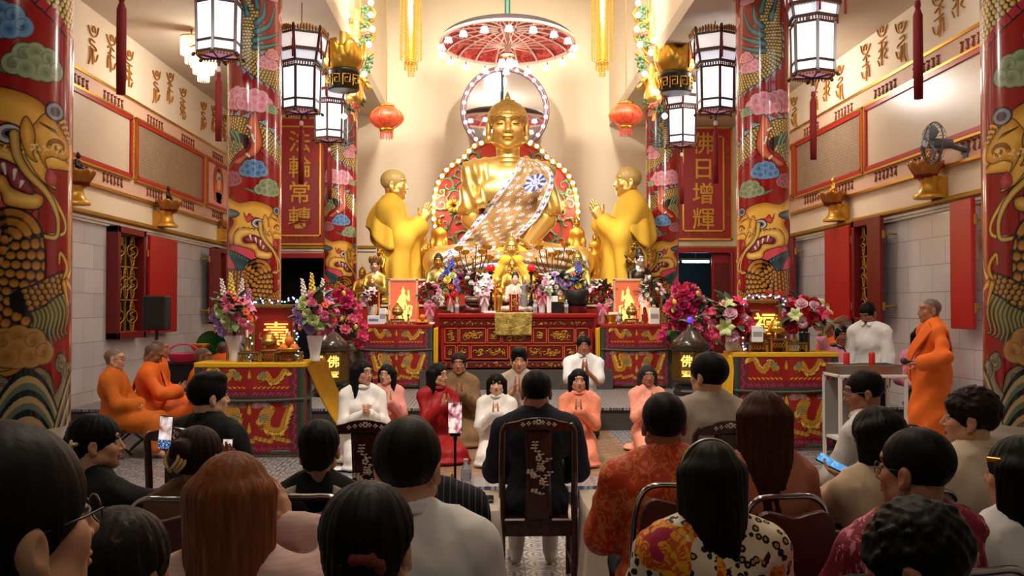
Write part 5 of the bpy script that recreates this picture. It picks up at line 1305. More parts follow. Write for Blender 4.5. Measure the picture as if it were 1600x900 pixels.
# gilded garland brackets with figures and bulbs at the nave corners
for side,s,X0 in (('left',1,566),('right',-1,1010)):
 p = P(X0,95,13.9); t = thing('garland_bracket',f'gilded garland of angels, leaves, roses and bulbs at the {side} corner of the nave','ornament',p); k_ = 13.9/F
 L = lambda x,y,d=0: (s*(x - 566)*k_,d,(95 - y)*k_)
 m_ang = mat('angel_gold',lin(240,190,92),.3,metal=.7,var=.15); m_lf = mat('leaf_green',lin(66,100,62),.45,var=.25)
 g = MB();
 for pts in ([(543,-60),(543,20),(542,90),(543,130),(556,190)],[(560,-60),(563,10),(560,60),(572,100),(566,140),(560,175)]): g.tube([L(x,y) for x,y in pts],.02,6)
 for pts in ([(580,10),(588,22),(582,34),(572,36)],[(575,36),(586,46),(584,62),(576,74)],[(562,66),(550,72),(553,84),(566,86),(574,76),(566,64)],[(583,84),(572,92),(562,100)],[(545,116),(552,122),(548,132)]): g.tube([L(x,y,-.04) for x,y in pts],.026,6,r2=.016)
 g.tube([L(560,120),(s*(540 - 566)*k_,.2,.1),(s*(540 - 566)*k_,.35,.3)],.03,6); g.build('gold_scrolls',m_goldp,t)
 for (x,y,sc) in ((557,36,.9),(559,128,1.15)):
  q = S(.02); X = lambda a,b,d=0: np.array(L(x + a*sc,y + b*sc,d))
  q.ell(X(0,-16),.05*sc).cone(X(0,-10),X(0,6),.055*sc,.05*sc).cone(X(0,4),X(-2,22),.06*sc,.12*sc).cone(X(-5,-8),X(-13,-12,-.05),.026*sc).cone(X(-13,-12,-.05),X(-8,-22,-.06),.022*sc).cone(X(5,-8),X(12,0,-.05),.026*sc).cone(X(-4,24),X(-6,32),.03*sc).cone(X(4,24),X(6,31),.03*sc).ell(X(0,-21),(.035*sc,.035*sc,.05*sc))
  q.cone(X(-3,-6,.05),X(-14,8,.08),.02,.045).cone(X(3,-6,.05),X(14,6,.08),.02,.045)
  sdf_obj('gilded_angel',q,.014,m_ang,t,disp=fold_disp(.008,30,1))
 g = MB()
 for i,(x,y) in enumerate(((571,16),(576,28),(568,70),(577,95),(574,108),(560,150),(552,165),(548,172),(574,60),(570,45),(566,160))):
  for q in range(5):
   a = q*1.26 + i; g.grid(lambda u,v,a=a: (L(x,y)[0] + .085*v*math.cos(a) - .05*(u - .5)*math.sin(PI*v)*math.sin(a),-.03 - .04*math.sin(PI*v),L(x,y)[2] + .085*v*math.sin(a) + .05*(u - .5)*math.sin(PI*v)*math.cos(a)),3,5)
 g.build('leaves',m_lf,t,solid=.006)
 g = MB()
 for (x,y) in ((572,52),(556,78),(556,166)):
  for q in range(14): r_ = .012*math.sqrt(q) ; a = q*2.4; g.ball((L(x,y)[0] + r_*1.6*math.cos(a),-.10 + .004*q,L(x,y)[2] + r_*1.3*math.sin(a)),(.026,.018,.022),6,5)
 g.build('roses',mat('rose_coral',lin(220,120,100),.5,var=.2),t)
 for (x,y) in ((543,4),(545,28),(545,52),(581,8),(581,27),(583,49),(557,66),(578,73),(561,86),(538,119),(571,119),(553,148),(540,185)): inst('bulb',me_b,t,L(x,y,-.13),(0,0,0),1.25)
 lamp('garland_bulbs','POINT',(p.x + s*.1,p.y - .5,p.z),3,(1,.86,.62),.2)
# ------------------------------------------------------------------ the altar tiers and the great Buddha
GOLDC = lin(220,184,106)
def goldmat(nm,col,rough,metal=.85):
 T = NT(nm); a = T.n('ShaderNodeAttribute',attribute_name='Col').outputs['Color']; T.set(col=a,rough=rough,metal=metal); T.bump(T.noise(T.co('Object'),30,3),.04,.004); return T.mat
m_bud = goldmat('buddha_gold',GOLDC,.36,.8)
m_red2 = mat('altar_red',lin(150,26,22),.4,var=.12,scale=4)
def tier(nm,x0,x1,y0,y1,z0,z1,lab):
 t = thing(nm,lab,'altar',((x0 + x1)/2,y0,z0)); W,H,D = x1 - x0,z1 - z0,y1 - y0
 MB().box((0,D/2,H/2 - .02),(W,D,H - .04)).build('plinth',m_red2,t); MB().box((0,D/2 - .01,H - .02),(W + .04,D + .03,.04),bev=.01).build('top_slab',mat('altar_marble',lin(190,170,140),.3),t); g = MB()
 for k in range(int(W/.4)): x = -W/2 + .2 + k*W/int(W/.4); g.tube([(x + .13*math.cos(a)*(1 + .25*math.cos(4*a)),-.004,H/2 + .3*H*math.sin(a)) for a in [2*PI*i/20 for i in range(20)]],.012,5,True)
 g.build('gold_tracery',m_gold,t); return t
tier('altar_tier',-1.22,1.92,16.35,19.0,L2,2.16,'high red altar tier that carries the Buddha and the two standing monks')
tier('altar_tier',-2.05,2.7,15.5,16.3,L2,1.72,'lower red altar tier with the row of seated statues behind the flowers')
BY = 17.0; BO = P(793,430,BY); BO.z = 2.16; kz = BY/F
bp = lambda px,py,y=0.0: np.array(((px - 793)*kz,y,(430 - py)*kz + (P(793,430,BY).z - 2.16)))
BU = thing('buddha_statue','huge golden seated Buddha draped with a flowered brocade sash','statue',BO)
hc = Vector(bp(793,198.5,-.05)); HS = 3.62; RH = rotm(PI,-.06,0)
q = S(.02); head_sdf(q,hc,RH,HS,False,.98,True,1.75,1.0)
q.cone(bp(794,262,.05),bp(793.5,228,.02),.21,.185,.08)
for py_ in (246,253): q.ell(bp(793.5,py_,.03),(.225,.2,.018),None,.02)
V1,Q1 = q.mesh(.0155); V1 = smooth_verts(V1,Q1,1,.4); HX = lambda V: 1 + .13*np.clip((V[:,2] - (hc.z - .62))/.3,0,1)
C1 = face_paint(V1,hc,RH,HS,GOLDC,lin(206,150,50),lin(120,70,14),'closed'); V1[:,0] = hc.x + (V1[:,0] - hc.x)*HX(V1)
hr = S(.03); T_ = lambda x,y,z: np.array(hc + RH @ (Vector((x,y,z))*HS))
hr.ell(T_(0,-.014,.044),np.array((.086,.106,.084))*HS,RH,.04); hr.ell(T_(0,-.01,.122),np.array((.034,.034,.014))*HS,RH,.012); hr.ell(T_(0,-.01,.143),np.array((.011,.011,.012))*HS,RH,.006); hr.cone(T_(0,-.01,.147),T_(0,-.01,.172),.009*HS,.002*HS,.006)
hr.ell(T_(0,.13,-.045),np.array((.088,.085,.112))*HS,RH,.03,1); hr.ell(T_(0,.09,-.085),np.array((.12,.10,.085))*HS,RH,.03,1)
for sx in (-1,1): hr.ell(T_(sx*.10,.002,-.03),np.array((.03,.028,.05))*HS,RH,.02,1)
def curls(x,y,z,D): return D - .012*np.abs(np.sin(x*52)*np.sin(y*52)*np.sin(z*52))**.5
bodyq = S(.06)
bodyq.ell(bp(794,300,.12),(.53,.36,.62)).ell(bp(794,355,.10),(.50,.40,.5)).ell(bp(794,275,.08),(.68,.27,.25),None,.1)
for sx,xs,ys,xe,ye,xw,yw in ((-1,740,280,737,343,774,390),(1,848,280,853,345,820,388)):
 bodyq.cone(bp(xs,ys,.05),bp(xe,ye,.02),.205,.165,.06); bodyq.cone(bp(xe,ye,.02),bp(xw,yw,-.62),.18,.11,.06); bodyq.cone(bp(794 + sx*20,258,.08),bp(xs,ys - 8,.05),.16,.2,.12)
 bodyq.ell(bp(794 + sx*26,300,-.17),(.24,.12,.2),None,.12)
 bodyq.cone(bp(794 + sx*35,405,-.05),bp(794 + sx*105,412,-.52),.34,.27,.1); bodyq.cone(bp(794 + sx*105,413,-.52),bp(794 - sx*20,418,-.85),.25,.2,.1)
bodyq.ell(bp(794,415,-.3),(1.35,.75,.2),None,.1)
bh = S(.03)
hand_prims(bh,bp(770,396,-.68),(1,-.35,.05),(0,0,1),1,.1,2.8); hand_prims(bh,bp(826,390,-.72),(-1,-.3,.05),(0,0,1),-1,.12,2.8)
# robe: short sleeves and a fold over the right shoulder, cast in gold
robe_ = S(.05)
for xs,ys,xe,ye,sx in ((741,272,734,326,-1),(848,275,858,326,1)):
 robe_.cone(bp(xs,ys,.04),bp(xe,ye,.0),.215,.215,.06); robe_.cone(bp(794 + sx*28,256,.10),bp(xs,ys - 3,.05),.15,.24,.1); robe_.box(bp(xe - sx*2,ye + 33,0),(.5,.6,.25),None,.02,.02,1)
robe_.cone(bp(764,262,.0),bp(752,318,-.2),.13,.12,.06)
V2,Q2 = bodyq.mesh(.026); V3,Q3 = bh.mesh(.014)
cst = lambda V: np.tile(np.array(GOLDC,np.float32),(len(V),1))
V,Q,C = join_vq([(V1,Q1,C1),(V2,Q2,cst(V2)),(V3,Q3,cst(V3))]); mesh_obj('body',raw_mesh('body',V,Q,True,C),m_bud,BU)
Vh,Qh = hr.mesh(.013,curls); Vh[:,0] = hc.x + (Vh[:,0] - hc.x)*HX(Vh)
mesh_obj('hair',raw_mesh('hair',Vh,Qh,True,np.tile(np.array(GOLDC,np.float32)*.8,(len(Vh),1))),goldmat('hair_gold',GOLDC,.4,.8),BU)
def sfold(x,y,z,D): return D + .016*np.sin(x*34 + z*5 + 2*np.sin(z*4))*(z > 0) + .012*_n3(x,y,z,9,2)
Vr,Qr = robe_.mesh(.018,sfold); Vr = smooth_verts(Vr,Qr,1); mesh_obj('gold_sleeves',raw_mesh('gold_sleeves',Vr,Qr,True,cst(Vr)),m_bud,BU)
# brocade sash laid over the statue: cast onto its front surface
allV = np.concatenate([V2,Vr]); allQ = np.concatenate([Q2,Qr + len(V2)])
bvh = BVHTree.FromPolygons([tuple(v) for v in allV.tolist()],[tuple(q) for q in allQ.tolist()])
def front(x,z,lo=-1.25):
 h = bvh.ray_cast(Vector((x,-3,z)),Vector((0,1,0)))
 return h[0].y if h[0] is not None else None
def brocade_colors(u,v,W,H,border):
 """painted brocade: gold ground, silver flowers, embroidered borders along u=0 and u=1"""
 n = len(u); X,Y = u*W,v*H; C = np.tile(np.array(lin(158,124,78),np.float32),(n,1)); rg = np.random.RandomState(3)
 st = _n3(X,Y,X*0,22.0,1.0); C *= (1 + .14*st[:,None])
 def flower(cx,cy,r,col,k=6,ph=0.0):
  d = np.hypot(X - cx,Y - cy); a = np.arctan2(Y - cy,X - cx); m = d < r*(.62 + .38*np.cos(k*a + ph)); C[m] = col
 for i in range(int(W/.175) + 1):
  for j in range(int(H/.175) + 1):
   cx,cy = (i + .5*(j % 2))*.175 + rg.uniform(-.03,.03),j*.175 + rg.uniform(-.03,.03); c = lin(232,230,236)
   flower(cx,cy,.052,c,6,rg.uniform(0,6)); flower(cx,cy,.024,lin(120,120,190) if rg.rand() < .5 else lin(200,170,120),5)
   for _ in range(3): flower(cx + rg.uniform(-.09,.09),cy + rg.uniform(-.09,.09),.014,(lin(60,70,160),lin(230,230,236),lin(60,140,90),lin(190,60,70))[rg.randint(4)],4)
 for e in border:
  d = np.abs(X - e*W); m = d < .14; C[m] = lin(222,216,216); m = (np.abs(d - .13) < .010) | (d < .012); C[m] = lin(150,120,90)
  for j in range(int(H/.16)): flower(e*W + (.06 if e == 0 else -.06),j*.16 + .08,.055,(lin(40,50,150),lin(190,50,80),lin(50,130,100),lin(90,90,190))[j % 4],5,j); flower(e*W + (.06 if e == 0 else -.06),j*.16 + .16,.02,lin(240,240,240),4)
 return C
def sash(name,left,right,W,H,nu,nv,border,off=.05,medal=None,fringe=False,amp=.02):
 lc = np.array([tuple(p) for p in catmull(left,24)]); rc = np.array([tuple(p) for p in catmull(right,24)]); V,U,Vv = [],[],[]
 def at(c,t): i = t*(len(c) - 1); k = min(int(i),len(c) - 2); f = i - k; return c[k]*(1 - f) + c[k + 1]*f
 ys = np.full((nv + 1,nu + 1),np.nan); xz = np.zeros((nv + 1,nu + 1,2))
 for j in range(nv + 1):
  a,b = at(lc,j/nv),at(rc,j/nv)
  for i in range(nu + 1):
   t = i/nu; px,py = a + (b - a)*t; w = bp(px,py); y = front(w[0],w[2]); ys[j,i] = y if y is not None else np.nan; xz[j,i] = (w[0],w[2])
 for j in range(nv + 1):
  row = ys[j]; ok = ~np.isnan(row)
  if ok.any(): row[~ok] = np.interp(np.where(~ok)[0],np.where(ok)[0],row[ok])
  else: row[:] = ys[j - 1]
 for _ in range(14): ys[1:-1] = (ys[:-2] + ys[1:-1]*2 + ys[2:])/4; ys[:,1:-1] = (ys[:,:-2] + ys[:,1:-1]*2 + ys[:,2:])/4
 uu,vv = np.meshgrid(np.linspace(0,1,nu + 1),np.linspace(0,1,nv + 1))
 fold = amp*(np.sin(uu*21 + vv*6 + 2*np.sin(vv*5)) + .7*np.sin(uu*9 - vv*15 + 1))*np.sin(np.clip(uu,0,1)*PI)**.6
 V = np.stack([xz[...,0],ys - off + fold,xz[...,1]],-1).reshape(-1,3); C = brocade_colors(uu.ravel(),vv.ravel(),W,H,border)
 if medal:
  X,Y = uu.ravel()*W - medal[0]*W,vv.ravel()*H - medal[1]*H; d = np.hypot(X,Y); a = np.arctan2(Y,X)
  m = d < .215 + .025*np.cos(9*a); C[m] = lin(200,204,222); m = (d < .205 + .025*np.cos(9*a)) & (np.cos(9*a) > -.1) & (d > .1); C[m] = lin(70,84,150); m = (d < .1) & (np.cos(12*d*10) > 0); C[m] = lin(110,120,170)
 i = np.arange(nv)[:,None]*(nu + 1); j = np.arange(nu)[None,:]; Q = np.stack([i + j,i + j + 1,i + nu + 2 + j,i + nu + 1 + j],-1).reshape(-1,4)
 o = mesh_obj(name,raw_mesh(name,V,Q,True,C),mat('brocade',rough=.45,attr=True,var=.1,spec=.4),BU); md = o.modifiers.new('solid','SOLIDIFY'); md.thickness = .014; md.offset = 1
 return o
sash('brocade_sash',[(815,247),(793,282),(764,320),(734,358),(714,384),(700,408),(688,428)],[(838,252),(865,274),(860,306),(842,340),(820,363),(800,384),(776,412)],1.05,3.0,150,330,(0,1),.06,(.62,.22))
sash('lap_cloth',[(668,432),(706,394),(760,392),(800,384),(850,390),(898,398),(916,432)],[(664,440),(698,434),(745,424),(796,424),(850,428),(896,434),(918,439)],.62,3.3,50,330,(0,1),.07,None,amp=.03)
# ------------------------------------------------------------------ other statues: one builder, posed and robed figures
def statue(label,base,H,pose,face=PI,col=GOLDC,m=None,arms='pray',hairc=None,hairk='ushnisha',facecol=None,robe_col=None,fold=.012,vox=.016,drape=None,crown=None,yaw=0.0,name='statue',knob=True,wide=None,male=True):
 tot = {'stand': 1.72,'lotus': .86,'bust': .86}[pose]; s = 1.0; k = H/tot; t = thing(name,label,'statue',base,face); t.scale = (k,k,k)
 g = Fig(pose,1.0,male,0.0,yaw=yaw,arms=arms,wide=wide or .165); m = m or m_bud; vx = max(vox/k,.009)
 q = S(.03); g.torso(q,0.0)
 for sx in (-1,1): g.arm(q,sx,.004); g.leg(q,sx); g.foot(q,sx)
 q.cone(np.array(g.nb - g.U*.03),np.array(g.hc - Vector((0,.02,.05))),.056,.05,.03)
 if pose == 'stand':   # long clinging robe with flared hem
  q.cone(np.array(g.P0),np.array((0,-.02,.16)),.125,.155,.06); q.cone(np.array((0,-.02,.16)),np.array((0,-.02,.03)),.155,.16,.04)
  for sx in (-1,1): q.cone(np.array(g.E[sx]),np.array((sx*.2,-.02,.45)),.05,.03,.05)
 else: q.ell((0,.1,.06),(.38,.26,.06),None,.04)
 V,Q = q.mesh(vx,fold_disp(fold/k*.5,20,3,.2)); rc = robe_col or col; parts = [(V,Q,np.tile(np.array(rc,np.float32),(len(V),1)))]
 if facecol is not None: sk = (V[:,2] > g.nb.z - .06) & (np.abs(V[:,0]) < .07); parts[0][2][sk] = facecol
 q = S(.012); head_sdf(q,g.hc,g.R,1.0,male,1.0,True,1.4); q.cone(np.array(g.nb),np.array(g.hc + Vector((0,-.028,-.045))),.058,.052,.02)
 V,Q = q.mesh(max(.005,.010/k)); fc = facecol or col; parts.append((V,Q,face_paint(V,g.hc,g.R,1.0,fc,tuple(np.array(fc)*.7),tuple(np.array(fc)*.25),'closed')))
 q = S(.008)
 for sx in (-1,1):
  d,n = g.hd[sx]; hand_prims(q,g.W[sx],d,n,sx if Vector(d).cross(Vector(n)).dot(Vector((-1,0,.3*sx))) >= 0 else -sx,.05 if arms == 'pray' else .25)
 V,Q = q.mesh(max(.005,.009/k)); parts.append((V,Q,np.tile(np.array(fc,np.float32),(len(V),1))))
 V,Q,C = join_vq(parts); mesh_obj('body',raw_mesh('body',V,Q,True,C),m,t)
 hq = S(.014); c = g.hc; e = lambda p,r,op=0,kk=.012: hq.ell(np.array(c + g.R @ Vector(p)),np.array(r),g.R,kk,op)
 e((0,-.014,.042),(.083,.104,.089))
 if hairk == 'ushnisha': e((0,-.015,.125),(.045,.048,.035),0,.03)
 if hairk == 'ushnisha' and knob: hq.cone(np.array(c + g.R @ Vector((0,-.015,.14))),np.array(c + g.R @ Vector((0,-.015,.23))),.016,.004,.02)
 if hairk == 'tall': e((0,-.03,.14),(.05,.06,.06),0,.03); hq.cone(np.array(c + Vector((0,-.07,0))),np.array(c + Vector((0,-.09,-.25))),.07,.05,.03)
 e((0,.13,-.045),(.088,.085,.112),1); e((0,.09,-.085),(.12,.10,.085),1); e((0,-.02,-.135),(.2,.2,.085),1)
 for sx in (-1,1): e((sx*.10,.002,-.022),(.032,.027,.045),1,.008)
 hcl = hairc or tuple(np.array(col)*.72)
 sdf_obj('hair',hq,max(.006,.012/k),m if hairc is None else mat('painted_hair_attr',rough=.4,attr=True),t,col=hcl,disp=lambda x,y,z,D: D - .004*np.abs(np.sin(x*150)*np.sin(y*150)*np.sin(z*150))**.5,smooth=0)
 if crown:
  cr = MB()
  for i in range(11):
   a = 2*PI*i/11; r_ = .10; o = c + g.R @ Vector((0,-.01,.06)); cr.ball((o.x + r_*math.sin(a),o.y + r_*math.cos(a),o.z + .06),(.03,.02,.07),6,6)
  cr.lathe([(.105,0),(.115,.02),(.108,.05)],24,(c.x,c.y - .01,c.z + .05)); cr.build('crown',crown,t)
 if drape: drape(g,t)
 return t
m_yel = cloth('monk_robe_yellow',lin(218,174,58),.8)
def monk_robe(g,t):
 """wide yellow cloth wrapped round a standing statue: collar roll, shoulder cape and long front fall"""
 q = S(.05); g.torso(q,.028,.06); q.cone(np.array(g.P0 + Vector((0,.02,.15))),np.array((0,.05,.55)),.16,.185,.08); q.cone(np.array((0,.05,.55)),np.array((0,.05,.12)),.185,.20,.08); q.ell(np.array(g.nb + Vector((0,.05,.11))),(.09,.10,.085),None,.02,1)
 for sx in (-1,1): g.arm(q,sx,.03,1.75,.06,.02); q.cone(np.array(g.E[sx]),np.array((sx*.17,.06,.5)),.07,.06,.06)
 q.cone(np.array((0,.14,1.12)),np.array((0,.10,.15)),.09,.13,.08)
 q.box((0,-.33,.35),(.8,.22,.75),rotm(0,.0,0),.02,.03,1); q.box((0,0,-.3),(1,1,.36),None,.0,.02,1)
 n = 16
 for i in range(n):
  a,b = 2*PI*i/n,2*PI*(i + 1)/n; f = lambda w: np.array(g.nb + Vector((.078*math.cos(w),.08*math.sin(w) + .008,-.005 - .03*math.sin(w)))); q.cone(f(a),f(b),.022,None,.012)
 def fd(x,y,z,D): a = np.arctan2(x,y); return D + .012*np.sin(a*11 + z*2.5 + 1.5*np.sin(z*3))*np.clip(1.45 - z,0,1) + .006*_n3(x,y,z,15,2)
 sdf_obj('yellow_robe',q,.013,m_yel,t,disp=fd)
 def cp(u,v):   # loose cape end over the shoulders and back
  a = -.35 + u*(PI + .7); fo = .014*math.sin(u*34)*v; r = .095 + .10*math.sin(min(v*1.2,1)*PI/2) + .035*v + fo; zz = 1.475 - .06*v**.5 - (.30 + .10*math.sin(u*9 + 1))*v**1.25
  return (r*1.02*math.cos(a),-r*.92*math.sin(a) + .01,zz)
 MB().grid(cp,60,16).build('robe_cape',m_yel,t,solid=.012)
def st(px,pyb,Y,z=None):
 p = P(px,pyb,Y)
 if z is not None: p.z = z
 return p
STUB = lin(150,98,34)
for px,face,lab,hpx,side in ((613,-PI/2 - .12,'gold standing monk statue in a yellow robe left of the Buddha, hands joined',254,'l'),(984,PI/2 + .12,'gold standing monk statue in a yellow robe right of the Buddha, hands joined',249,'r')):
 Y = 16.8; p = P(px,430,Y); p.z = L2 + .04; H = P(px,hpx,Y).z - p.z
 MB_ = statue(lab,p,H/1.02,'stand',face,GOLDC,None,'pray',tuple(np.array(GOLDC)*.55),'bald',drape=monk_robe,vox=.022)
 t_ = MB_; b_ = MB().lathe([(.25,-.03),(.28,-.02),(.28,.02),(.22,.04)],24).build('base',m_goldd,t_)
G2 = lin(196,146,54); G3 = lin(150,120,60); OLV = lin(150,140,84)
ZT = 2.16; ZB = 1.72
def put_st(lab,px,ytop,pose,Y=None,z=None,face=PI,H=None,**kw):
 Y = Y or (16.2 if z is None else Y); z = ZB if z is None else z; p = P(px,440,Y); p.z = z
 return statue(lab,p,H or (P(px,ytop,Y).z - z)/1.02,pose,face,**kw)
put_st('tall gold standing Buddha statue beside the halo on the left',686,338,'stand',16.85,ZT,col=lin(206,150,56),arms='down',name='standing_buddha',vox=.03)
put_st('tall gold standing Buddha statue beside the halo on the right',901,338,'stand',16.85,ZT,col=lin(206,150,56),arms='down',name='standing_buddha',vox=.03)
put_st('small slim gold standing Buddha in front of the left tall one',670,381,'stand',16.55,ZT,col=G2,arms='down',name='standing_buddha',vox=.03)
put_st('slim gold standing Buddha half hidden by the left yellow robe',656,350,'stand',17.7,ZT,col=G2,arms='down',name='standing_buddha',vox=.03)
put_st('gold standing Buddha with a spire on the right of the altar',929,364,'stand',16.62,ZT,col=lin(200,144,50),arms='down',name='standing_buddha',vox=.03)
put_st('smaller gold standing Buddha with a spire in front of the right one',917,387,'stand',16.45,ZT,col=lin(206,150,50),arms='down',name='standing_buddha',vox=.03)
put_st('small bronze monk statuette with joined hands before the right yellow robe',992,374,'stand',16.15,ZB,face=PI/2 + .4,col=lin(140,104,50),arms='pray',hairk='bald',name='statuette',vox=.03)
put_st('small gold child statuette behind the crowned figure on the left',594,384,'stand',16.15,ZB,face=PI - .5,col=lin(176,128,56),arms='pray',hairk='bald',name='statuette',vox=.03)
put_st('seated gold Buddha with black hair left of the altar table',685,398,'lotus',15.95,ZB,H=.82,col=OLV,facecol=lin(178,136,60),hairc=(.012,.012,.014),knob=False,arms='clasp',name='seated_buddha',vox=.02)
put_st('seated crowned bodhisattva with pale face left of the altar',586,408,'lotus',15.9,ZB,H=.74,col=lin(184,150,72),facecol=lin(214,176,150),hairc=(.02,.02,.02),crown=mat('crown_bronze',lin(120,84,40),.4,metal=.5),arms='clasp',name='seated_bodhisattva',vox=.02)
put_st('seated olive gold Buddha right of the altar table behind the flowers',902,402,'lotus',15.95,ZB,H=.86,col=lin(170,156,84),arms='clasp',name='seated_buddha',vox=.02)
put_st('small gold seated figure at the far left edge of the altar',566,408,'lotus',16.1,ZB,H=.6,col=lin(190,140,60),arms='clasp',name='seated_figure',vox=.025)
put_st('Guanyin statue with black hair and white face right of the altar',999,402,'lotus',15.85,ZB,H=.86,face=PI + .3,col=lin(60,52,40),facecol=lin(216,196,190),hairc=(.01,.01,.012),hairk='tall',arms='clasp',name='guanyin_statue',vox=.02)
def yellow_cape(g,t):
 q = S(.05); q.ell((0,-.12,.40),(.36,.07,.42)); q.cone(np.array(g.nb + Vector((-.1,.05,-.02))),np.array(g.nb + Vector((.1,.05,-.02))),.06)
 for sx in (-1,1): q.cone((sx*.1,.02,.56),(sx*.32,.04,.2),.07,.08)
 q.box((0,0,-.3),(1,1,.32),None,0,.01,1); sdf_obj('yellow_cape',q,.014,m_yel,t,disp=lambda x,y,z,D: D + .004*np.sin(np.arctan2(x,z - .62)*22))
put_st('small gold Buddha in a spread yellow cape at the centre of the altar',799,373,'lotus',15.95,ZB,H=1.08,col=GOLDC,drape=yellow_cape,arms='clasp',name='seated_buddha',vox=.025)
put_st('little gold Buddha directly before the yellow caped one',800,405,'lotus',15.62,ZB,H=.72,col=lin(200,160,70),arms='clasp',name='seated_buddha',vox=.025)
# white robed seated statue with black cap and the grey statuette on the altar table
# ------------------------------------------------------------------ altar tables and what stands on them
m_lacr = mat('red_lacquer',lin(150,24,20),.28,var=.12,scale=5,coat=.3); m_lacd = mat('deep_red_lacquer',lin(86,12,12),.35,var=.15,scale=6); m_gilt = mat('gilt_carving',lin(206,150,52),.35,metal=.7,var=.35,scale=40)
def scrollwork(mb,x0,x1,z0,z1,y,seed,n=None,r=.006):
 rg = random.Random(seed); W,H = x1 - x0,z1 - z0; n = n or max(3,int(W*H/.0022))
 for i in range(n):
  cx,cz = rg.uniform(x0 + H*.2,x1 - H*.2),rg.uniform(z0 + H*.25,z1 - H*.25); R = rg.uniform(.18,.3)*H; a = rg.uniform(0,6); d = rg.choice((-1,1))
  mb.tube([(cx + R*(1 - .15*k)*math.cos(a + d*k*.9),y - .003*(k % 2),cz + R*(1 - .15*k)*math.sin(a + d*k*.9)) for k in range(6)],r,4,r2=r*.5)
AT = thing('altar_table','main red lacquer altar table with gilt carved panels before the Buddha','table',(.44,14.4,L3)); AW,AH,AD = 2.36,.84,.9
MB().box((0,AD/2,.45),(AW - .08,AD - .06,.62)).build('cabinet',m_lacr,AT)
MB().box((0,AD/2,AH - .035),(AW + .04,AD + .06,.07),bev=.015).box((0,AD/2,AH - .09),(AW - .02,AD,.04),bev=.01).build('tabletop',m_lacr,AT)
g = MB(); MB().box((0,.02,AH - .15),(AW - .04,.03,.075)).build('frieze',m_lacd,AT); scrollwork(g,-AW/2 + .04,AW/2 - .04,AH - .185,AH - .115,.0,1,60); g.build('frieze_trim',m_gilt,AT)
MB().box((0,.0,.07),(AW - .02,.06,.10),bev=.01).build('apron',m_lacd,AT); g = MB(); scrollwork(g,-AW/2 + .04,AW/2 - .04,.03,.12,-.035,2,60); g.build('apron_trim',m_gilt,AT)
for sx in (-1,1):
 for yy in (.08,AD - .08): MB().lathe([(.03,0),(.05,.02),(.045,.06),(.055,.14)],12,(sx*(AW/2 - .08),yy,0)).build('foot',m_lacr,AT)
rows = [(.40,.615,[.2,.4,.2,.45,.2,.4,.2]),(.16,.36,[.16,.18,.55,.22,.55,.18,.16])]
for z0,z1,ws in rows:
 tot = sum(ws); gap = .028; sc_ = (AW - .2 - gap*(len(ws) - 1))/tot; x = -AW/2 + .1
 for i,w_ in enumerate(ws):
  w_ *= sc_; f = MB().box((x + w_/2,.018,(z0 + z1)/2),(w_,.02,z1 - z0)).build('carved_panel',m_lacd,AT)
  q = MB()
  for zz in (z0,z1): q.box((x + w_/2,.008,zz),(w_ + .012,.02,.012))
  for xx in (x,x + w_): q.box((xx,.008,(z0 + z1)/2),(.012,.02,z1 - z0 + .012))
  q.build('moulding',mat('orange_moulding',lin(196,84,34),.4),f)
  q = MB(); scrollwork(q,x + .035,x + w_ - .035,z0 + .03,z1 - .03,.004,i + int(z0*100),None,.007); q.build('gilt_relief',m_gilt,f); x += w_ + gap
def cloth_obj(name,label,fn,nu,nv,m,loc=(0,0,0),thick=.008,cat='cloth'):
 o = MB().grid(fn,nu,nv).build(name,m,None,solid=thick); o.location = loc; return tag(o,label,cat)
T = NT('gold_lame'); n_ = T.noise(T.co('Object'),16,5,.65,1.0); T.set(col=T.ramp(n_,[(.3,lin(130,104,40)),(.6,lin(190,164,84))]),rough=.35,metal=.5); T.bump(n_,.8,.02); m_lame = T.mat
cloth_obj('altar_cloth','small gold cloth hanging over the front edge of the main altar table',lambda u,v: ((u - .5)*(.58 - .04*v),(.45 if v < .1 else -.045 - .012*math.sin(u*17 + v*3)*v) if v < .45 else -.045 - .015*math.sin(u*17 + v*3)*v,(.0 if v < .1 else -.34*(v - .1)/.9)),24,20,m_lame,(.385,14.4,L3 + AH + .012))
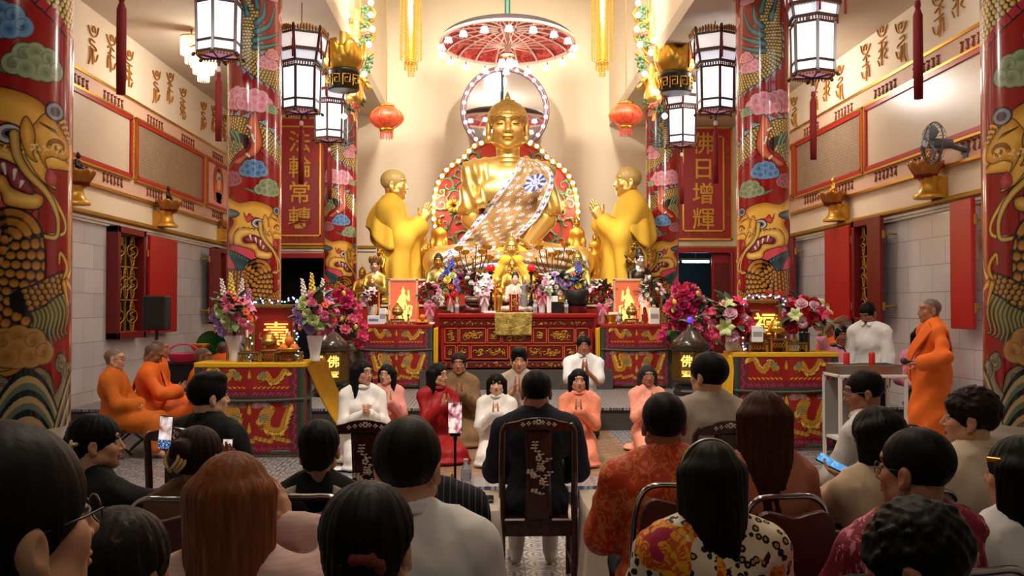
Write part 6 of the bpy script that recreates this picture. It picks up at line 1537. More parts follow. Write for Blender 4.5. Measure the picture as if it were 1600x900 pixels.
# embroidered fronts, painted once and shared by the four offering tables
EW,EH = 1.10,.94
canvas(-EW/2,EW/2,0,EH,230,196,lin(150,26,18)); SOFT = .006
IMG += (_n3(UU,ZZ,UU*0,18,2)*.02)[...,None]*np.array((1,.35,.2)); YG,YH = lin(176,116,22),lin(236,190,74)
PK = lin(112,28,46)
def strip(z0,z1,c): sl = (slice(int(max(z0,0)/EH*196),int(z1/EH*196)),slice(0,230)); put(sl,np.ones(UU[sl].shape),c)
strip(0,.09,PK); strip(.59,.66,PK); strip(.555,.59,lin(52,60,46))
for sx in (-1,1):
 sl = (slice(0,196),slice(0,26) if sx < 0 else slice(204,230)); put(sl,np.ones(UU[sl].shape),PK)
 sl = (slice(0,196),slice(0,7) if sx < 0 else slice(223,230)); put(sl,np.ones(UU[sl].shape),lin(52,60,46))
 for k in range(9): cz = .05 + k*.105; stroke([(sx*.485,cz),(sx*.505,cz + .03),(sx*.47,cz + .06),(sx*.49,cz + .09)],.009,.006,lin(150,62,82),None,0,4)
 for k in range(5):
  for zz in (.045,.625): stroke([(sx*(.04 + k*.085),zz - .015),(sx*(.06 + k*.085),zz + .015),(sx*(.08 + k*.085),zz - .015),(sx*(.1 + k*.085),zz + .012)],.008,.006,lin(150,62,82),None,0,4)
 def dragon(pts,w): fins(pts,w,w*.8,.05,1,lin(160,110,40),YH); body(pts,w,w*.3,.02,YH,YG,None,lin(140,66,18),.004)
 dragon([(sx*x,z) for x,z in ((.13,.30),(.16,.42),(.24,.46),(.2,.36),(.22,.26),(.33,.25),(.37,.36),(.41,.47))],.046)
 dragon([(sx*x,z) for x,z in ((.12,.78),(.18,.84),(.25,.76),(.32,.80),(.37,.88),(.42,.86))],.032)
 for (x,z,r) in ((.12,.33,.05),(.11,.80,.035)):
  poly([(sx*(x - r),z),(sx*x,z + r),(sx*(x + r),z + r*.4),(sx*(x + r*.5),z - r*.6),(sx*(x - r*.4),z - r*.8)],YG,YH,.004,4); stroke([(sx*(x - r*.2),z + r*.2),(sx*(x + r*.1),z + r*.2)],.007,.007,lin(240,240,230),None,.004)
  for q in range(4): stroke([(sx*x,z),(sx*(x + r*(.6 + .3*q)),z + r*(1.5 - q*.3)),(sx*(x + r*1.8),z + r*(1.6 - .5*q))],.006,.002,lin(150,160,120),None,.003,4)
 for (x,z) in ((.18,.51),(.4,.51),(.08,.50)): cloud((sx*x,z),.035,lin(120,70,70),lin(190,150,140),None,.003,7)
 for k in range(9): cloud((sx*(.03 + .048*k),.125 + .022*((k*3) % 4)/2),.024,YG,YH,None,.003,k)
 for k in range(8): stroke([(sx*(.05 + .05*k),.685),(sx*(.08 + .05*k),.70)],.008,.004,YG,YH,0,3)
for (z,r) in ((.45,.05),(.82,.04),(.25,.05)): poly([(0,z + r*1.5),(-r*.4,z + r*.3),(-r*.5,z - r*.6),(0,z - r),(r*.5,z - r*.6),(r*.4,z + r*.3)],YG,YH,.004,5)
IMG = np.clip(IMG,.003,1); nu_,nv_ = 230,196
Vq = np.stack([UU,-.012 - .012*np.sin(UU*14)*(ZZ < .56) + .0*ZZ,ZZ],-1).reshape(-1,3); i_ = np.arange(nv_ - 1)[:,None]*nu_; j_ = np.arange(nu_ - 1)[None,:]
me_emb = raw_mesh('embroidered_front',Vq,np.stack([i_ + j_,i_ + j_ + 1,i_ + nu_ + j_ + 1,i_ + nu_ + j_],-1).reshape(-1,4),True,IMG.reshape(-1,3)); SOFT = .004
me_emb.materials.append(mat('embroidery',rough=.55,attr=True,var=.2,scale=60,spec=.35))
m_green = mat('dark_green_paint',lin(56,66,52),.45,var=.15); m_yc = cloth('yellow_cloth',lin(214,164,26),.75)
def offering(label,x0,x1,y,z0,ztop,depth,yel=True):
 t = thing('offering_table',label,'table',((x0 + x1)/2,y,z0)); W,H = x1 - x0,ztop - z0; hz = H/.99
 e = bpy.data.objects.new('embroidered_front',me_emb); link(e,t); e.scale = (W*.93/EW,1,(H - .06)/EH); e.location = (0,.01,.045)
 for sx in (-1,1):
  for yy in (.02,depth - .03): MB().box((sx*(W/2 - .025),yy,H/2 - .01),(.05,.05,H - .02),bev=.008).build('leg',m_green,t)
 g = MB().box((0,.02,.05),(W,.045,.04),bev=.008).box((0,depth - .03,.12),(W,.04,.04)); g.tube([((u - .5)*W,-.004,H*.615 - .02*math.cos((u - .5)*PI)) for u in [k/16 for k in range(17)]],.018,6)
 for sx in (-1,1): g.box((sx*(W/2 - .02),depth/2,.1),(.035,depth,.035)).box((sx*(W/2 - .02),depth/2,H*.6),(.03,depth,.03))
 g.build('rail',m_green,t); MB().box((0,depth/2,H - .025),(W + .01,depth + .02,.05),bev=.008).build('tabletop',m_yc if yel else m_red2,t)
 for sx in (-1,1): MB().box((sx*(W/2 - .035),depth/2,H*.55),(.012,depth - .06,H*.8)).build('side_cloth',m_redd,t)
 return t
offering('front left offering table with embroidered red dragon cloth',-2.92,-1.83,9.65,L1,1.135,.42)
offering('front right offering table with embroidered red dragon cloth',2.56,3.66,9.94,L1,1.215,.42)
def PX(px,Y): return P(px,478,Y).x
offering('offering table with dragon cloth left of the main altar table',PX(563,14.3),PX(676,14.3),14.3,L2,1.42,.6,False)
offering('offering table with dragon cloth right of the main altar table',PX(939,14.3),PX(1050,14.3),14.3,L2,1.42,.6,False)
def drape_strip(label,top,bot,wave=.02,sag=.1):
 (a,b),(c,d) = [[Vector(q) for q in k] for k in (top,bot)]
 def fn(u,v):
  p = (a*(1 - u) + b*u)*(1 - v) + (c*(1 - u) + d*u)*v; p.z -= sag*math.sin(v*PI); p.y -= wave*math.sin(u*12 + v*2)*(.3 + v); return tuple(p)
 o = MB().grid(fn,22,18).build('draped_cloth',m_yc,None,solid=.006); return tag(o,label,'cloth')
drape_strip('yellow cloth slipping from the front left offering table down to the floor',(P(474,562,9.72),P(508,559,10.05)),(PZ(533,672,L1 + .03),PZ(552,652,L1 + .03)),.02,.06)
drape_strip('yellow cloth hanging at the right flank of the right altar offering table',(P(1049,512,14.32),P(1053,510,14.75)),(P(1053,584,14.15),P(1078,584,14.75)),.02,.02)
drape_strip('yellow cloth hanging over the left end of the front right offering table',(P(1119,551,10.3),P(1148,556,9.95)),(P(1126,612,10.3),P(1143,628,9.93)),.02,.0)
for sd,a_,b_ in (('left',677.5,684.5),('right',930.5,937.5)): drape_strip(f'narrow yellow cloth in the gap on the {sd} side of the main altar table',(P(a_,513,14.36),P(b_,511,14.36)),(P(a_,570,14.36),P(b_,572,14.36)),.008,.0)
# ---- flowers
def bl_mesh(nm,fn,m):
 g = MB(); fn(g); me = raw_mesh(nm,g.v,g.f,np.array(g.s,dtype=bool)); me.materials.append(m); return me
def f_carn(g,r=.055):
 for (k,rr,h) in ((11,1.0,.2),(9,.75,.55),(7,.45,.85)):
  for i in range(k):
   a = 2*PI*(i + .5*k)/k
   def f(u,v,a=a): w_ = (u - .5)*.9*v; return (r*rr*v*math.cos(a + w_),r*rr*v*math.sin(a + w_),r*(h*v**1.2 + .16*math.sin(u*12)*v))
   g.grid(f,5,3)
def f_lily(g,r=.085):
 for i in range(6):
  a = 2*PI*i/6
  def f(u,v,a=a): w_ = (u - .5)*.62*math.sin(PI*min(v*.9 + .08,1)); q = r*v; return (q*math.cos(a) - w_*r*math.sin(a),q*math.sin(a) + w_*r*math.cos(a),r*(.55*math.sin(v*2.2) - .12*abs(u - .5)*2))
  g.grid(f,4,6)
def f_daisy(g,r=.05):
 for i in range(14):
  a = 2*PI*i/14; g.grid(lambda u,v,a=a: (r*(.2 + .8*v)*math.cos(a) - (u - .5)*.3*r*math.sin(PI*min(v + .2,1))*math.sin(a),r*(.2 + .8*v)*math.sin(a) + (u - .5)*.3*r*math.sin(PI*min(v + .2,1))*math.cos(a),r*.25*math.sin(v*2)),2,3)
 g.ball((0,0,.01),(r*.26,r*.26,r*.2),8,5)
def f_rose(g,r=.04):
 for j,(rr,h,n) in enumerate(((1,.5,6),(.7,.8,5),(.4,1.0,4))): petals(g,r*rr,r*h*1.1,n,0,.1,.8,.9)
 g.ball((0,0,r*.5),(r*.35,r*.35,r*.5),8,6)
def f_spike(g,L=.2):
 for k in range(26): a = k*2.4; z = L*k/26; r = .026*(1 - .7*k/26); g.ball((r*math.cos(a),r*math.sin(a),z),(.016*(1.1 - .6*k/26),)*3,6,4)
def f_leaf(g,L=.14,w=.03): g.grid(lambda u,v: ((u - .5)*2*w*math.sin(PI*min(v*.9 + .05,1)),L*v,.04*math.sin(v*2.5) - .012*abs(u - .5)),4,6)
def f_lotus(g,r=.075): petals(g,r,r*.8,8,0,.5,.5,1.0); petals(g,r*.72,r*1.0,6,.005,.3,.5,.9); g.ball((0,0,r*.35),(r*.3,r*.3,r*.25),8,5)
def f_bud(g,r=.03): g.ball((0,0,r),(r*.8,r*.8,r*1.3),8,6)
FM = {}
FC = dict(white=(236,228,224),pink=(226,120,150),hot=(200,40,90),red=(176,18,34),peach=(236,150,110),orange=(226,90,44),yellow=(236,206,90),blue=(84,100,190),lilac=(176,140,200),lime=(196,206,140),mint=(150,190,160),pale=(238,190,204),magenta=(206,54,120),rose=(214,70,110),gold=(214,160,60))
FF = dict(carn=f_carn,lily=f_lily,daisy=f_daisy,rose=f_rose,spike=f_spike,lotus=f_lotus,bud=f_bud)
def fmesh(k,c):
 if (k,c) not in FM:
  m = mat('petal_' + c,lin(*FC[c]),.55,var=.18,scale=20) if c != 'gold' else m_gold; FM[k,c] = bl_mesh('blossom',FF[k],m)
 return FM[k,c]
me_leaf = bl_mesh('leaf',f_leaf,mat('leaf_dark',lin(52,78,48),.5,var=.3,scale=20)); me_leaf2 = bl_mesh('leaf',f_leaf,mat('leaf_mid',lin(92,118,72),.5,var=.3,scale=20))
def bouquet(label,base,vase,R,H,mix,n,seed,leaves=16,vm=None,zoff=None,name='flower_vase',bs=1.0,spikes=(),flat=1.0,bow=None):
 """vase: lathe profile; blossoms sit on an upright dome of radius R and height H above the vase mouth"""
 t = thing(name,label,'flowers',base); rg = random.Random(seed); zt = zoff if zoff is not None else vase[-1][1]
 if vase: MB().lathe(vase,24).build('vase',vm,t)
 st_ = MB(); c = Vector((0,0,zt + H*.42))
 for i in range(leaves):
  a = rg.uniform(0,2*PI); el = rg.uniform(-.5,1.1); d = Vector((math.cos(a)*math.cos(el),math.sin(a)*math.cos(el)*flat,math.sin(el)))
  inst('leaf',rg.choice((me_leaf,me_leaf2)),t,c + Vector((d.x*R*.6,d.y*R*.6,d.z*H*.35)),(d.to_track_quat('Y','Z').to_euler()),rg.uniform(.9,1.7)*bs)
 for i in range(n):
  k,col = mix[i % len(mix)]; y = 1 - 1.55*(i + .5)/n; rr = math.sqrt(max(1 - y*y,0)); a = i*2.39996 + seed
  d = Vector((rr*math.cos(a),rr*math.sin(a)*flat,y)); q = c + Vector((d.x*R,d.y*R,d.z*H*.56))*rg.uniform(.88,1.08)
  st_.tube([(0,0,zt - .02),tuple(c*.6 + q*.15 + Vector((0,0,zt*.2))),tuple(q)],.004,4)
  inst('blossom',fmesh(k,col),t,q,(d + Vector((0,-.35,.25))).to_track_quat('Z','Y').to_euler(),rg.uniform(.85,1.2)*bs)
 for (x,h,col) in spikes: inst('blossom',fmesh('spike',col),t,(x,0,zt + h),(rg.uniform(-.15,.15),x*1.5,0),1.15); st_.tube([(0,0,zt - .02),(x*.8,0,zt + h*.6),(x,0,zt + h + .02)],.005,4)
 st_.build('stems',mat('stem_green',lin(70,92,50),.6),t)
 if bow:
  b_ = MB()
  for sx in (-1,1):
   b_.grid(lambda u,v,sx=sx: (sx*(.01 + .075*math.sin(v*PI)),-R*1.02 - .03*math.sin(v*2*PI) - .01,zt + (u - .5)*.05*(1 + v) + .03*math.sin(v*2*PI)),4,12); b_.grid(lambda u,v,sx=sx: (sx*(.012 + .05*v) + (u - .5)*.035,-R*1.02 - .012,zt - .15*v),3,6)
  b_.build('bow',mat('ribbon_' + bow,lin(*FC[bow]),.4),t,solid=.003)
 return t
vcream = mat('ceramic_cream',lin(220,212,198),.2); vwhite = mat('ceramic_white',lin(228,226,224),.15); vglass = mat('smoked_glass',lin(60,70,66),.08,trans=.6); vdark = mat('dark_ceramic',lin(34,30,28),.25); vpinkw = mat('wrapping_pink',lin(226,170,180),.5,bump=.3)
VT = [(.05,0),(.055,.01),(.05,.06),(.065,.16),(.085,.25),(.08,.262)]
mixA = [('daisy','peach'),('carn','pink'),('daisy','white'),('carn','lilac'),('daisy','orange'),('rose','pale'),('carn','lime'),('lily','pink')]
for px,py,lab in ((366,574,'mixed bouquet with white snapdragons left of the longevity light box'),(492,566,'mixed bouquet with white snapdragons right of the longevity light box')):
 p = P(px,py,9.9); p.z = 1.135; bouquet(lab,p,VT,.19,.42,mixA,44,px,30,vwhite,spikes=((-.1,.36,'white'),(-.03,.42,'yellow'),(.06,.36,'white'),(.12,.26,'lilac')))
mixB = [('carn','red'),('carn','pale'),('lily','hot'),('carn','red'),('lily','lime'),('carn','pale'),('carn','red')]
p = P(1143,549,10.12); p.z = 1.215; bouquet('red and pink carnation bouquet with lilies left of the fortune light box',p,[(.04,0),(.06,.02),(.07,.07),(.06,.11),(.07,.13)],.19,.40,mixB,34,7,24,vcream,bs=1.25)
p = P(1257,549,10.12); p.z = 1.215; bouquet('dark red and pink carnation bouquet with lilies right of the fortune light box',p,[(.045,0),(.055,.02),(.055,.18),(.06,.2)],.19,.36,mixB,34,11,24,vglass,bs=1.2)
mixC = [('rose','white'),('lily','pale'),('carn','lilac'),('rose','pink'),('carn','mint'),('rose','red'),('carn','lime'),('daisy','white')]; mixD = [('lily','white'),('rose','red'),('carn','pale'),('lily','pale'),('rose','hot')]; mixE = [('carn','lime'),('rose','peach'),('carn','lilac'),('carn','blue'),('rose','pink'),('carn','yellow')]
TZ = L3 + AH + .005
def on(px,Y,z): q = P(px,478,Y); q.z = z; return q
bouquet('white lilies and pink flowers in a wrapped pot left of the main altar table',on(672,14.75,1.425),VT,.16,.34,mixD,24,21,20,vpinkw,bow='pink')
bouquet('red ribboned pastel bouquet with blue delphinium left of centre on the altar table',on(704,15.15,TZ),VT,.16,.42,mixE,26,22,16,vcream,bow='red',spikes=((.03,.42,'blue'),(-.02,.36,'blue')))
bouquet('pastel flower arrangement below the left gold lotus branches',on(734,15.1,TZ),VT,.20,.36,mixC,34,23,24,vcream)
bouquet('pink and white lilies tied with a white bow beside the wooden bell',on(757,14.85,TZ),VT,.11,.28,mixD,16,24,10,vwhite,bow='pale')
bouquet('pastel flower arrangement below the right gold lotus branches',on(866,15.1,TZ),VT,.20,.36,mixC,34,25,24,vcream)
bouquet('pink and white lilies with a pink bow right of the altar centre',on(847,14.85,TZ),VT,.11,.30,mixD,18,26,10,vwhite,bow='pink')
bouquet('pastel roses and blue delphinium over the black bowl on the altar',on(898,15.15,TZ),VT,.17,.36,mixE,28,27,18,vcream,spikes=((.03,.36,'blue'),(.08,.3,'blue')))
bouquet('white lilies and red roses between the altar table and the right picture frame',on(940,14.8,1.425),VT,.16,.36,mixD,26,28,24,vpinkw,bow='pink')
bouquet('pink and white flowers left of the left picture frame',on(582,14.75,1.425),VT,.12,.26,mixD,18,29,16,vcream)
bouquet('white blossom sprays and red roses right of the right picture frame',on(1018,14.7,1.425),VT,.17,.36,[('daisy','white'),('rose','red'),('daisy','white'),('lily','pale')],34,30,26,vcream,bs=.9)
# pink lotus trees in tall pots
def lotus_tree(label,p,H,W,seed,col2):
 t = thing('lotus_tree',label,'plant',p); rg = random.Random(seed); g = MB(); MB().lathe([(.12,0),(.2,.05),(.24,.25),(.22,.42),(.16,.5),(.19,.55)],24).build('pot',mat('dark_jar',lin(52,40,32),.2),t)
 for i in range(46):
  a = i*2.4; h = .62 + (H - .75)*((i + 1)/46)**.8; r = W*math.sqrt(rg.uniform(.1,1))*(1.05 - .75*(h - .6)/(H - .6)); q = Vector((r*math.cos(a),r*math.sin(a)*.7,h)); g.tube([(0,0,.5),(q.x*.3,q.y*.3,.5 + (h - .5)*.55),tuple(q)],.007,4)
  k = 'bud' if i % 9 == 8 else 'lotus'; d = Vector((math.cos(a)*.7,math.sin(a)*.5 - .5,.6)); inst('blossom',fmesh(k,(col2,'rose','pink','magenta')[i % 4]),t,q,d.to_track_quat('Z','Y').to_euler(),rg.uniform(.9,1.25))
 for i in range(24): a = i*2.4; inst('leaf',me_leaf if i % 4 else me_leaf2,t,(W*.5*math.cos(a),W*.4*math.sin(a),.6 + (H - .9)*(i/24)),(rg.uniform(-.5,.7),rg.uniform(-.4,.4),a),rg.uniform(1.3,2.2))
 for i in range(5): a = i*1.3; inst('blossom',fmesh('bud','yellow'),t,(W*.6*math.cos(a),-.2,.9 + i*.12),(.4,.2,a),1.2)
 g.build('stems',mat('stem_brown',lin(70,56,40),.6),t)
lotus_tree('tall spray of pink lotus blossoms in a jar on the left',on(527,13.95,L2),1.58,.48,3,'hot'); lotus_tree('tall spray of pink lotus blossoms in a jar on the right, blue finial before it',on(1073,13.95,L2),1.64,.46,8,'magenta')
# gold lotus branches
for sd,px in (('left',741),('right',863)):
 t = thing('lotus_branches',f'dark stems of gilded lotus flowers in a vase, {sd} of the yellow caped Buddha','ornament',on(px,15.25,TZ)); g = MB(); MB().lathe([(.05,0),(.07,.03),(.09,.2),(.05,.3),(.06,.34)],16).build('vase',vdark,t)
 ST = ((-.24,.98),(-.14,.92),(.03,1.06),(.12,.93),(.20,1.0),(-.02,.84),(.23,.84),(-.28,.80)) if sd == 'left' else ((.20,1.04),(.1,.92),(-.1,.98),(-.2,1.0),(.27,.92),(-.26,.85),(0,.88))
 for i,(x,h) in enumerate(ST):
  y = .05*math.sin(i*2.3); g.tube([(0,0,.3),(x*.35,y*.5,.3 + (h - .3)*.4),(x*.9,y,.3 + (h - .3)*.8),(x,y,h)],.009,5); inst('blossom',fmesh('lotus' if i % 3 < 2 else 'bud','gold'),t,(x,y,h),(-.3,x*.8,0),.95)
 g.build('stems',mat('dark_stem',lin(60,30,26),.4),t)
# red globe candle stands
for sd,px in (('left',767),('right',830)):
 t = thing('candle_stand',f'dark turned altar lamp stand with a red glass globe, {sd} of the altar centre','lamp',on(px,15.0,TZ)); MB().lathe([(.07,0),(.075,.02),(.03,.05),(.025,.12),(.045,.16),(.022,.2),(.022,.34),(.05,.38),(.025,.42),(.02,.58),(.045,.62),(.06,.64)],14).build('stand',vdark,t)
 MB().lathe([(.02,.64),(.06,.66),(.068,.70),(.055,.74),(.02,.755)],16).build('globe',mat('red_glass',lin(190,20,24),.08,emit=lin(220,20,20),es=.5),t)
# lit picture frames
m_frame = mat('pale_frame',lin(206,176,140),.4); T = NT('lit_picture'); x_,y_,z_q = T.sep(T.co('Object'))[:3]; n_ = T.noise(T.co('Object'),8,3)
T.set(col=lin(200,96,66),rough=.5,emit=T.mix(n_,lin(190,74,46),lin(226,120,84)),es=.42); m_lit = T.mat
m_glowy = mat('glow_yellow',lin(255,226,120),.5,emit=lin(255,214,96),es=1.2); m_glowo = mat('glow_amber',lin(255,196,110),.5,emit=lin(255,150,66),es=2.6)
for sd,px,s in (('left',630,1),('right',981,-1)):
 p = on(px,14.72,1.425); t = thing('lit_picture_frame',f'backlit red picture of a golden figure on the {sd} altar offering table','picture',p)
 MB().box((0,0,.36),(.40,.03,.60)).build('picture',m_lit,t); q = MB()
 for xx in (-.21,.21): q.box((xx,-.005,.36),(.035,.06,.66),bev=.006)
 for zz in (.045,.675): q.box((0,-.005,zz),(.455,.06,.035),bev=.006)
 q.box((-.12,.05,.03),(.04,.14,.06)).box((.12,.05,.03),(.04,.14,.06)); q.build('frame',m_frame,t)
 f = S(.01); f.cone((0,-.02,.44),(0,-.02,.30),.035,.05).cone((0,-.02,.3),(s*.02,-.02,.14),.05,.10).ell((0,-.02,.50),(.028,.02,.036)).cone((0,-.02,.53),(0,-.02,.58),.012,.004).path([(s*.04,-.02,.42),(s*.09,-.02,.36),(s*.08,-.02,.5)],.016).path([(-s*.04,-.02,.42),(-s*.08,-.02,.33),(-s*.02,-.02,.3)],.016).path([(s*.03,-.02,.12),(s*.12,-.02,.14),(s*.13,-.02,.26),(s*.09,-.02,.28)],.014); f.box((0,.166,.3),(.4,.18,.5),None,0,.003,1); f.box((0,-.217,.3),(.4,.18,.5),None,0,.003,1)
 sdf_obj('golden_figure',f,.0075,m_glowy,t); lamp('picture_glow','POINT',(p.x - s*.1,p.y - .2,p.z + .2),2.2,(1,.7,.4),.05)
# the two glowing character boxes and their tinsel lights
def glowbox(label,p,W,H,ch,mchar,bg,size):
 t = thing('light_box',label,'sign',p); MB().box((0,0,H/2),(W - .04,.07,H - .04)).build('back_panel',bg,t); q = MB()
 for xx in (-W/2,W/2): q.box((xx,-.02,H/2),(.035,.12,H + .03),bev=.006)
 for zz in (0,H): q.box((0,-.02,zz),(W + .03,.12,.035),bev=.006)
 q.build('frame',mat('gilt_frame',lin(130,100,40),.4,metal=.4,bump=.4,scale=30),t)
 if ch: text_mesh('character',ch,size,.012,mchar,t,Matrix.Translation((.02,-.045,H*(.44 if ch == '壽' else .52))) @ Matrix.Rotation(PI/2,4,'X'),bev=.003 if ch == '福' else 0)
 return t
m_lbx = mat('light_box_red',lin(112,26,18),.5,emit=lin(150,26,12),es=.18); m_led = {c: mat('led_' + c,(1,1,1),emit=v,es=5) for c,v in (('blue',(.12,.2,1)),('violet',(.5,.25,1)),('green',(.1,.9,.5)),('white',(.8,.85,1)))}
def leds(label,p,pts,cols,n,wm,jit=.02):
 t = thing('light_string',label,'lights',p); rg = random.Random(n); pts = catmull(pts,8); MB().tube([tuple(q) for q in pts],.006,5).build('wire',wm,t)
 for i in range(n):
  q = pts[int(i/n*len(pts))]; b_ = inst('led',bl_led[cols[i % len(cols)]],t,(q[0] + rg.uniform(-jit,jit),q[1] - .012,q[2] + rg.uniform(-jit,jit)))
bl_led = {}
for c in m_led: g = MB().ball((0,0,0),.0085,8,6); bl_led[c] = raw_mesh('led',g.v,g.f,True); bl_led[c].materials.append(m_led[c])
zl,zr = 1.138,1.218
p = on(430,9.98,zl); glowbox('red light box with an orange glowing longevity character',p,.42,.56,'壽',m_glowo,m_lbx,.28); lamp('glow_box_light','POINT',(p.x,p.y - .3,p.z + .25),.7,(1,.5,.2),.06)
leds('string of blue green and violet lights around the longevity light box',p,[(-.25,-.1,.02),(-.24,-.07,.3),(-.23,-.07,.58),(-.1,-.07,.62),(.12,-.07,.60),(.23,-.07,.6),(.24,-.07,.3),(.25,-.12,.1),(.30,-.14,.02)],('blue','green','violet','blue','white'),52,vdark,.03)
p = on(1190,10.22,zr); glowbox('red light box with a yellow glowing fortune character on the right offering table',p,.36,.53,'福',m_glowy,m_lbx,.24)
leds('string of white and violet lights over the fortune light box',p,[(-.22,-.1,.02),(-.21,-.07,.3),(-.2,-.07,.56),(0,-.07,.58),(.2,-.07,.56),(.22,-.07,.3),(.24,-.1,.02)],('white','violet','white','blue'),44,mat('silver_tinsel',lin(150,150,160),.3,metal=.6),.02)
# octagonal lit pots with a Buddha character over a lotus
for sd,px in (('left',515),('right',1078)):
 p = on(px,13.25,L2); t = thing('lamp_pot',f'dark jar lantern with a lit gold character, {sd} of the altar','lamp',p)
 MB().lathe([(.2,0),(.24,.03),(.24,.06),(.2,.1),(.2,.14),(.25,.17),(.26,.2)],8,smooth=False).build('base',vdark,t); MB().lathe([(.24,.2),(.25,.24),(.25,.58),(.24,.62)],8,smooth=False).build('lantern_body',mat('pot_gold',lin(96,70,22),.35,metal=.4),t); MB().lathe([(.26,.62),(.30,.66),(.22,.76),(.12,.86),(.05,.9),(.03,.98),(.001,1.0)],16).build('lid',mat('dark_jar'),t)
 for k,a in enumerate((-PI/2 - PI/8 - PI/4*(0 if sd == 'left' else 0),-PI/2 + PI/8)):
  M = Matrix.Rotation(a + PI/2,4,'Z') @ Matrix.Translation((0,-.232,.41))
  pn = MB(); pn.M = M; pn.box((0,0,0),(.165,.006,.32)); pn = pn.build('lit_panel',mat('pot_panel',lin(60,40,14),.5,emit=lin(150,90,20),es=.25),t)
  text_mesh('character','佛',.17,.004,m_glowy,pn,M @ Matrix.Translation((0,-.006,.06)) @ Matrix.Rotation(PI/2,4,'X'),bev=.002); l = MB(); l.M = M
  for q in range(-3,4): l.tube([(q*.008,-.008,-.13),(q*.022,-.008,-.09),(q*.026*.8,-.008,-.06)],.005,4)
  l.box((0,-.008,-.135),(.13,.004,.012)); l.build('lotus',m_glowy,pn)
 MB().ball((0,0,1.04),.045,12,8).build('finial',mat('crystal_blue',lin(90,80,220),.1,emit=lin(90,70,255),es=.8),t)
# censers, candlesticks, small offerings
def censer(label,p,k=1.0,m=None):
 t = thing('incense_burner',label,'incense burner',p); t.scale = (k,)*3; m = m or m_brass; MB().lathe([(.05,.05),(.10,.07),(.13,.12),(.12,.16),(.10,.17),(.115,.19),(.1,.2),(.001,.2)],20).build('bowl',m,t); MB().lathe([(.1,.2),(.095,.22),(.06,.26),(.03,.27),(.02,.29),(.03,.31),(.001,.335)],16).build('lid',m,t)
 for a in (0,2.1,4.2): MB().tube([(.08*math.cos(a),.08*math.sin(a),.08),(.11*math.cos(a),.11*math.sin(a),.04),(.10*math.cos(a),.10*math.sin(a),0)],.016,6).build('leg',m,t)
 for sx in (-1,1): MB().tube([(sx*.11,0,.17),(sx*.16,0,.18),(sx*.165,0,.24),(sx*.14,0,.27)],.013,6).build('handle',m,t)
def candlestick(label,p,h=.3,flame=False,k=1.0):
 t = thing('candlestick',label,'candlestick',p); MB().lathe([(.045*k,0),(.05*k,.01),(.015*k,.04),(.02*k,h*.3),(.012*k,h*.5),(.03*k,h*.62),(.035*k,h*.66),(.012*k,h*.7)],12).build('stem',m_brass,t); MB().cyl((0,0,h*.7),(0,0,h),.014*k,n=10).build('candle',mat('wax_cream',lin(236,220,190),.5),t)
 if flame: MB().ball((0,0,h + .03),(.01,.01,.026),8,6).build('flame',m_glowo,t)
def stand(label,p,w,h=.09):
 t = thing('carved_stand',label,'stand',p); MB().box((0,0,h - .012),(w,.16,.024),bev=.005).build('top',mat('carved_brown',lin(96,70,34),.4,metal=.2),t); g = MB()
 for xx in (-w/2 + .01,w/2 - .01): g.box((xx,-.065,h/2 - .01),(.02,.02,h - .02)).box((xx,.065,h/2 - .01),(.02,.02,h - .02))
 for k in range(int(w/.03)): g.tube([(-w/2 + .015 + k*.03 + .012*math.cos(a),-.07,h/2 + .024*math.sin(a)) for a in [q*PI/4 for q in range(8)]],.0035,4,True)
 g.build('fretwork',m_goldd,t)
for px,w_ in ((392,.22),(421,.16),(452,.26)): stand('carved gilt stand under the offerings before the longevity light box, ' + {392: 'left',421: 'middle',452: 'right'}[px],on(px,9.76,zl),w_,.10 if px != 421 else .12)
censer('brass incense burner on the middle stand before the longevity light box',on(421,9.76,zl + .122),.62); candlestick('brass candlestick left of the censer on the left offering table',on(386,9.76,zl + .102),.22); candlestick('brass candlestick right of the censer on the left offering table',on(452,9.76,zl + .102),.2)
for px,w_ in ((1182,.2),(1214,.18),(1243,.2)): stand('carved gilt stand before the fortune light box, ' + {1182: 'left one',1214: 'middle one',1243: 'right one'}[px],on(px,10.06,zr),w_,.10 if px != 1214 else .14)
censer('domed brass incense burner before the fortune light box',on(1214,10.06,zr + .142),.75,m_gold); candlestick('short brass candlestick left of the domed censer',on(1194,10.04,zr + .102),.14); candlestick('short brass candlestick right of the domed censer',on(1241,10.06,zr + .102),.16)
def boxy(name,label,cat,p,d,m,bev=.006,lid=None):
 t = thing(name,label,cat,p); MB().box((0,0,d[2]/2),d,bev=bev).build('body',m,t)
 if lid: lid(t,d)
 return t
def bandlid(mm): return lambda t,d: MB().box((0,-d[1]/2 - .001,d[2]*.5),(d[0]*.8,.002,d[2]*.3)).build('print',mm,t)
m_ink = mat('print_grey',lin(150,150,158),.6); m_paper = mat('white_card',lin(232,230,226),.6,var=.03)
boxy('carton','small white carton standing before the fortune light box','box',on(1182,10.0,zr + .102),(.12,.08,.17),m_paper,lid=bandlid(m_ink))
boxy('candle_box','white box candle with orange sticks on the left altar offering table','box',on(598,14.5,1.425),(.10,.10,.24),m_paper,lid=bandlid(m_ink)); boxy('carton','white carton with blue print at the left end of the left altar offering table','box',on(584,14.42,1.425),(.18,.09,.13),m_paper,lid=bandlid(mat('print_blue',lin(90,130,190),.6))); boxy('candle_box','white box candle on the right altar offering table','box',on(1022,14.5,1.425),(.15,.10,.24),m_paper,lid=bandlid(m_ink))
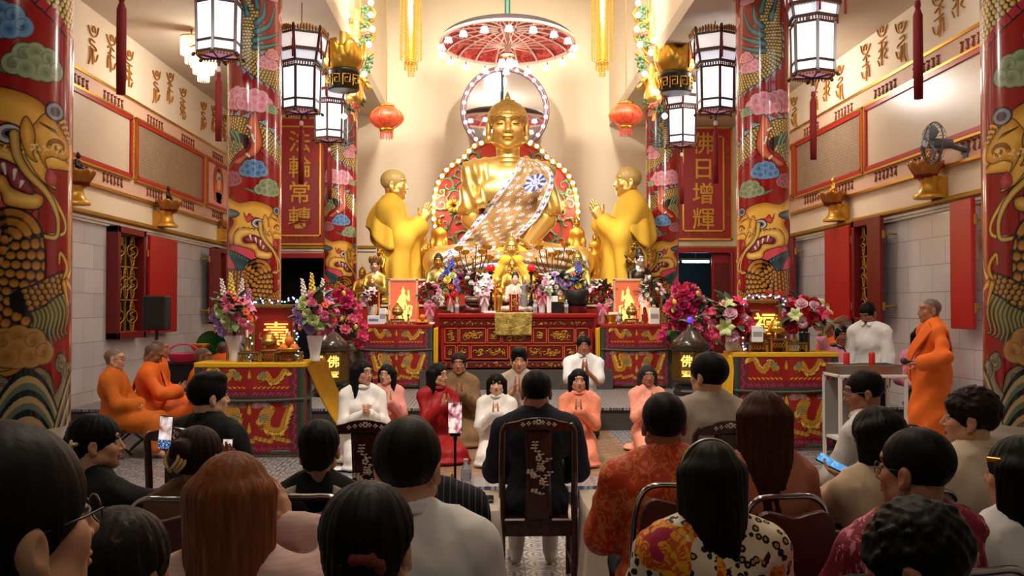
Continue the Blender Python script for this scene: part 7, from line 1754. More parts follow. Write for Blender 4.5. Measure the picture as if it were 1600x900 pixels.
for i,(px,Y,z,h) in enumerate(((592,14.55,1.425,.48),(653,14.6,1.425,.34),(1014,14.55,1.425,.42),(773,14.9,TZ,.52),(836,14.9,TZ,.5))):
 t = thing('taper_candle','tall orange candle ' + ('at the left picture frame, far left','at the right edge of the left picture frame','right of the right picture frame','beside the left red globe stand','beside the right red globe stand')[i],'candle',on(px,Y,z)); MB().cyl((0,0,.03),(0,0,h),.014,n=10).build('wax',mat('wax_orange',lin(226,120,30),.5),t); MB().lathe([(.035,0),(.04,.01),(.018,.03),(.018,.05)],12).build('holder',m_brass,t)
 MB().cyl((0,0,h),(0,0,h + .012),.002,n=5).build('wick',vdark,t)
for sd,px in (('left',621),('right',987)):
 censer(f'brass tripod incense burner before the {sd} backlit picture',on(px,14.45,1.425 + .09),.72); stand(f'carved stand under the tripod censer before the {sd} picture',on(px,14.45,1.425),.2,.085)
 for k,dx in enumerate((-16,17)): candlestick(f'{"lit" if k else "unlit"} small candlestick on the {"right" if k else "left"} of the {sd} picture censer',on(px + dx,14.45,1.425),.22,k == 1,.8)
def bottle(label,p,h=.22,r=.032,pink=False):
 t = thing('water_bottle',label,'bottle',p); MB().lathe([(r*.9,0),(r,.01),(r,h*.35),(r*.92,h*.38),(r,h*.42),(r,h*.68),(r*.4,h*.86),(r*.36,h*.9)],16).build('bottle',mat('clear_plastic',lin(220,228,236),.06,trans=.85),t); MB().lathe([(r + .001,h*.44),(r + .0015,h*.45),(r + .0015,h*.64),(r + .001,h*.65)],16).build('wrapper',mat('label_blue',lin(196,206,226),.4,var=.3,scale=40),t); MB().cyl((0,0,h*.9),(0,0,h),r*.42,n=12).build('cap',mat('cap_white',lin(226,230,236),.4),t)
for px,lab in ((714,'water bottle beside the microphone on the left part of the altar table'),(836,'water bottle right of the altar centre block'),(885,'water bottle before the black bowl on the altar table')): bottle(lab,on(px,14.5,TZ),.20)
bottle('water bottle beside the gold bowl on the right altar offering table',on(967,14.42,1.425),.18)
t = thing('wooden_fish','brown wooden fish drum on a red cushion on the altar table','instrument',on(738,14.6,TZ)); q = S(.02); q.ell((0,0,.17),(.105,.09,.085)).cone((-.06,-.03,.19),(.06,-.03,.19),.06).box((0,-.09,.155),(.09,.05,.008),None,.004,.01,1); sdf_obj('drum',q,.009,mat('fish_wood',lin(84,50,36),.3,var=.2),t); MB().lathe([(.10,0),(.13,.02),(.13,.06),(.10,.085)],20).build('cushion',m_lacd,t)
MB().box((0,0,.005),(.34,.2,.012)).build('cushion_tray',m_lacd,t)
t = thing('singing_bowl','large black singing bowl on a dark red stand on the altar table','bowl',on(901,14.62,TZ)); MB().lathe([(.12,.1),(.16,.12),(.185,.2),(.19,.34),(.18,.35),(.17,.34),(.165,.2),(.001,.13)],28).build('bowl',mat('black_bronze',lin(30,26,26),.4,metal=.4),t); MB().lathe([(.15,0),(.17,.02),(.16,.08),(.17,.105)],20).build('stand',m_lacd,t)
for px,lab,d,mm in ((870,'small dark box before the singing bowl',(.17,.12,.17),vdark),(863,'white card leaning behind the small dark box',(.17,.01,.26),m_paper),(765,'white folded paper stack right of the wooden fish',(.18,.12,.03),m_paper),(960,'white papers on the gold bowl on the right altar offering table',(.18,.1,.035),m_paper),(668,'white leaflets at the right end of the left altar offering table',(.22,.14,.03),m_paper)):
 z = TZ if px < 900 and px > 680 else 1.425
 boxy('paper_stack' if mm is m_paper else 'box',lab,'paper' if mm is m_paper else 'box',on(px,14.55 if px != 863 else 14.7,z + (.145 if px == 960 else 0)),d,mm,.003)
t = thing('gold_bowl','gold pedestal bowl left of the right picture frame','bowl',on(954,14.5,1.425)); MB().lathe([(.07,0),(.075,.015),(.05,.04),(.08,.08),(.11,.14),(.105,.145),(.07,.08),(.001,.06)],20).build('bowl',m_gold,t); MB().lathe([(.11,.137),(.116,.142),(.11,.147)],20).build('rim',m_goldp,t)
t = thing('sutra_block','red and gold carved sutra block at the centre of the altar table','plaque',on(803,14.65,TZ)); MB().box((0,0,.015),(.3,.16,.03),bev=.005).build('base',m_lacd,t); MB().box((0,0,.16),(.14,.08,.26),bev=.01).build('plaque',mat('plaque_cream',lin(206,170,120),.5),t); MB().box((0,-.045,.16),(.06,.006,.25)).build('red_strip',m_redd,t); g = MB(); scrollwork(g,-.022,.022,.06,.26,-.052,4,7,.005); g.build('lettering',m_gold,t)
for sx in (-1,1): MB().box((sx*.055,-.042,.16),(.03,.006,.26)).build('side_strip',m_lacr,t)
white_c = lin(206,190,180)
statue('white robed seated figure with a black cap on the altar table',on(805,15.15,TZ),.62,'lotus',PI,white_c,mat('pale_stone',rough=.5,attr=True),'clasp',(.01,.01,.012),'ushnisha',lin(222,190,170),knob=False,name='seated_statue',vox=.014)
statue('small grey statuette raising a hand right of the white seated figure',on(819,14.95,TZ),.52,'stand',PI,lin(130,126,124),mat('pale_stone'),((-.3,.2,1.55),(-1,0,-.3),(0,.1,1),(0,1,0)),(.12,.12,.12),'bald',name='statuette',vox=.014)
statue('small gold guardian statuette left of the altar centre',on(779,14.95,TZ),.46,'stand',PI,lin(190,140,60),None,'pray',None,'ushnisha',name='statuette',vox=.014)
t = thing('microphone','hand microphone lying on the altar table','microphone',on(706,14.48,TZ + .022)); MB().cyl((-.16,.05,0),(-.02,0,0),.012,.018).build('handle',vdark,t); MB().ball((.0,-.005,0),.024,10,8).build('grille',mat('mic_grille',lin(150,150,154),.4,metal=.7),t)
for i,(px,c) in enumerate(((660,'fruit pile on the left altar offering table'),(452,'fruit pile before the longevity light box'))):
 for k,(dx,dz) in enumerate(((-.05,0),(.05,0),(0,.075))):
  q = on(px,14.5 if i == 0 else 9.7,(1.425 + .03) if i == 0 else zl + .14); t = thing('orange',f'{("left", "right", "top")[k]} orange of the {c}','fruit',q + Vector((dx,0,dz)),0,c); MB().ball((0,0,0),.047,14,10).build('fruit',mat('orange_peel',lin(216,120,40),.5,bump=.2,scale=50),t); MB().cyl((0,0,.044),(0,0,.052),.006,n=6).build('stalk',m_lf,t)
 q = on(px,14.5 if i == 0 else 9.7,1.425 if i == 0 else zl + .102); t = thing('offering_dish',f'{"gold" if i else "gilt"} dish under the {c}','dish',q); MB().lathe([(.05,0),(.06,.01),(.1,.02),(.115,.03 if i == 0 else .04),(.1,.028),(.001,.012)],20).build('dish',m_goldp,t)
# ------------------------------------------------------------------ the people
def place(px,py,Y,rz,pose,floor,s=None,label='',**kw):
 """seat or scale a figure so that its head stands at the given pixel and depth"""
 p = P(px,py,Y); fk = {k: kw[k] for k in ('male','lean','twist','yaw','pitch','roll','fat','arms','wide','knee','aR','aL','neck') if k in kw}
 if pose == 'sit':
  s = s or 1.0; g = Fig(pose,s,seat=.45,**{k: v for k,v in fk.items() if k not in ('aR','aL')}); seat = .45 + (p.z - floor - g.hc.z); kw['seat'] = seat
 else:
  g = Fig(pose,1.0,**{k: v for k,v in fk.items() if k not in ('aR','aL')}); s = s or (p.z - floor)/g.hc.z; g = Fig(pose,s,**{k: v for k,v in fk.items() if k not in ('aR','aL')})
 o = Matrix.Rotation(rz,3,'Z') @ Vector((g.hc.x,g.hc.y,0)); loc = (p.x - o.x,p.y - o.y,floor)
 kw['s'] = s; iv = Matrix.Rotation(-rz,3,'Z')
 for kk,sx in (('gR',1),('gL',-1)):
  if kk in kw:
   a = kw.pop(kk); w_ = iv @ (Vector(a[0]) - Vector(loc)); kw['aR' if sx > 0 else 'aL'] = (tuple(w_),a[1],tuple(iv @ Vector(a[2])),tuple(iv @ Vector(a[3]))) + tuple(a[4:])
 t,g2 = person(label,loc,rz,pose,**kw); t['seat_z'] = kw.get('seat',0); return t,g2
WHT = cloth('white_silk',lin(232,226,220),.5,sheen=.2); WHC = cloth('white_cotton',lin(226,224,224),.8); BLK = cloth('black_cloth',(.010,.010,.012),.8); NAVY = cloth('navy_suit',lin(24,28,42),.8); PINKS = cloth('pink_silk',lin(222,150,140),.6); REDS = cloth('red_silk',lin(150,12,16),.55)
BRN = cloth('olive_brown_robe',lin(122,94,62),.8); GRYT = cloth('grey_beige_tee',lin(172,156,142),.85); PEACH = cloth('peach_jacquard',lin(236,140,108),.5,'floral',c2=lin(246,170,140)); PEACH2 = cloth('pale_peach',lin(240,158,132),.6,'floral',c2=lin(248,186,166)); LAV = cloth('lavender_white',lin(206,198,214),.7)
ORJ = cloth('orange_brocade',lin(196,62,22),.5,'brocade',c2=lin(214,132,70)); LEO = cloth('leopard_print',lin(222,208,180),.6,'leopard'); MAR = cloth('maroon_pink_brush',lin(120,24,44),.7,'brush',c2=lin(206,120,146)); BEIGE = cloth('beige_linen',lin(206,184,156),.85); BEIGE2 = cloth('cream_linen',lin(214,196,172),.85); GRS = cloth('grey_suit',lin(178,166,152),.85); PINST = cloth('pinstripe_navy',lin(20,22,36),.8,'stripe',c2=lin(110,112,130),f=260.0)
PKST = cloth('pink_stripe_blouse',lin(206,172,166),.7,'hstripe',c2=lin(180,140,138),f=520.0); TAUPE = cloth('brown_knit',lin(104,72,46),.85); ROSE = cloth('dusty_rose',lin(176,110,84),.7); PKPOLO = cloth('pink_polo',lin(232,150,172),.8); OR1 = cloth('monk_orange_dark',lin(200,104,26),.75); OR2 = cloth('monk_orange_bright',lin(238,112,34),.7)
SHOE = mat('black_leather',(.012,.012,.012),.35); SLIP = mat('pale_slipper',lin(206,198,190),.7); SCALP = (.06,.045,.04)
fem = dict(male=False)
def watch(sx,m=None,cm=None):
 def f(g,t):
  a,b = g.W[sx],g.E[sx]; d = (b - a).normalized(); c = a + d*.03; x,y,_ = basis(d); MB().tube([c + x*(.031*math.cos(q)) + y*(.031*math.sin(q)) for q in [k*PI/8 for k in range(16)]],.006,6,True).build('watch',m or SHOE,t)
 return f
K = {}
# kneeling row
K[1],_ = place(567,583,9.2,PI + .25,'heels',L1,label='kneeling woman with glasses and long black hair in a white long tunic',**fem,yaw=.55,arms='clasp',hair=('long',dict(length=.36,part=.01)),top=WHT,collar=('mandarin',WHT),longdress=WHT,glass=True,skin=SKIN,vh=.004)
K[2],_ = place(604,586,10.3,PI + .2,'heels',L1,label='kneeling woman in pink half hidden behind the woman in white with glasses',**fem,yaw=-.5,arms='pray',hair=('long',dict(length=.34)),top=PINKS,longdress=PINKS,glass=mat('silver_wire',lin(150,150,150),.3,metal=.8),skin=SKINL)
K[3],_ = place(685,587,9.5,PI + .35,'heels',L1,label='kneeling woman in a red long tunic with black framed glasses',**fem,yaw=.55,arms='pray',hair=('long',dict(length=.36)),top=REDS,collar=('mandarin',REDS),longdress=REDS,glass=True,skin=SKIN,vh=.004)
K[4],_ = place(717,569,10.6,PI + .05,'heels',L1,label='kneeling woman in an olive brown robe with glasses and tied hair',**fem,arms='pray',yaw=-.1,hair=('low',dict(length=.10)),hm=H_DARK,top=BRN,longdress=BRN,glass=mat('silver_wire'),skin=SKIN2,jacket=.012)
K[5],_ = place(776,605,9.3,PI - .05,'heels',L1,label='kneeling woman with a black bob in a white tunic, hands joined',**fem,arms='pray',hair=('bob',dict(length=.17,fringe=True,vol=1.1)),top=WHT,collar=('mandarin',WHT),longdress=WHT,skin=SKINL,facefat=1.05,vh=.004,s=.86)
K[6],_ = place(811,563,10.8,PI - .1,'heels',L1,label='young man in a grey beige tee kneeling behind the seated man in the dark suit',arms='pray',yaw=.1,pitch=-.15,hair=('quiff',dict(vol=1.2)),top=GRYT,bottom=BLK,skin=SKIN,sleeve=.8)
K[7],_ = place(904,601,9.3,PI - .1,'heels',L1,label='kneeling woman with long black hair in an orange jacquard tunic',**fem,yaw=.12,arms='pray',hair=('long',dict(length=.34,fringe=False)),top=PEACH,collar=('mandarin',PEACH),longdress=PEACH,skin=SKIN,extra=watch(-1),vh=.004,s=.9)
K[8],_ = place(912,548,11.0,PI - .05,'tall',L1,label='young man with glasses in a white polo shirt kneeling upright at the altar',arms='pray',hair=('short',dict(vol=1.3)),top=WHC,collar=('shirt',WHC),bottom=BLK,shoes=SHOE,skin=SKIN2,sleeve=.8,glass=True,jacket=.008,s=.9)
K[9],_ = place(1012,594,9.9,PI + .1,'heels',L1,label='kneeling woman with glasses and greying short hair in a pale peach tunic',**fem,arms='pray',yaw=-.05,hair=('bob',dict(length=.12,vol=.95)),hm=H_GREY,top=PEACH2,longdress=PEACH2,skin=SKIN2,glass=mat('silver_wire'),vh=.004,s=.9)
# monks
def monk_wrap(m,sash=True):
 def f(g,t,vox):
  s = g.s; q = S(.05); g.torso(q,.03,.05)
  for sx in (-1,1): g.arm(q,sx,.022,1.85,.05,.03)
  if g.pose == 'sit':
   q.ell(np.array(g.P0),(.2*s,.16*s,.14*s))
   for sx in (-1,1): q.cone(np.array(g.hip[sx]),np.array(g.K[sx]),.12*s,.10*s); q.cone(np.array(g.K[sx]),np.array(g.An[sx] + Vector((0,0,.04))),.10*s,.10*s)
   q.cone(np.array(g.P0 + Vector((0,.08,0))),np.array((0,g.K[1].y - .03,g.K[1].z)),.12*s,.10*s); q.cone(np.array((0,g.K[1].y - .02,g.K[1].z - .02)),np.array((0,g.An[1].y,.16)),.10*s,.13*s)
  else:
   q.cone(np.array(g.P0 + g.U*.15*s),np.array((0,.02,.55*s)),.155*s,.19*s,.06); q.cone(np.array((0,.02,.55*s)),np.array((0,.01,.16)),.19*s,.215*s,.06)
  q.ell(np.array(g.nb + g.U*.075*s + Vector((0,.035,0))),(.068*s,.07*s,.06*s),None,.012,1); q.box((0,0,-.3),(2,2,.36),None,0,.01,1)
  def fd(x,y,z,D): a = np.arctan2(x,y); return D + .008*_n3(x + z*.4,y - z*.3,z*.4,20,1) + .007*np.sin((x*.8 + z*.55)*42 + 2*np.sin(y*9))*(1 if g.pose != 'sit' else .7)
  sdf_obj('robe',q,vox,m,t,disp=fd)
  if sash:
   b = MB(); N = 15; L = lambda u: (g.S[-1] + Vector((-.01,.0,.07*s)))*(1 - u) + (g.P0 + Vector((.17*s,.03,-.02)))*u
   for sg in (1,-1): b.grid(lambda u,v,sg=sg: tuple(L(v) + Vector((0,sg*(.135*s + .05*math.sin(v*PI))*(.45 + .55*math.sin(min(v*1.3 + .1,1)*PI*.5)),0)) + Vector((.7,0,.7)).normalized()*((u - .5)*.13*s)),6,N)
   b.build('sash',m,t,solid=.014)
 return f
M = {}
bald = dict(hair=('bald',),stubble=SCALP,earlen=1.15)
M[1],_ = place(179,562,9.7,-PI/2 - .3 + .35,'sit',L1,.93,label='elderly monk with glasses in a dark orange robe sitting by the left wall',yaw=.1,pitch=-.05,arms='fold',robe=monk_wrap(OR1,False),skin=SKIN,glass=True,lean=-.05,**bald)
M[2],_ = place(239,554,10.2,-PI/2 + .25,'sit',L1,.95,label='monk in bright orange with head bowed, sitting second from the left',yaw=-.1,pitch=-.5,robe=monk_wrap(OR2),skin=SKIN3,lean=.1,aR=((.16,.34,.62),(1,-.4,-.6),(-.3,.6,.7),(-.6,0,-.4)),arms='lap',**bald)
M[3],_ = place(250,546,11.3,-PI/2 + .3,'sit',L1,.96,label='monk in bright orange half hidden behind the monk with bowed head',yaw=.1,robe=monk_wrap(OR2,False),skin=SKIN2,arms='lap',**bald)
M[4],_ = place(318,559,10.32,-PI/2,'sit',L1,.9,label='monk in profile between the wall and the left offering table',robe=monk_wrap(OR1,False),skin=SKIN2,arms='lap',**bald)
M[5],_ = place(348,546,12.2,.1,'sit',L2,.82,label='shaven monk seen from behind beyond the left offering table',robe=monk_wrap(OR2,False),skin=SKIN3,arms='lap',**bald)
M[6],_ = place(1453,486,8.7,PI/2 - .15,'stand',L1,label='standing monk in an orange robe holding a microphone on the right',yaw=.05,robe=monk_wrap(OR2),skin=SKIN2,gL=(P(1437,569,8.5),(-1,-.4,-.8),(-1,.05,.15),(0,.2,-1),.75),gR=(P(1443,574,8.72),(1,-.5,-.8),(-1,-.2,.1),(0,-.2,-1),.6),arms='down',shoes=mat('sandal_brown',lin(70,44,30),.6),fat=1.1,vh=.004,**bald)
M[7],_ = place(1294,517,12.2,PI/2 + .4,'sit',L2,.85,label='monk in orange partly hidden behind the right bouquet',robe=monk_wrap(OR2,False),skin=SKIN3,arms='lap',lean=.2,**bald)
R = {}
R[1],_ = place(1316,526,11.3,PI - .25,'sit',L1,.97,label='man in a pink polo shirt sitting with one hand on his forehead',roll=.0,hair=('short',),top=PKPOLO,collar=('shirt',PKPOLO),bottom=BLK,skin=SKIN3,sleeve=.8,aR=((.09,.17,1.33),(1,.1,.2),(-.9,-.1,.35),(0,-1,0),.4),arms='lap')
R[2],_ = place(1356,490,9.9,PI - .8,'stand',L1,label='man in a white long sleeved shirt standing and looking down at the trolley',lean=.18,pitch=-.55,yaw=-.1,hair=('crop',),top=WHC,collar=('shirt',WHC),bottom=BLK,shoes=SHOE,skin=SKIN3,arms='down',jacket=.012,fat=1.1)
R[3],_ = place(1440,528,10.2,PI - .3,'sit',L1,.95,label='person with a black fringe sitting behind the standing monk',**fem,hair=('bob',dict(length=.10,fringe=True)),top=PKPOLO,bottom=BLK,skin=SKIN,arms='lap')
# audience
A_ = {}
def aud(k,*a,**kw): A_[k],g = place(*a,**kw); return A_[k]
aud(8,838,613,5.95,0,'sit',0,1.03,label='man in a dark suit seated at the centre on the tall rosewood chair',arms='lap',hair=('short',dict(vol=1.0)),top=NAVY,collar=('shirt',NAVY),bottom=cloth('pale_grey_trousers',lin(206,200,196),.8),shoes=SLIP,jacket=.018,skin=SKIN2,wide=.195,fat=1.05,vh=.004,pitch=-.05)
aud(12,1106,588,5.75,.25,'sit',0,1.06,label='man in a light grey suit seated on a rosewood chair, turned slightly left',arms='lap',yaw=.45,hair=('short',dict(vol=1.3)),top=GRS,collar=('shirt',GRS),bottom=BLK,shoes=SHOE,jacket=.018,skin=SKIN,vh=.004,glass=True)
aud(16,1350,614,5.5,.7,'sit',0,1.0,label='man with thinning hair and glasses in a white shirt, seen in profile',arms='lap',yaw=.65,pitch=-.15,hair=('thin',dict(vol=.6)),top=WHC,collar=('shirt',WHC),bottom=BLK,shoes=SHOE,skin=SKIN2,glass=mat('silver_wire'),vh=.004)
aud(21,327,621,5.5,-.45,'sit',0,1.0,label='man with spiky hair in a black suit sitting before the monks',arms='lap',yaw=-.5,hair=('quiff',dict(vol=1.2)),top=BLK,collar=('shirt',BLK),bottom=BLK,shoes=SHOE,jacket=.018,skin=SKINL,vh=.004)
def lace(g,t):
 for sx in (-1,1):
  b = MB(); b.grid(lambda u,v,sx=sx: tuple(g.nb + Vector((sx*(.075 + .13*u) ,-.085 - .035*math.sin(u*2.5) - .02*v,-.005 - .065*u**1.4 - .035*v))),14,4); b.build('lace_strap',mat('lace_white',lin(196,186,170),.8,var=.4,scale=60),t,solid=.006)
 MB().ball(g.hc + Vector((-.06,-.075,-.035)),(.008,.006,.018),8,6).build('earring',m_gold,t)
aud(4,499,702,4.0,.0,'sit',0,.95,label='woman in black with a black ponytail and white lace shoulder straps',**fem,arms='lap',pitch=.0,hair=('low',dict(length=.34)),top=BLK,bottom=BLK,skin=SKIN,sleeve=.5,extra=lace)
aud(9,1037,664,4.2,.0,'sit',0,1.05,label='man in an orange brocade jacket with a stand collar, seen from behind',arms='lap',hair=('short',dict(vol=1.05)),top=ORJ,collar=('high',ORJ),bottom=BLK,shoes=SHOE,jacket=.02,skin=SKIN3,wide=.195,fat=1.15,vh=.0035,hv=.007)
aud(11,1190,660,3.95,.05,'sit',0,1.0,label='woman with very long brown hair in a dusty rose top, seen from behind',**fem,arms='lap',yaw=.2,hair=('half',dict(length=.46,vol=1.1)),hm=H_BROWN2,top=ROSE,bottom=BLK,skin=SKIN,vh=.004)
aud(10,1110,752,3.1,.05,'sit',0,.98,label='woman in a leopard print top with long black hair and a hairband',**fem,arms='lap',pitch=-.1,hair=('half',dict(length=.40,vol=1.05)),top=LEO,bottom=BLK,skin=SKIN,vh=.0035,jacket=.012,fat=1.15,wide=.175,extra=lambda g,t: MB().tube([g.hc + g.R @ Vector((.098*math.cos(a),-.01,.03 + .105*math.sin(a))) for a in [k*PI/16 for k in range(17)]],.005,6).build('hairband',mat('silver_band',lin(170,170,160),.3,metal=.8),t))
aud(13,1369,684,4.0,.3,'sit',0,.97,label='woman with a short black bob in a beige polo looking down at her phone',**fem,yaw=.25,pitch=-.35,arms='lap',hair=('bob',dict(length=.10,vol=1.05)),top=BEIGE,collar=('shirt',BEIGE),bottom=BLK,skin=SKIN2,sleeve=.9,gL=(P(1318,748,4.28),(-1,-.3,-.6),(-.4,.7,.3),(.3,.3,1),.5),jacket=.01)
aud(14,1429,737,2.9,.25,'sit',0,1.02,label='man with cropped hair and glasses in a maroon and pink shirt',yaw=.45,arms='lap',hair=('crop',),top=MAR,collar=('shirt',MAR),bottom=BLK,skin=SKIN2,glass=True,fat=1.2,wide=.2,jacket=.014,vh=.0032,sleeve=.9)
aud(17,1516,655,3.9,.35,'sit',0,1.0,label='woman with curly pinned up brown hair in a cream shirt, in profile',**fem,yaw=.7,pitch=.0,arms='lap',hair=('curly',dict(seed=4,vol=1.3)),hm=H_DARK,top=BEIGE2,collar=('shirt',BEIGE2),bottom=BLK,skin=SKIN,jacket=.012,vh=.004,extra=lambda g,t: MB().tube([g.hc + g.R @ Vector((-.086,-.004 + .012*math.sin(a),-.05 + .012*math.cos(a))) for a in [k*PI/6 for k in range(12)]],.0025,5,True).build('earring',m_gold,t))
aud(18,1592,744,2.95,.2,'sit',0,.96,label='woman with black hair and a gold hair clip in a white top',**fem,yaw=.35,arms='lap',hair=('half',dict(length=.22)),top=WHC,bottom=BLK,skin=SKIN,jacket=.008,extra=lambda g,t: MB().box(g.hc + g.R @ Vector((-.088,.02,.055)),(.008,.06,.014),(0,.2,.5),bev=.003).build('hair_clip',m_gold,t))
aud(19,152,693,4.05,-.55,'sit',0,.95,label='woman in black with a ponytail filming with a raised phone at the left',**fem,yaw=-.75,arms='lap',hair=('pony',dict(length=.14,fringe=True)),top=BLK,bottom=BLK,skin=SKIN,vh=.0032,gR=(P(279,718,4.2),(1,0,-.9),(-.28,.05,1),(-.7,-.6,0),.55),extra=lambda g,t: MB().ball(g.hc + g.R @ Vector((.075,-.09,.0)),(.006,.012,.03),8,6).ball(g.hc + g.R @ Vector((.078,-.075,.01)),(.006,.02,.008),8,6).build('hair_clip',mat('clip_cream',lin(214,200,170),.4),t))
def claw(g,t):
 b = MB()
 for sg in (-1,1):
  for k in range(3): b.tube([g.hc + g.R @ Vector((sg*(.012 + .03*math.sin(a))*(1 - .15*k) - .012,-.135 - .012*k + .012*math.cos(a),.035 - .075*a/PI + .01*k)) for a in [j*PI/8 for j in range(9)]],.007,6)
 b.build('claw_clip',mat('claw_tortoise',lin(206,170,120),.25,var=.5,scale=40),t)
 q = MB()
 for k in range(14): a = -1.4 + 2.8*k/13; q.ball(g.nb + Vector((.06*math.sin(a),-.062*math.cos(a),.01)),.009,8,6)
 q.build('collar_beads',mat('bead_cream',lin(200,186,160),.4),t)
aud(20,312,714,3.95,-.1,'sit',0,.97,label='woman in a brown top with a claw clip in her pinned up hair',**fem,yaw=-.25,arms='lap',hair=('bun',{}),hm=H_DARK,top=TAUPE,bottom=BLK,skin=SKIN2,jacket=.01,gR=(P(358,742,4.22),(1,-.2,-.9),(0,.2,1),(-.2,-.9,.1),.6),extra=claw)
aud(3,366,786,2.5,-.05,'sit',0,1.0,label='woman with long light brown hair in a pale pink striped blouse',**fem,yaw=-.15,arms='lap',hair=('half',dict(length=.40,vol=1.12,part=.0)),hm=H_BROWN,top=PKST,bottom=BLK,skin=SKIN,vh=.0035,jacket=.008,aR=((.105,.13,1.10),(1,.3,-.5),(-.15,.3,1),(-.9,.1,0),.45))
aud(6,638,730,2.8,.0,'sit',0,1.04,label='man with a full head of black hair in a white shirt, seen from behind',yaw=-.2,arms='lap',hair=('short',dict(vol=1.25)),top=WHC,collar=('shirt',WHC),bottom=BLK,skin=SKIN,vh=.0035,jacket=.01)
aud(7,644,704,3.75,.0,'sit',0,1.0,label='man in a navy pinstripe jacket whose head is hidden by the man in white',arms='lap',hair=('short',),top=PINST,collar=('shirt',PINST),bottom=BLK,skin=SKIN2,wide=.21,jacket=.018)
aud(5,577,856,1.95,-.05,'sit',0,1.0,label='woman in front with dark hair tied by a rust red scrunchie',**fem,arms='lap',yaw=-.15,hair=('low',dict(length=.30,vol=1.25)),top=WHC,bottom=BLK,skin=SKIN,vh=.0032,extra=lambda g,t: MB().tube([g.hc + Vector((.004 + .034*math.cos(a),-.105 - .02*math.sin(a),-.012 + .022*math.sin(a))) for a in [k*PI/10 for k in range(20)]],[.013 + .004*math.sin(k*2.5) for k in range(20)],8,True).build('scrunchie',mat('scrunchie_rust',lin(112,40,28),.8,bump=.5,scale=30),t))
aud(2,190,898,1.85,-.1,'sit',0,.97,label='woman at the bottom edge with dark hair streaked with blond highlights',**fem,arms='lap',yaw=-.3,hair=('pony',dict(length=.16,vol=1.2)),hm=hairmat('hair_highlight',(.016,.012,.010),lin(150,116,76)),top=BLK,bottom=BLK,skin=SKIN2,vh=.0035)
aud(15,1438,890,1.95,.35,'sit',0,.98,label='man with wavy black hair bending his head onto his hand',yaw=.5,pitch=-.45,arms='lap',hair=('curly',dict(seed=9,vol=1.1)),top=BLK,bottom=BLK,skin=SKIN2,vh=.0032,gL=(P(1366,930,2.02),(-1,0,-.7),(.3,-.05,1),(.8,.5,0),.3))
aud(1,4,834,1.24,-.32,'sit',0,1.05,label='man with glasses, very close in the bottom left corner',yaw=-.32,pitch=.12,arms='lap',hair=('short',dict(vol=1.2)),top=BLK,collar=('shirt',BLK),bottom=BLK,skin=SKIN,glass=True,vh=.003)
# ------------------------------------------------------------------ chairs, side tables and hand-held things
m_chrome = mat('chrome',lin(170,172,178),.12,metal=1.0,var=.03); m_vinyl = mat('maroon_vinyl',lin(70,10,16),.4,var=.12); m_rose = mat('rosewood',lin(58,20,18),.25,var=.3,scale=6,stretch=(6,6,1),coat=.3); m_pearl = mat('mother_of_pearl',lin(214,190,176),.25,var=.2,scale=40)
def banquet(label,x,y,rz,seat,top=.97):
 t = thing('banquet_chair',label,'chair',(x,y,0),rz,'maroon banquet chairs with chrome frames'); zs = .43
 MB().box((0,.02,zs),(.42,.42,.06),bev=.025).build('seat',m_vinyl,t)
 b = MB(); pts = [(-.16,zs + .1),(-.168,zs + .28),(-.155,top - .09),(-.115,top - .04),(-.06,top - .045),(0,top - .06),(.06,top - .045),(.115,top - .04),(.155,top - .09),(.168,zs + .28),(.16,zs + .1)]
 b.prism([tuple(p) for p in catmull(pts,5)],.035,(0,-.215,0),(1,0,0),(0,-.12,1)); bo = b.build('backrest',m_vinyl,t,bevel=.01)
 l = MB()
 for i,(gx,gz,r) in enumerate(((0,.30,.02),(-.006,.25,.014),(.007,.21,.014),(-.04,.15,.008),(-.02,.15,.008),(0,.15,.008),(.02,.15,.008),(.04,.15,.008))): l.tube([(gx + r*math.cos(a),-.218 - .12*(zs + gz) - .0 - .036,zs + gz + r*.9*math.sin(a)) for a in [k*PI/4 for k in range(7)]],.0022,4)
 l.build('faded_crest',mat('faded_print',lin(112,60,60),.6),bo)
 fr = catmull([(-.185,-.20,zs - .02),(-.178,-.235,zs + .25),(-.165,-.262,top - .10),(-.115,-.272,top - .01),(0,-.274,top),(.115,-.272,top - .01),(.165,-.262,top - .10),(.178,-.235,zs + .25),(.185,-.20,zs - .02)],6)
 MB().tube([tuple(p) for p in fr],.0125,8).build('back_frame',m_chrome,t)
 for sx in (-1,1):
  MB().tube([(sx*.185,-.20,zs - .02),(sx*.19,-.24,.2),(sx*.19,-.27,.0)],.011,8).build('leg',m_chrome,t); MB().tube([(sx*.185,.2,zs - .02),(sx*.19,.225,.2),(sx*.19,.24,.0)],.011,8).build('leg',m_chrome,t)
 MB().tube([(-.185,.2,zs - .025),(.185,.2,zs - .025),(.185,-.2,zs - .025),(-.185,-.2,zs - .025)],.009,6,True).build('seat_frame',m_chrome,t)
 return t
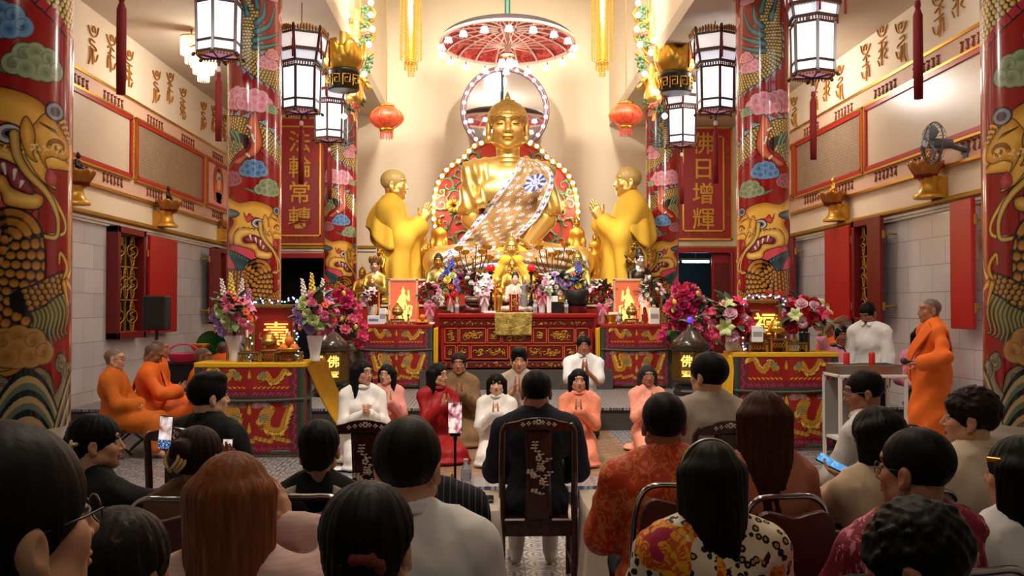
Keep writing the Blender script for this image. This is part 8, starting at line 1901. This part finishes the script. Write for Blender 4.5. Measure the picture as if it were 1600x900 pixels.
for k,lab in ((4,'the woman in black with the ponytail'),(9,'the man in the orange brocade jacket'),(11,'the woman with very long brown hair'),(10,'the woman in leopard print'),(13,'the woman in the beige polo'),(14,'the man in the maroon and pink shirt'),(17,'the woman with curly pinned up hair'),(18,'the woman at the right edge'),(19,'the woman filming with a phone'),(20,'the woman with the claw clip'),(3,'the woman with light brown hair'),(6,'the man in the white shirt'),(7,'the man in the pinstripe jacket'),(5,'the woman with the scrunchie'),(2,'the woman with blond highlights'),(15,'the man bending his head'),(1,'the man at the bottom left corner')):
 o = A_[k]; fw = Matrix.Rotation(o.rotation_euler.z,3,'Z') @ Vector((0,1,0)); banquet(f'maroon banquet chair with chrome back frame under {lab}',o.location.x - fw.x*.0,o.location.y - fw.y*.0,o.rotation_euler.z,o['seat_z'],{10: .80,15: .78,18: .9,5: .84}.get(k,.97))
def rosewood(label,x,y,rz):
 t = thing('rosewood_chair',label,'chair',(x,y,0),rz,'carved rosewood chairs of the front row'); W_,zs,top = .43,.44,1.0
 MB().box((0,0,zs - .02),(W_ + .03,.44,.035),bev=.01).build('seat',m_rose,t); MB().box((0,-.19,zs - .07),(W_,.035,.08),bev=.005).box((0,.19,zs - .07),(W_,.035,.08),bev=.005).box((-W_/2 + .01,0,zs - .07),(.03,.4,.08)).box((W_/2 - .01,0,zs - .07),(.03,.4,.08)).build('apron',m_rose,t)
 for sx in (-1,1):
  MB().tube([(sx*W_/2,-.21,0),(sx*W_/2,-.205,zs),(sx*W_/2,-.215,.75),(sx*(W_/2 - .004),-.235,top - .04),(sx*(W_/2 - .03),-.24,top)],.02,8).build('leg',m_rose,t)
  MB().tube([(sx*W_/2,.2,0),(sx*W_/2,.2,zs - .02)],.02,8).build('leg',m_rose,t)
  MB().box((sx*W_/2,0,.14),(.022,.4,.03),bev=.004).build('stretcher',m_rose,t)
 r = MB(); pts = [(-W_/2 + .005,-.02),(-W_/2 + .03,.015),(-.12,.03),(-.07,.045),(0,.052),(.07,.045),(.12,.03),(W_/2 - .03,.015),(W_/2 - .005,-.02),(.12,-.03),(0,-.02),(-.12,-.03)]
 r.prism([tuple(p) for p in catmull(pts,4,True)],.03,(0,-.225,top - .01)); ro = r.build('top_rail',m_rose,t,bevel=.006)
 MB().grid(lambda u,v: ((u - .5)*(.145 + .05*abs(v - .45)**1.2),-.222 - .014*math.sin(v*PI),zs + (top - .02 - zs)*v),6,16).build('splat',m_rose,t,solid=.016)
 sp = t.children[-1]; q = MB()
 def spray(x0,z0,L,a,y):
  pts_ = [(x0 + L*k/5*math.cos(a) + .012*math.sin(k*1.6),y,z0 + L*k/5*math.sin(a)) for k in range(6)]; q.tube(pts_,.0022,4)
  for k,p in enumerate(pts_[1:]):
   for sg in (-1,1): q.ball((p[0] + sg*.011,y - .001,p[2] + .005),(.010,.002,.005),6,4)
 spray(.01,.80,.1,2.0,-.247); spray(-.02,.72,.1,.8,-.249); spray(.02,.62,.1,1.2,-.247); spray(-.01,.68,.07,2.4,-.249); spray(.015,.58,.06,2.6,-.246)
 for (bx,bz) in ((0,.80),(.02,.74),(-.03,.70),(.02,.66)):
  for j in range(5): q.ball((bx + .013*math.cos(j*1.26),-.249,bz + .013*math.sin(j*1.26)),(.008,.002,.008),6,4)
 q.build('pearl_inlay',m_pearl,sp); q = MB()
 for sx in (-1,1):
  for k in range(3):
   for j in range(4): q.ball((sx*(.025 + .034*k) + .008*math.cos(j*1.57),-.259,top + .012 + .008*math.sin(j*1.57) - .006*k),(.006,.002,.005),6,4)
 for j in range(6): q.ball((.012*math.cos(j*1.05),-.259,top + .014 + .012*math.sin(j*1.05)),(.008,.002,.006),6,4)
 q.build('rail_inlay',m_pearl,ro); return t
def under(k,off=0): o = A_[k]; return (o.location.x,o.location.y,o.rotation_euler.z)
rosewood('tall rosewood chair with pearl inlaid splat under the man in the dark suit',*under(8)); rosewood('rosewood chair under the man in the light grey suit',*under(12)); rosewood('rosewood chair under the man with thinning hair',*under(16)); rosewood('rosewood chair under the man in the black suit',*under(21))
e_ = P(568,662,5.6); rosewood('empty rosewood chair with an inlaid splat before the woman in the white tunic',e_.x,e_.y + .23,.05)
# low white draped side tables beside the central chair
m_drape = cloth('table_drape_white',lin(222,210,196),.8)
def side_table(label,x0,x1,y0,y1,z):
 t = thing('side_table',label,'table',((x0 + x1)/2,(y0 + y1)/2,0)); W_,D_ = x1 - x0,y1 - y0
 MB().box((0,0,z - .02),(W_ - .02,D_ - .02,.03)).build('tabletop',m_rose,t)
 for sx in (-1,1):
  for sy in (-1,1): MB().box((sx*(W_/2 - .05),sy*(D_/2 - .05),z/2 - .02),(.035,.035,z - .04)).build('leg',m_rose,t)
 def sq(a,k): c,s_ = math.cos(a),math.sin(a); q = 1/max(abs(c),abs(s_)); q = q*.86 + .14*1.1; return c*q*(W_/2 + k),s_*q*(D_/2 + k)
 g = MB()
 def fn(u,v):
  a = u*2*PI
  if v < .3: x,y = sq(a,0); return (x*v/.3,y*v/.3,z + .004)
  q = (v - .3)/.7; x,y = sq(a,.008 + .035*q + .014*q*math.sin(a*12)); return (x,y,z + .004 - q**.9*(z - .02) if q > .08 else z + .003)
 g.grid(fn,72,20); g.build('tablecloth',m_drape,t); return t
side_table('low side table under a white cloth left of the central chair',-.33,.06,5.35,5.95,.56); side_table('low side table under a white cloth right of the central chair',.57,.98,5.35,5.95,.56)
TZ2 = .57
def phone(label,M4,screen,w=.072,h=.15):
 t = thing('smartphone',label,'phone',(0,0,0)); t.matrix_world = M4; MB().box((0,0,0),(w,.009,h),bev=.003).build('case',SHOE,t); MB().box((0,-.0052,0),(w - .006,.001,h - .008)).build('screen',screen,t)
 return t
def screen_mat(nm,kind):
 T = NT(nm); x,y,z = T.sep(T.co('Object'))[:3]; n_ = T.noise(T.co('Object',(13,1,9)),2.2,3)
 if kind == 'altar': c = T.ramp(n_,[(.36,lin(90,20,24)),(.47,lin(206,120,130)),(.56,lin(246,226,226)),(.68,lin(255,240,200))])
 elif kind == 'live': c = T.mix(T.m('LESS_THAN',z,-.03),T.ramp(n_,[(.35,lin(110,24,28)),(.5,lin(220,190,180)),(.62,lin(246,240,236))]),T.ramp(T.noise(T.co('Object',(40,1,60)),3,1),[(.4,lin(30,44,76)),(.6,lin(90,130,190)),(.7,lin(226,230,240))]))
 else: c = T.mix(T.m('GREATER_THAN',n_,.5),lin(70,150,220),lin(110,190,240))
 return T.set(col=(.02,.02,.02),rough=.15,emit=c,es=1.0)
def MT(p,rz=0,rx=0,ry=0): return Matrix.Translation(p) @ Euler((rx,ry,rz)).to_matrix().to_4x4()
p = P(711,653,5.5); phone('smartphone upright on a thin stand, screen showing the bright altar scene',MT(p,.05,-.05),screen_mat('screen_altar','altar'),.083,.178)
t = thing('phone_stand','thin black pole stand holding the smartphone above the left side table','stand',(p.x,p.y + .02,TZ2)); h_ = p.z - .08 - TZ2
MB().cyl((0,0,.015),(0,0,h_ - .03),.0075,n=8).build('pole',SHOE,t); MB().lathe([(.06,0),(.062,.008),(.02,.018)],16).build('base',SHOE,t); MB().box((0,.0,h_ - .012),(.06,.03,.03),bev=.004).cyl((0,0,h_ - .05),(0,0,h_ - .02),.012,n=8).build('clamp',SHOE,t)
o = A_[19]; g_ = o.matrix_world; bpy.context.view_layer.update()
p = P(259,676,4.16); phone('raised smartphone filming the altar, held by the woman with the ponytail',MT(p,-.12,-.06,.05),screen_mat('screen_live','live'),.062,.145)
p = P(356,703,4.25); phone('smartphone held up by the woman with the claw clip',MT(p,-.2,-.1),screen_mat('screen_live2','live'),.05,.10)
p = P(1301,726,4.38); phone('blue lit smartphone in the hand of the woman in the beige polo',MT(p,.9,-1.05,-.3),screen_mat('screen_blue','blue')); p = P(1316,733,4.25); phone('second phone with a dark case held under the blue lit one',MT(p,.8,-1.2,-.3),screen_mat('screen_blue2','blue'),.06,.11)
bottle('clear water bottle on the left side table before the step',Vector((P(728,770,5.8).x,5.8,TZ2)),.21,.033)
def onT(px,Y,z=TZ2): q = P(px,478,Y); q.z = z; return q
boxy('tissue_box','rose brown tissue box on the left side table','box',onT(722,5.5),(.13,.12,.085),mat('tissue_brown',lin(140,84,80),.5),lid=lambda t,d: MB().grid(lambda u,v: ((u - .5)*.06,(v - .5)*.03 + .01*math.sin(u*9),d[2] + .03*math.sin(u*PI)*math.sin(v*PI)),8,6).build('tissue',m_paper,t))
t = boxy('smartphone','black wallet phone lying on the left side table','phone',onT(760,5.62),(.085,.15,.014),SHOE,.005,lid=lambda t,d: MB().box((0,0,d[2] + .0005),(.03,.012,.001)).build('emblem',m_gold,t))
t = thing('hand_bell','small brass hand bell on the left side table behind the phone stand','bell',onT(707,5.8)); MB().lathe([(.032,0),(.034,.006),(.024,.03),(.018,.05),(.006,.056)],16).build('bell',m_gold,t); MB().lathe([(.006,.056),(.012,.07),(.006,.085),(.011,.1),(.004,.125)],12).build('handle',m_gold,t)
# floor things before the kneeling row
t = thing('spectacles','black folded spectacles lying on the orange tunic hem','glasses',PZ(918,716,L1 + .05)); b = MB()
for sx in (-1,1): b.tube([(sx*.034 + .024*math.cos(a),-.02,.022*math.sin(a) + .022) for a in [k*PI/8 for k in range(16)]],.0025,5,True)
b.tube([(-.01,-.02,.03),(.01,-.02,.03)],.002,4); b.build('rims',SHOE,t); b = MB()
for sx in (-1,1): b.tube([(sx*.058,-.02,.028),(sx*.055,.08,.01)],.002,4)
b.build('temples',SHOE,t)
t = thing('black_purse','small black purse on the tiles beside the white tunic hem','purse',PZ(766,728,L1)); q = S(.02); q.ell((0,0,.025),(.055,.04,.025)); sdf_obj('purse',q,.006,SHOE,t)
MB().tube([(-.03,0,.04),(0,0,.058),(.03,0,.04)],.005,6).build('strap',SHOE,t)
t = thing('paper_sheets','white paper sheets on the tiles left of the woman in the white tunic','paper',PZ(528,733,L1 + .002)); MB().grid(lambda u,v: ((u - .5)*.3,(v - .5)*.21,.004 + .02*u*u*v),6,6).build('sheet',m_paper,t,solid=.002)
MB().grid(lambda u,v: ((u - .5)*.22 + .05,(v - .5)*.21 - .05,.012 + .01*u),5,5).build('sheet',m_paper,t,solid=.002)
# trolley with trays and red candles at the right
p0,p1 = P(1312,590,9.25),P(1420,590,9.25); zt_ = P(1360,586,9.25).z; t = thing('service_trolley','white metal trolley with steel trays before the standing man in white','trolley',((p0.x + p1.x)/2,9.5,L1)); W_ = p1.x - p0.x; H_ = zt_ - L1
for sx in (-1,1):
 for sy in (-1,1): MB().box((sx*(W_/2 - .015),sy*.22,H_/2),(.03,.03,H_)).build('leg',m_white,t)
MB().box((0,0,H_ - .015),(W_,.48,.03),bev=.005).build('top_shelf',m_white,t); MB().box((0,0,.2),(W_ - .03,.46,.025)).build('lower_shelf',m_white,t); MB().box((-.05,.18,H_*.55),(W_ - .12,.02,H_*.7)).build('back_panel',mat('grey_panel',lin(120,118,112),.6),t)
tr = thing('steel_tray','long stainless steel tray on top of the trolley','tray',((p0.x + p1.x)/2 - .02,9.47,zt_)); b = MB(); b.box((0,0,.006),(W_ - .06,.38,.012))
for sx in (-1,1): b.box((sx*(W_/2 - .035),0,.045),(.008,.38,.08)); b.box((0,sx*.19,.045),(W_ - .06,.008,.08))
b.build('pan',mat('brushed_steel',lin(170,170,166),.3,metal=.9),tr); MB().tube([((W_ - .06)/2*a,.19*c,.088) for a,c in ((1,1),(-1,1),(-1,-1),(1,-1))],.008,6,True).build('rim',mat('brushed_steel'),tr)
for px,lab in ((1329,'red candle at the left end of the trolley'),(1369,'red candle near the middle of the trolley')):
 q = P(px,590,9.3); t = thing('red_candle',lab,'candle',(q.x,9.4,zt_ + .013)); MB().lathe([(.028,0),(.03,.01),(.03,.19),(.024,.2),(.001,.196)],16).build('wax',mat('red_wax',lin(190,26,22),.4),t); MB().cyl((0,0,.195),(0,0,.21),.002,n=5).build('wick',vdark,t)
t = thing('green_tray','bright green plastic tray at the left end of the trolley','tray',(P(1318,590,9.2).x + .06,9.34,zt_ - .03)); MB().box((0,0,.012),(.16,.12,.02),bev=.008).build('tray',mat('green_plastic',lin(120,200,40),.4),t); MB().box((0,.0,.03),(.14,.10,.012),bev=.004).build("lid",mat("green_plastic"),t)
q = P(1321,577,10.0); t = thing('gooseneck_microphone','black gooseneck microphone beside the man in pink','microphone',(q.x,10.0,L1)); hz = P(1320,548,10).z - L1
MB().lathe([(.13,0),(.13,.015),(.03,.03),(.012,.05),(.012,hz - .02)],16).build('stand',SHOE,t); MB().tube([(0,0,hz - .05),(0,0,hz),(-.03,-.01,hz + .03),(-.1,-.02,hz + .05)],.008,6).build('gooseneck',SHOE,t); MB().ball((-.13,-.02,hz + .06),(.04,.022,.022),10,8).build('windshield',SHOE,t)
MI = M[6]; bpy.context.view_layer.update(); q = P(1412,564,8.5); t = thing('handheld_microphone','black hand microphone held by the standing monk','microphone',q); MB().cyl((.02,0,-.005),(.17,.02,-.03),.016,.012).build('handle',SHOE,t); MB().ball((0,0,0),.03,12,10).build('grille',mat('grille_grey',lin(60,60,64),.5,metal=.5),t)
# plain seats for the monks and the men at the right
def stool(label,o,h,low=False):
 t = thing('folding_stool',label,'stool',(o.location.x,o.location.y,o.location.z),o.rotation_euler.z); h = max(h,.14); MB().box((0,-.02,h - .02),(.36,.34,.04),bev=.012).build('seat',SHOE,t)
 for sx in (-1,1): MB().cyl((sx*.15,-.16,0),(sx*.15,.13,h - .04),.011,n=8).build('leg',SHOE,t); MB().cyl((sx*.13,.13,0),(sx*.13,-.16,h - .04),.011,n=8).build('leg',SHOE,t)
for o,lab in ((M[1],'the elderly monk with glasses'),(M[2],'the monk with bowed head'),(M[3],'the half hidden monk by the left wall'),(M[4],'the monk in profile'),(M[5],'the monk beyond the left table'),(M[7],'the monk behind the right bouquet'),(R[1],'the man in pink'),(R[3],'the person behind the standing monk')): stool(f'black folding stool under {lab}',o,o['seat_z'])
# loudspeaker and the table with bowls at the left
q = P(245,489,11.9); t = thing('loudspeaker','black loudspeaker on a pole stand against the left shutter','speaker',(q.x,11.9,L2)); zc = q.z - L2
MB().box((0,0,zc),(.28,.24,.42),bev=.015).build('cabinet',mat('speaker_black',(.012,.012,.012),.6),t); MB().box((0,-.122,zc),(.25,.006,.39),bev=.002).build('grille',mat('speaker_cloth',(.016,.016,.017),.9),t); MB().cyl((0,0,.05),(0,0,zc - .2),.022,n=10).build('pole',SHOE,t)
for k in range(3): MB().cyl((0,0,.35),(.3*math.cos(k*2.09),.3*math.sin(k*2.09),.01),.012,n=8).build('leg',SHOE,t)
xa = P(300,560,11.9).x; zb_ = P(300,566,11.9).z; t = thing('black_table','table under a black cloth behind the monks at the left','table',(xa + .06,12.1,L2)); MB().box((0,0,(zb_ - L2)/2),(.85,.5,zb_ - L2 - .03),bev=.01).build('cloth',BLK,t); MB().box((0,0,zb_ - L2 - .014),(.88,.53,.028),bev=.006).build('tabletop',SHOE,t)
q = P(286,566,11.95); t = thing('pink_basket','pink plastic basket on the black table','basket',(q.x,11.95,zb_)); MB().lathe([(.12,0),(.15,.02),(.19,.10),(.2,.11),(.185,.1),(.14,.02),(.001,.012)],24).build('basket',mat('pink_plastic',lin(206,60,110),.4),t); MB().tube([(.19*math.cos(a),.02,.1 + .12*math.sin(a)) for a in [k*PI/12 for k in range(13)]],.012,6).build('handle',mat('pink_plastic'),t)
q = P(309,545,12.1); t = thing('gold_pedestal','gold pedestal offering tray on the black table','tray',(q.x,12.18,zb_)); MB().lathe([(.09,0),(.1,.02),(.06,.06),(.05,.1),(.1,.15),(.12,.2),(.13,.21),(.1,.17),(.001,.15)],20).build('pedestal',m_gold,t); MB().lathe([(.125,.2),(.133,.21),(.125,.22)],20).build('rim',m_goldp,t)
q = P(329,519,12.2); t = thing('green_bowl','green glass bowl standing on its edge behind the gold pedestal','bowl',(q.x,12.28,zb_)); g = MB(); g.M = Matrix.Translation((0,0,.19)) @ Matrix.Rotation(PI/2,4,'X'); g.lathe([(.001,-.07),(.06,-.06),(.13,-.03),(.18,.03),(.19,.05),(.175,.03),(.12,-.02),(.001,-.05)],28); g.build('bowl',mat('green_glass',lin(20,110,60),.12,trans=.3),t); MB().box((0,.03,.012),(.2,.12,.024),bev=.005).build('stand',vdark,t)
t = thing('dark_bucket','dark green bucket on the floor at the left behind the phone','bucket',(P(232,745,6.2).x,6.2,0)); MB().lathe([(.11,0),(.15,.28),(.16,.29),(.15,.30),(.14,.28),(.1,.02),(.001,.015)],20).build('bucket',mat('bucket_green',lin(26,44,36),.4),t); MB().tube([(.15*math.cos(a),0,.29 + .1*math.sin(a)) for a in [k*PI/10 for k in range(11)]],.004,5).build('handle',m_chrome,t)
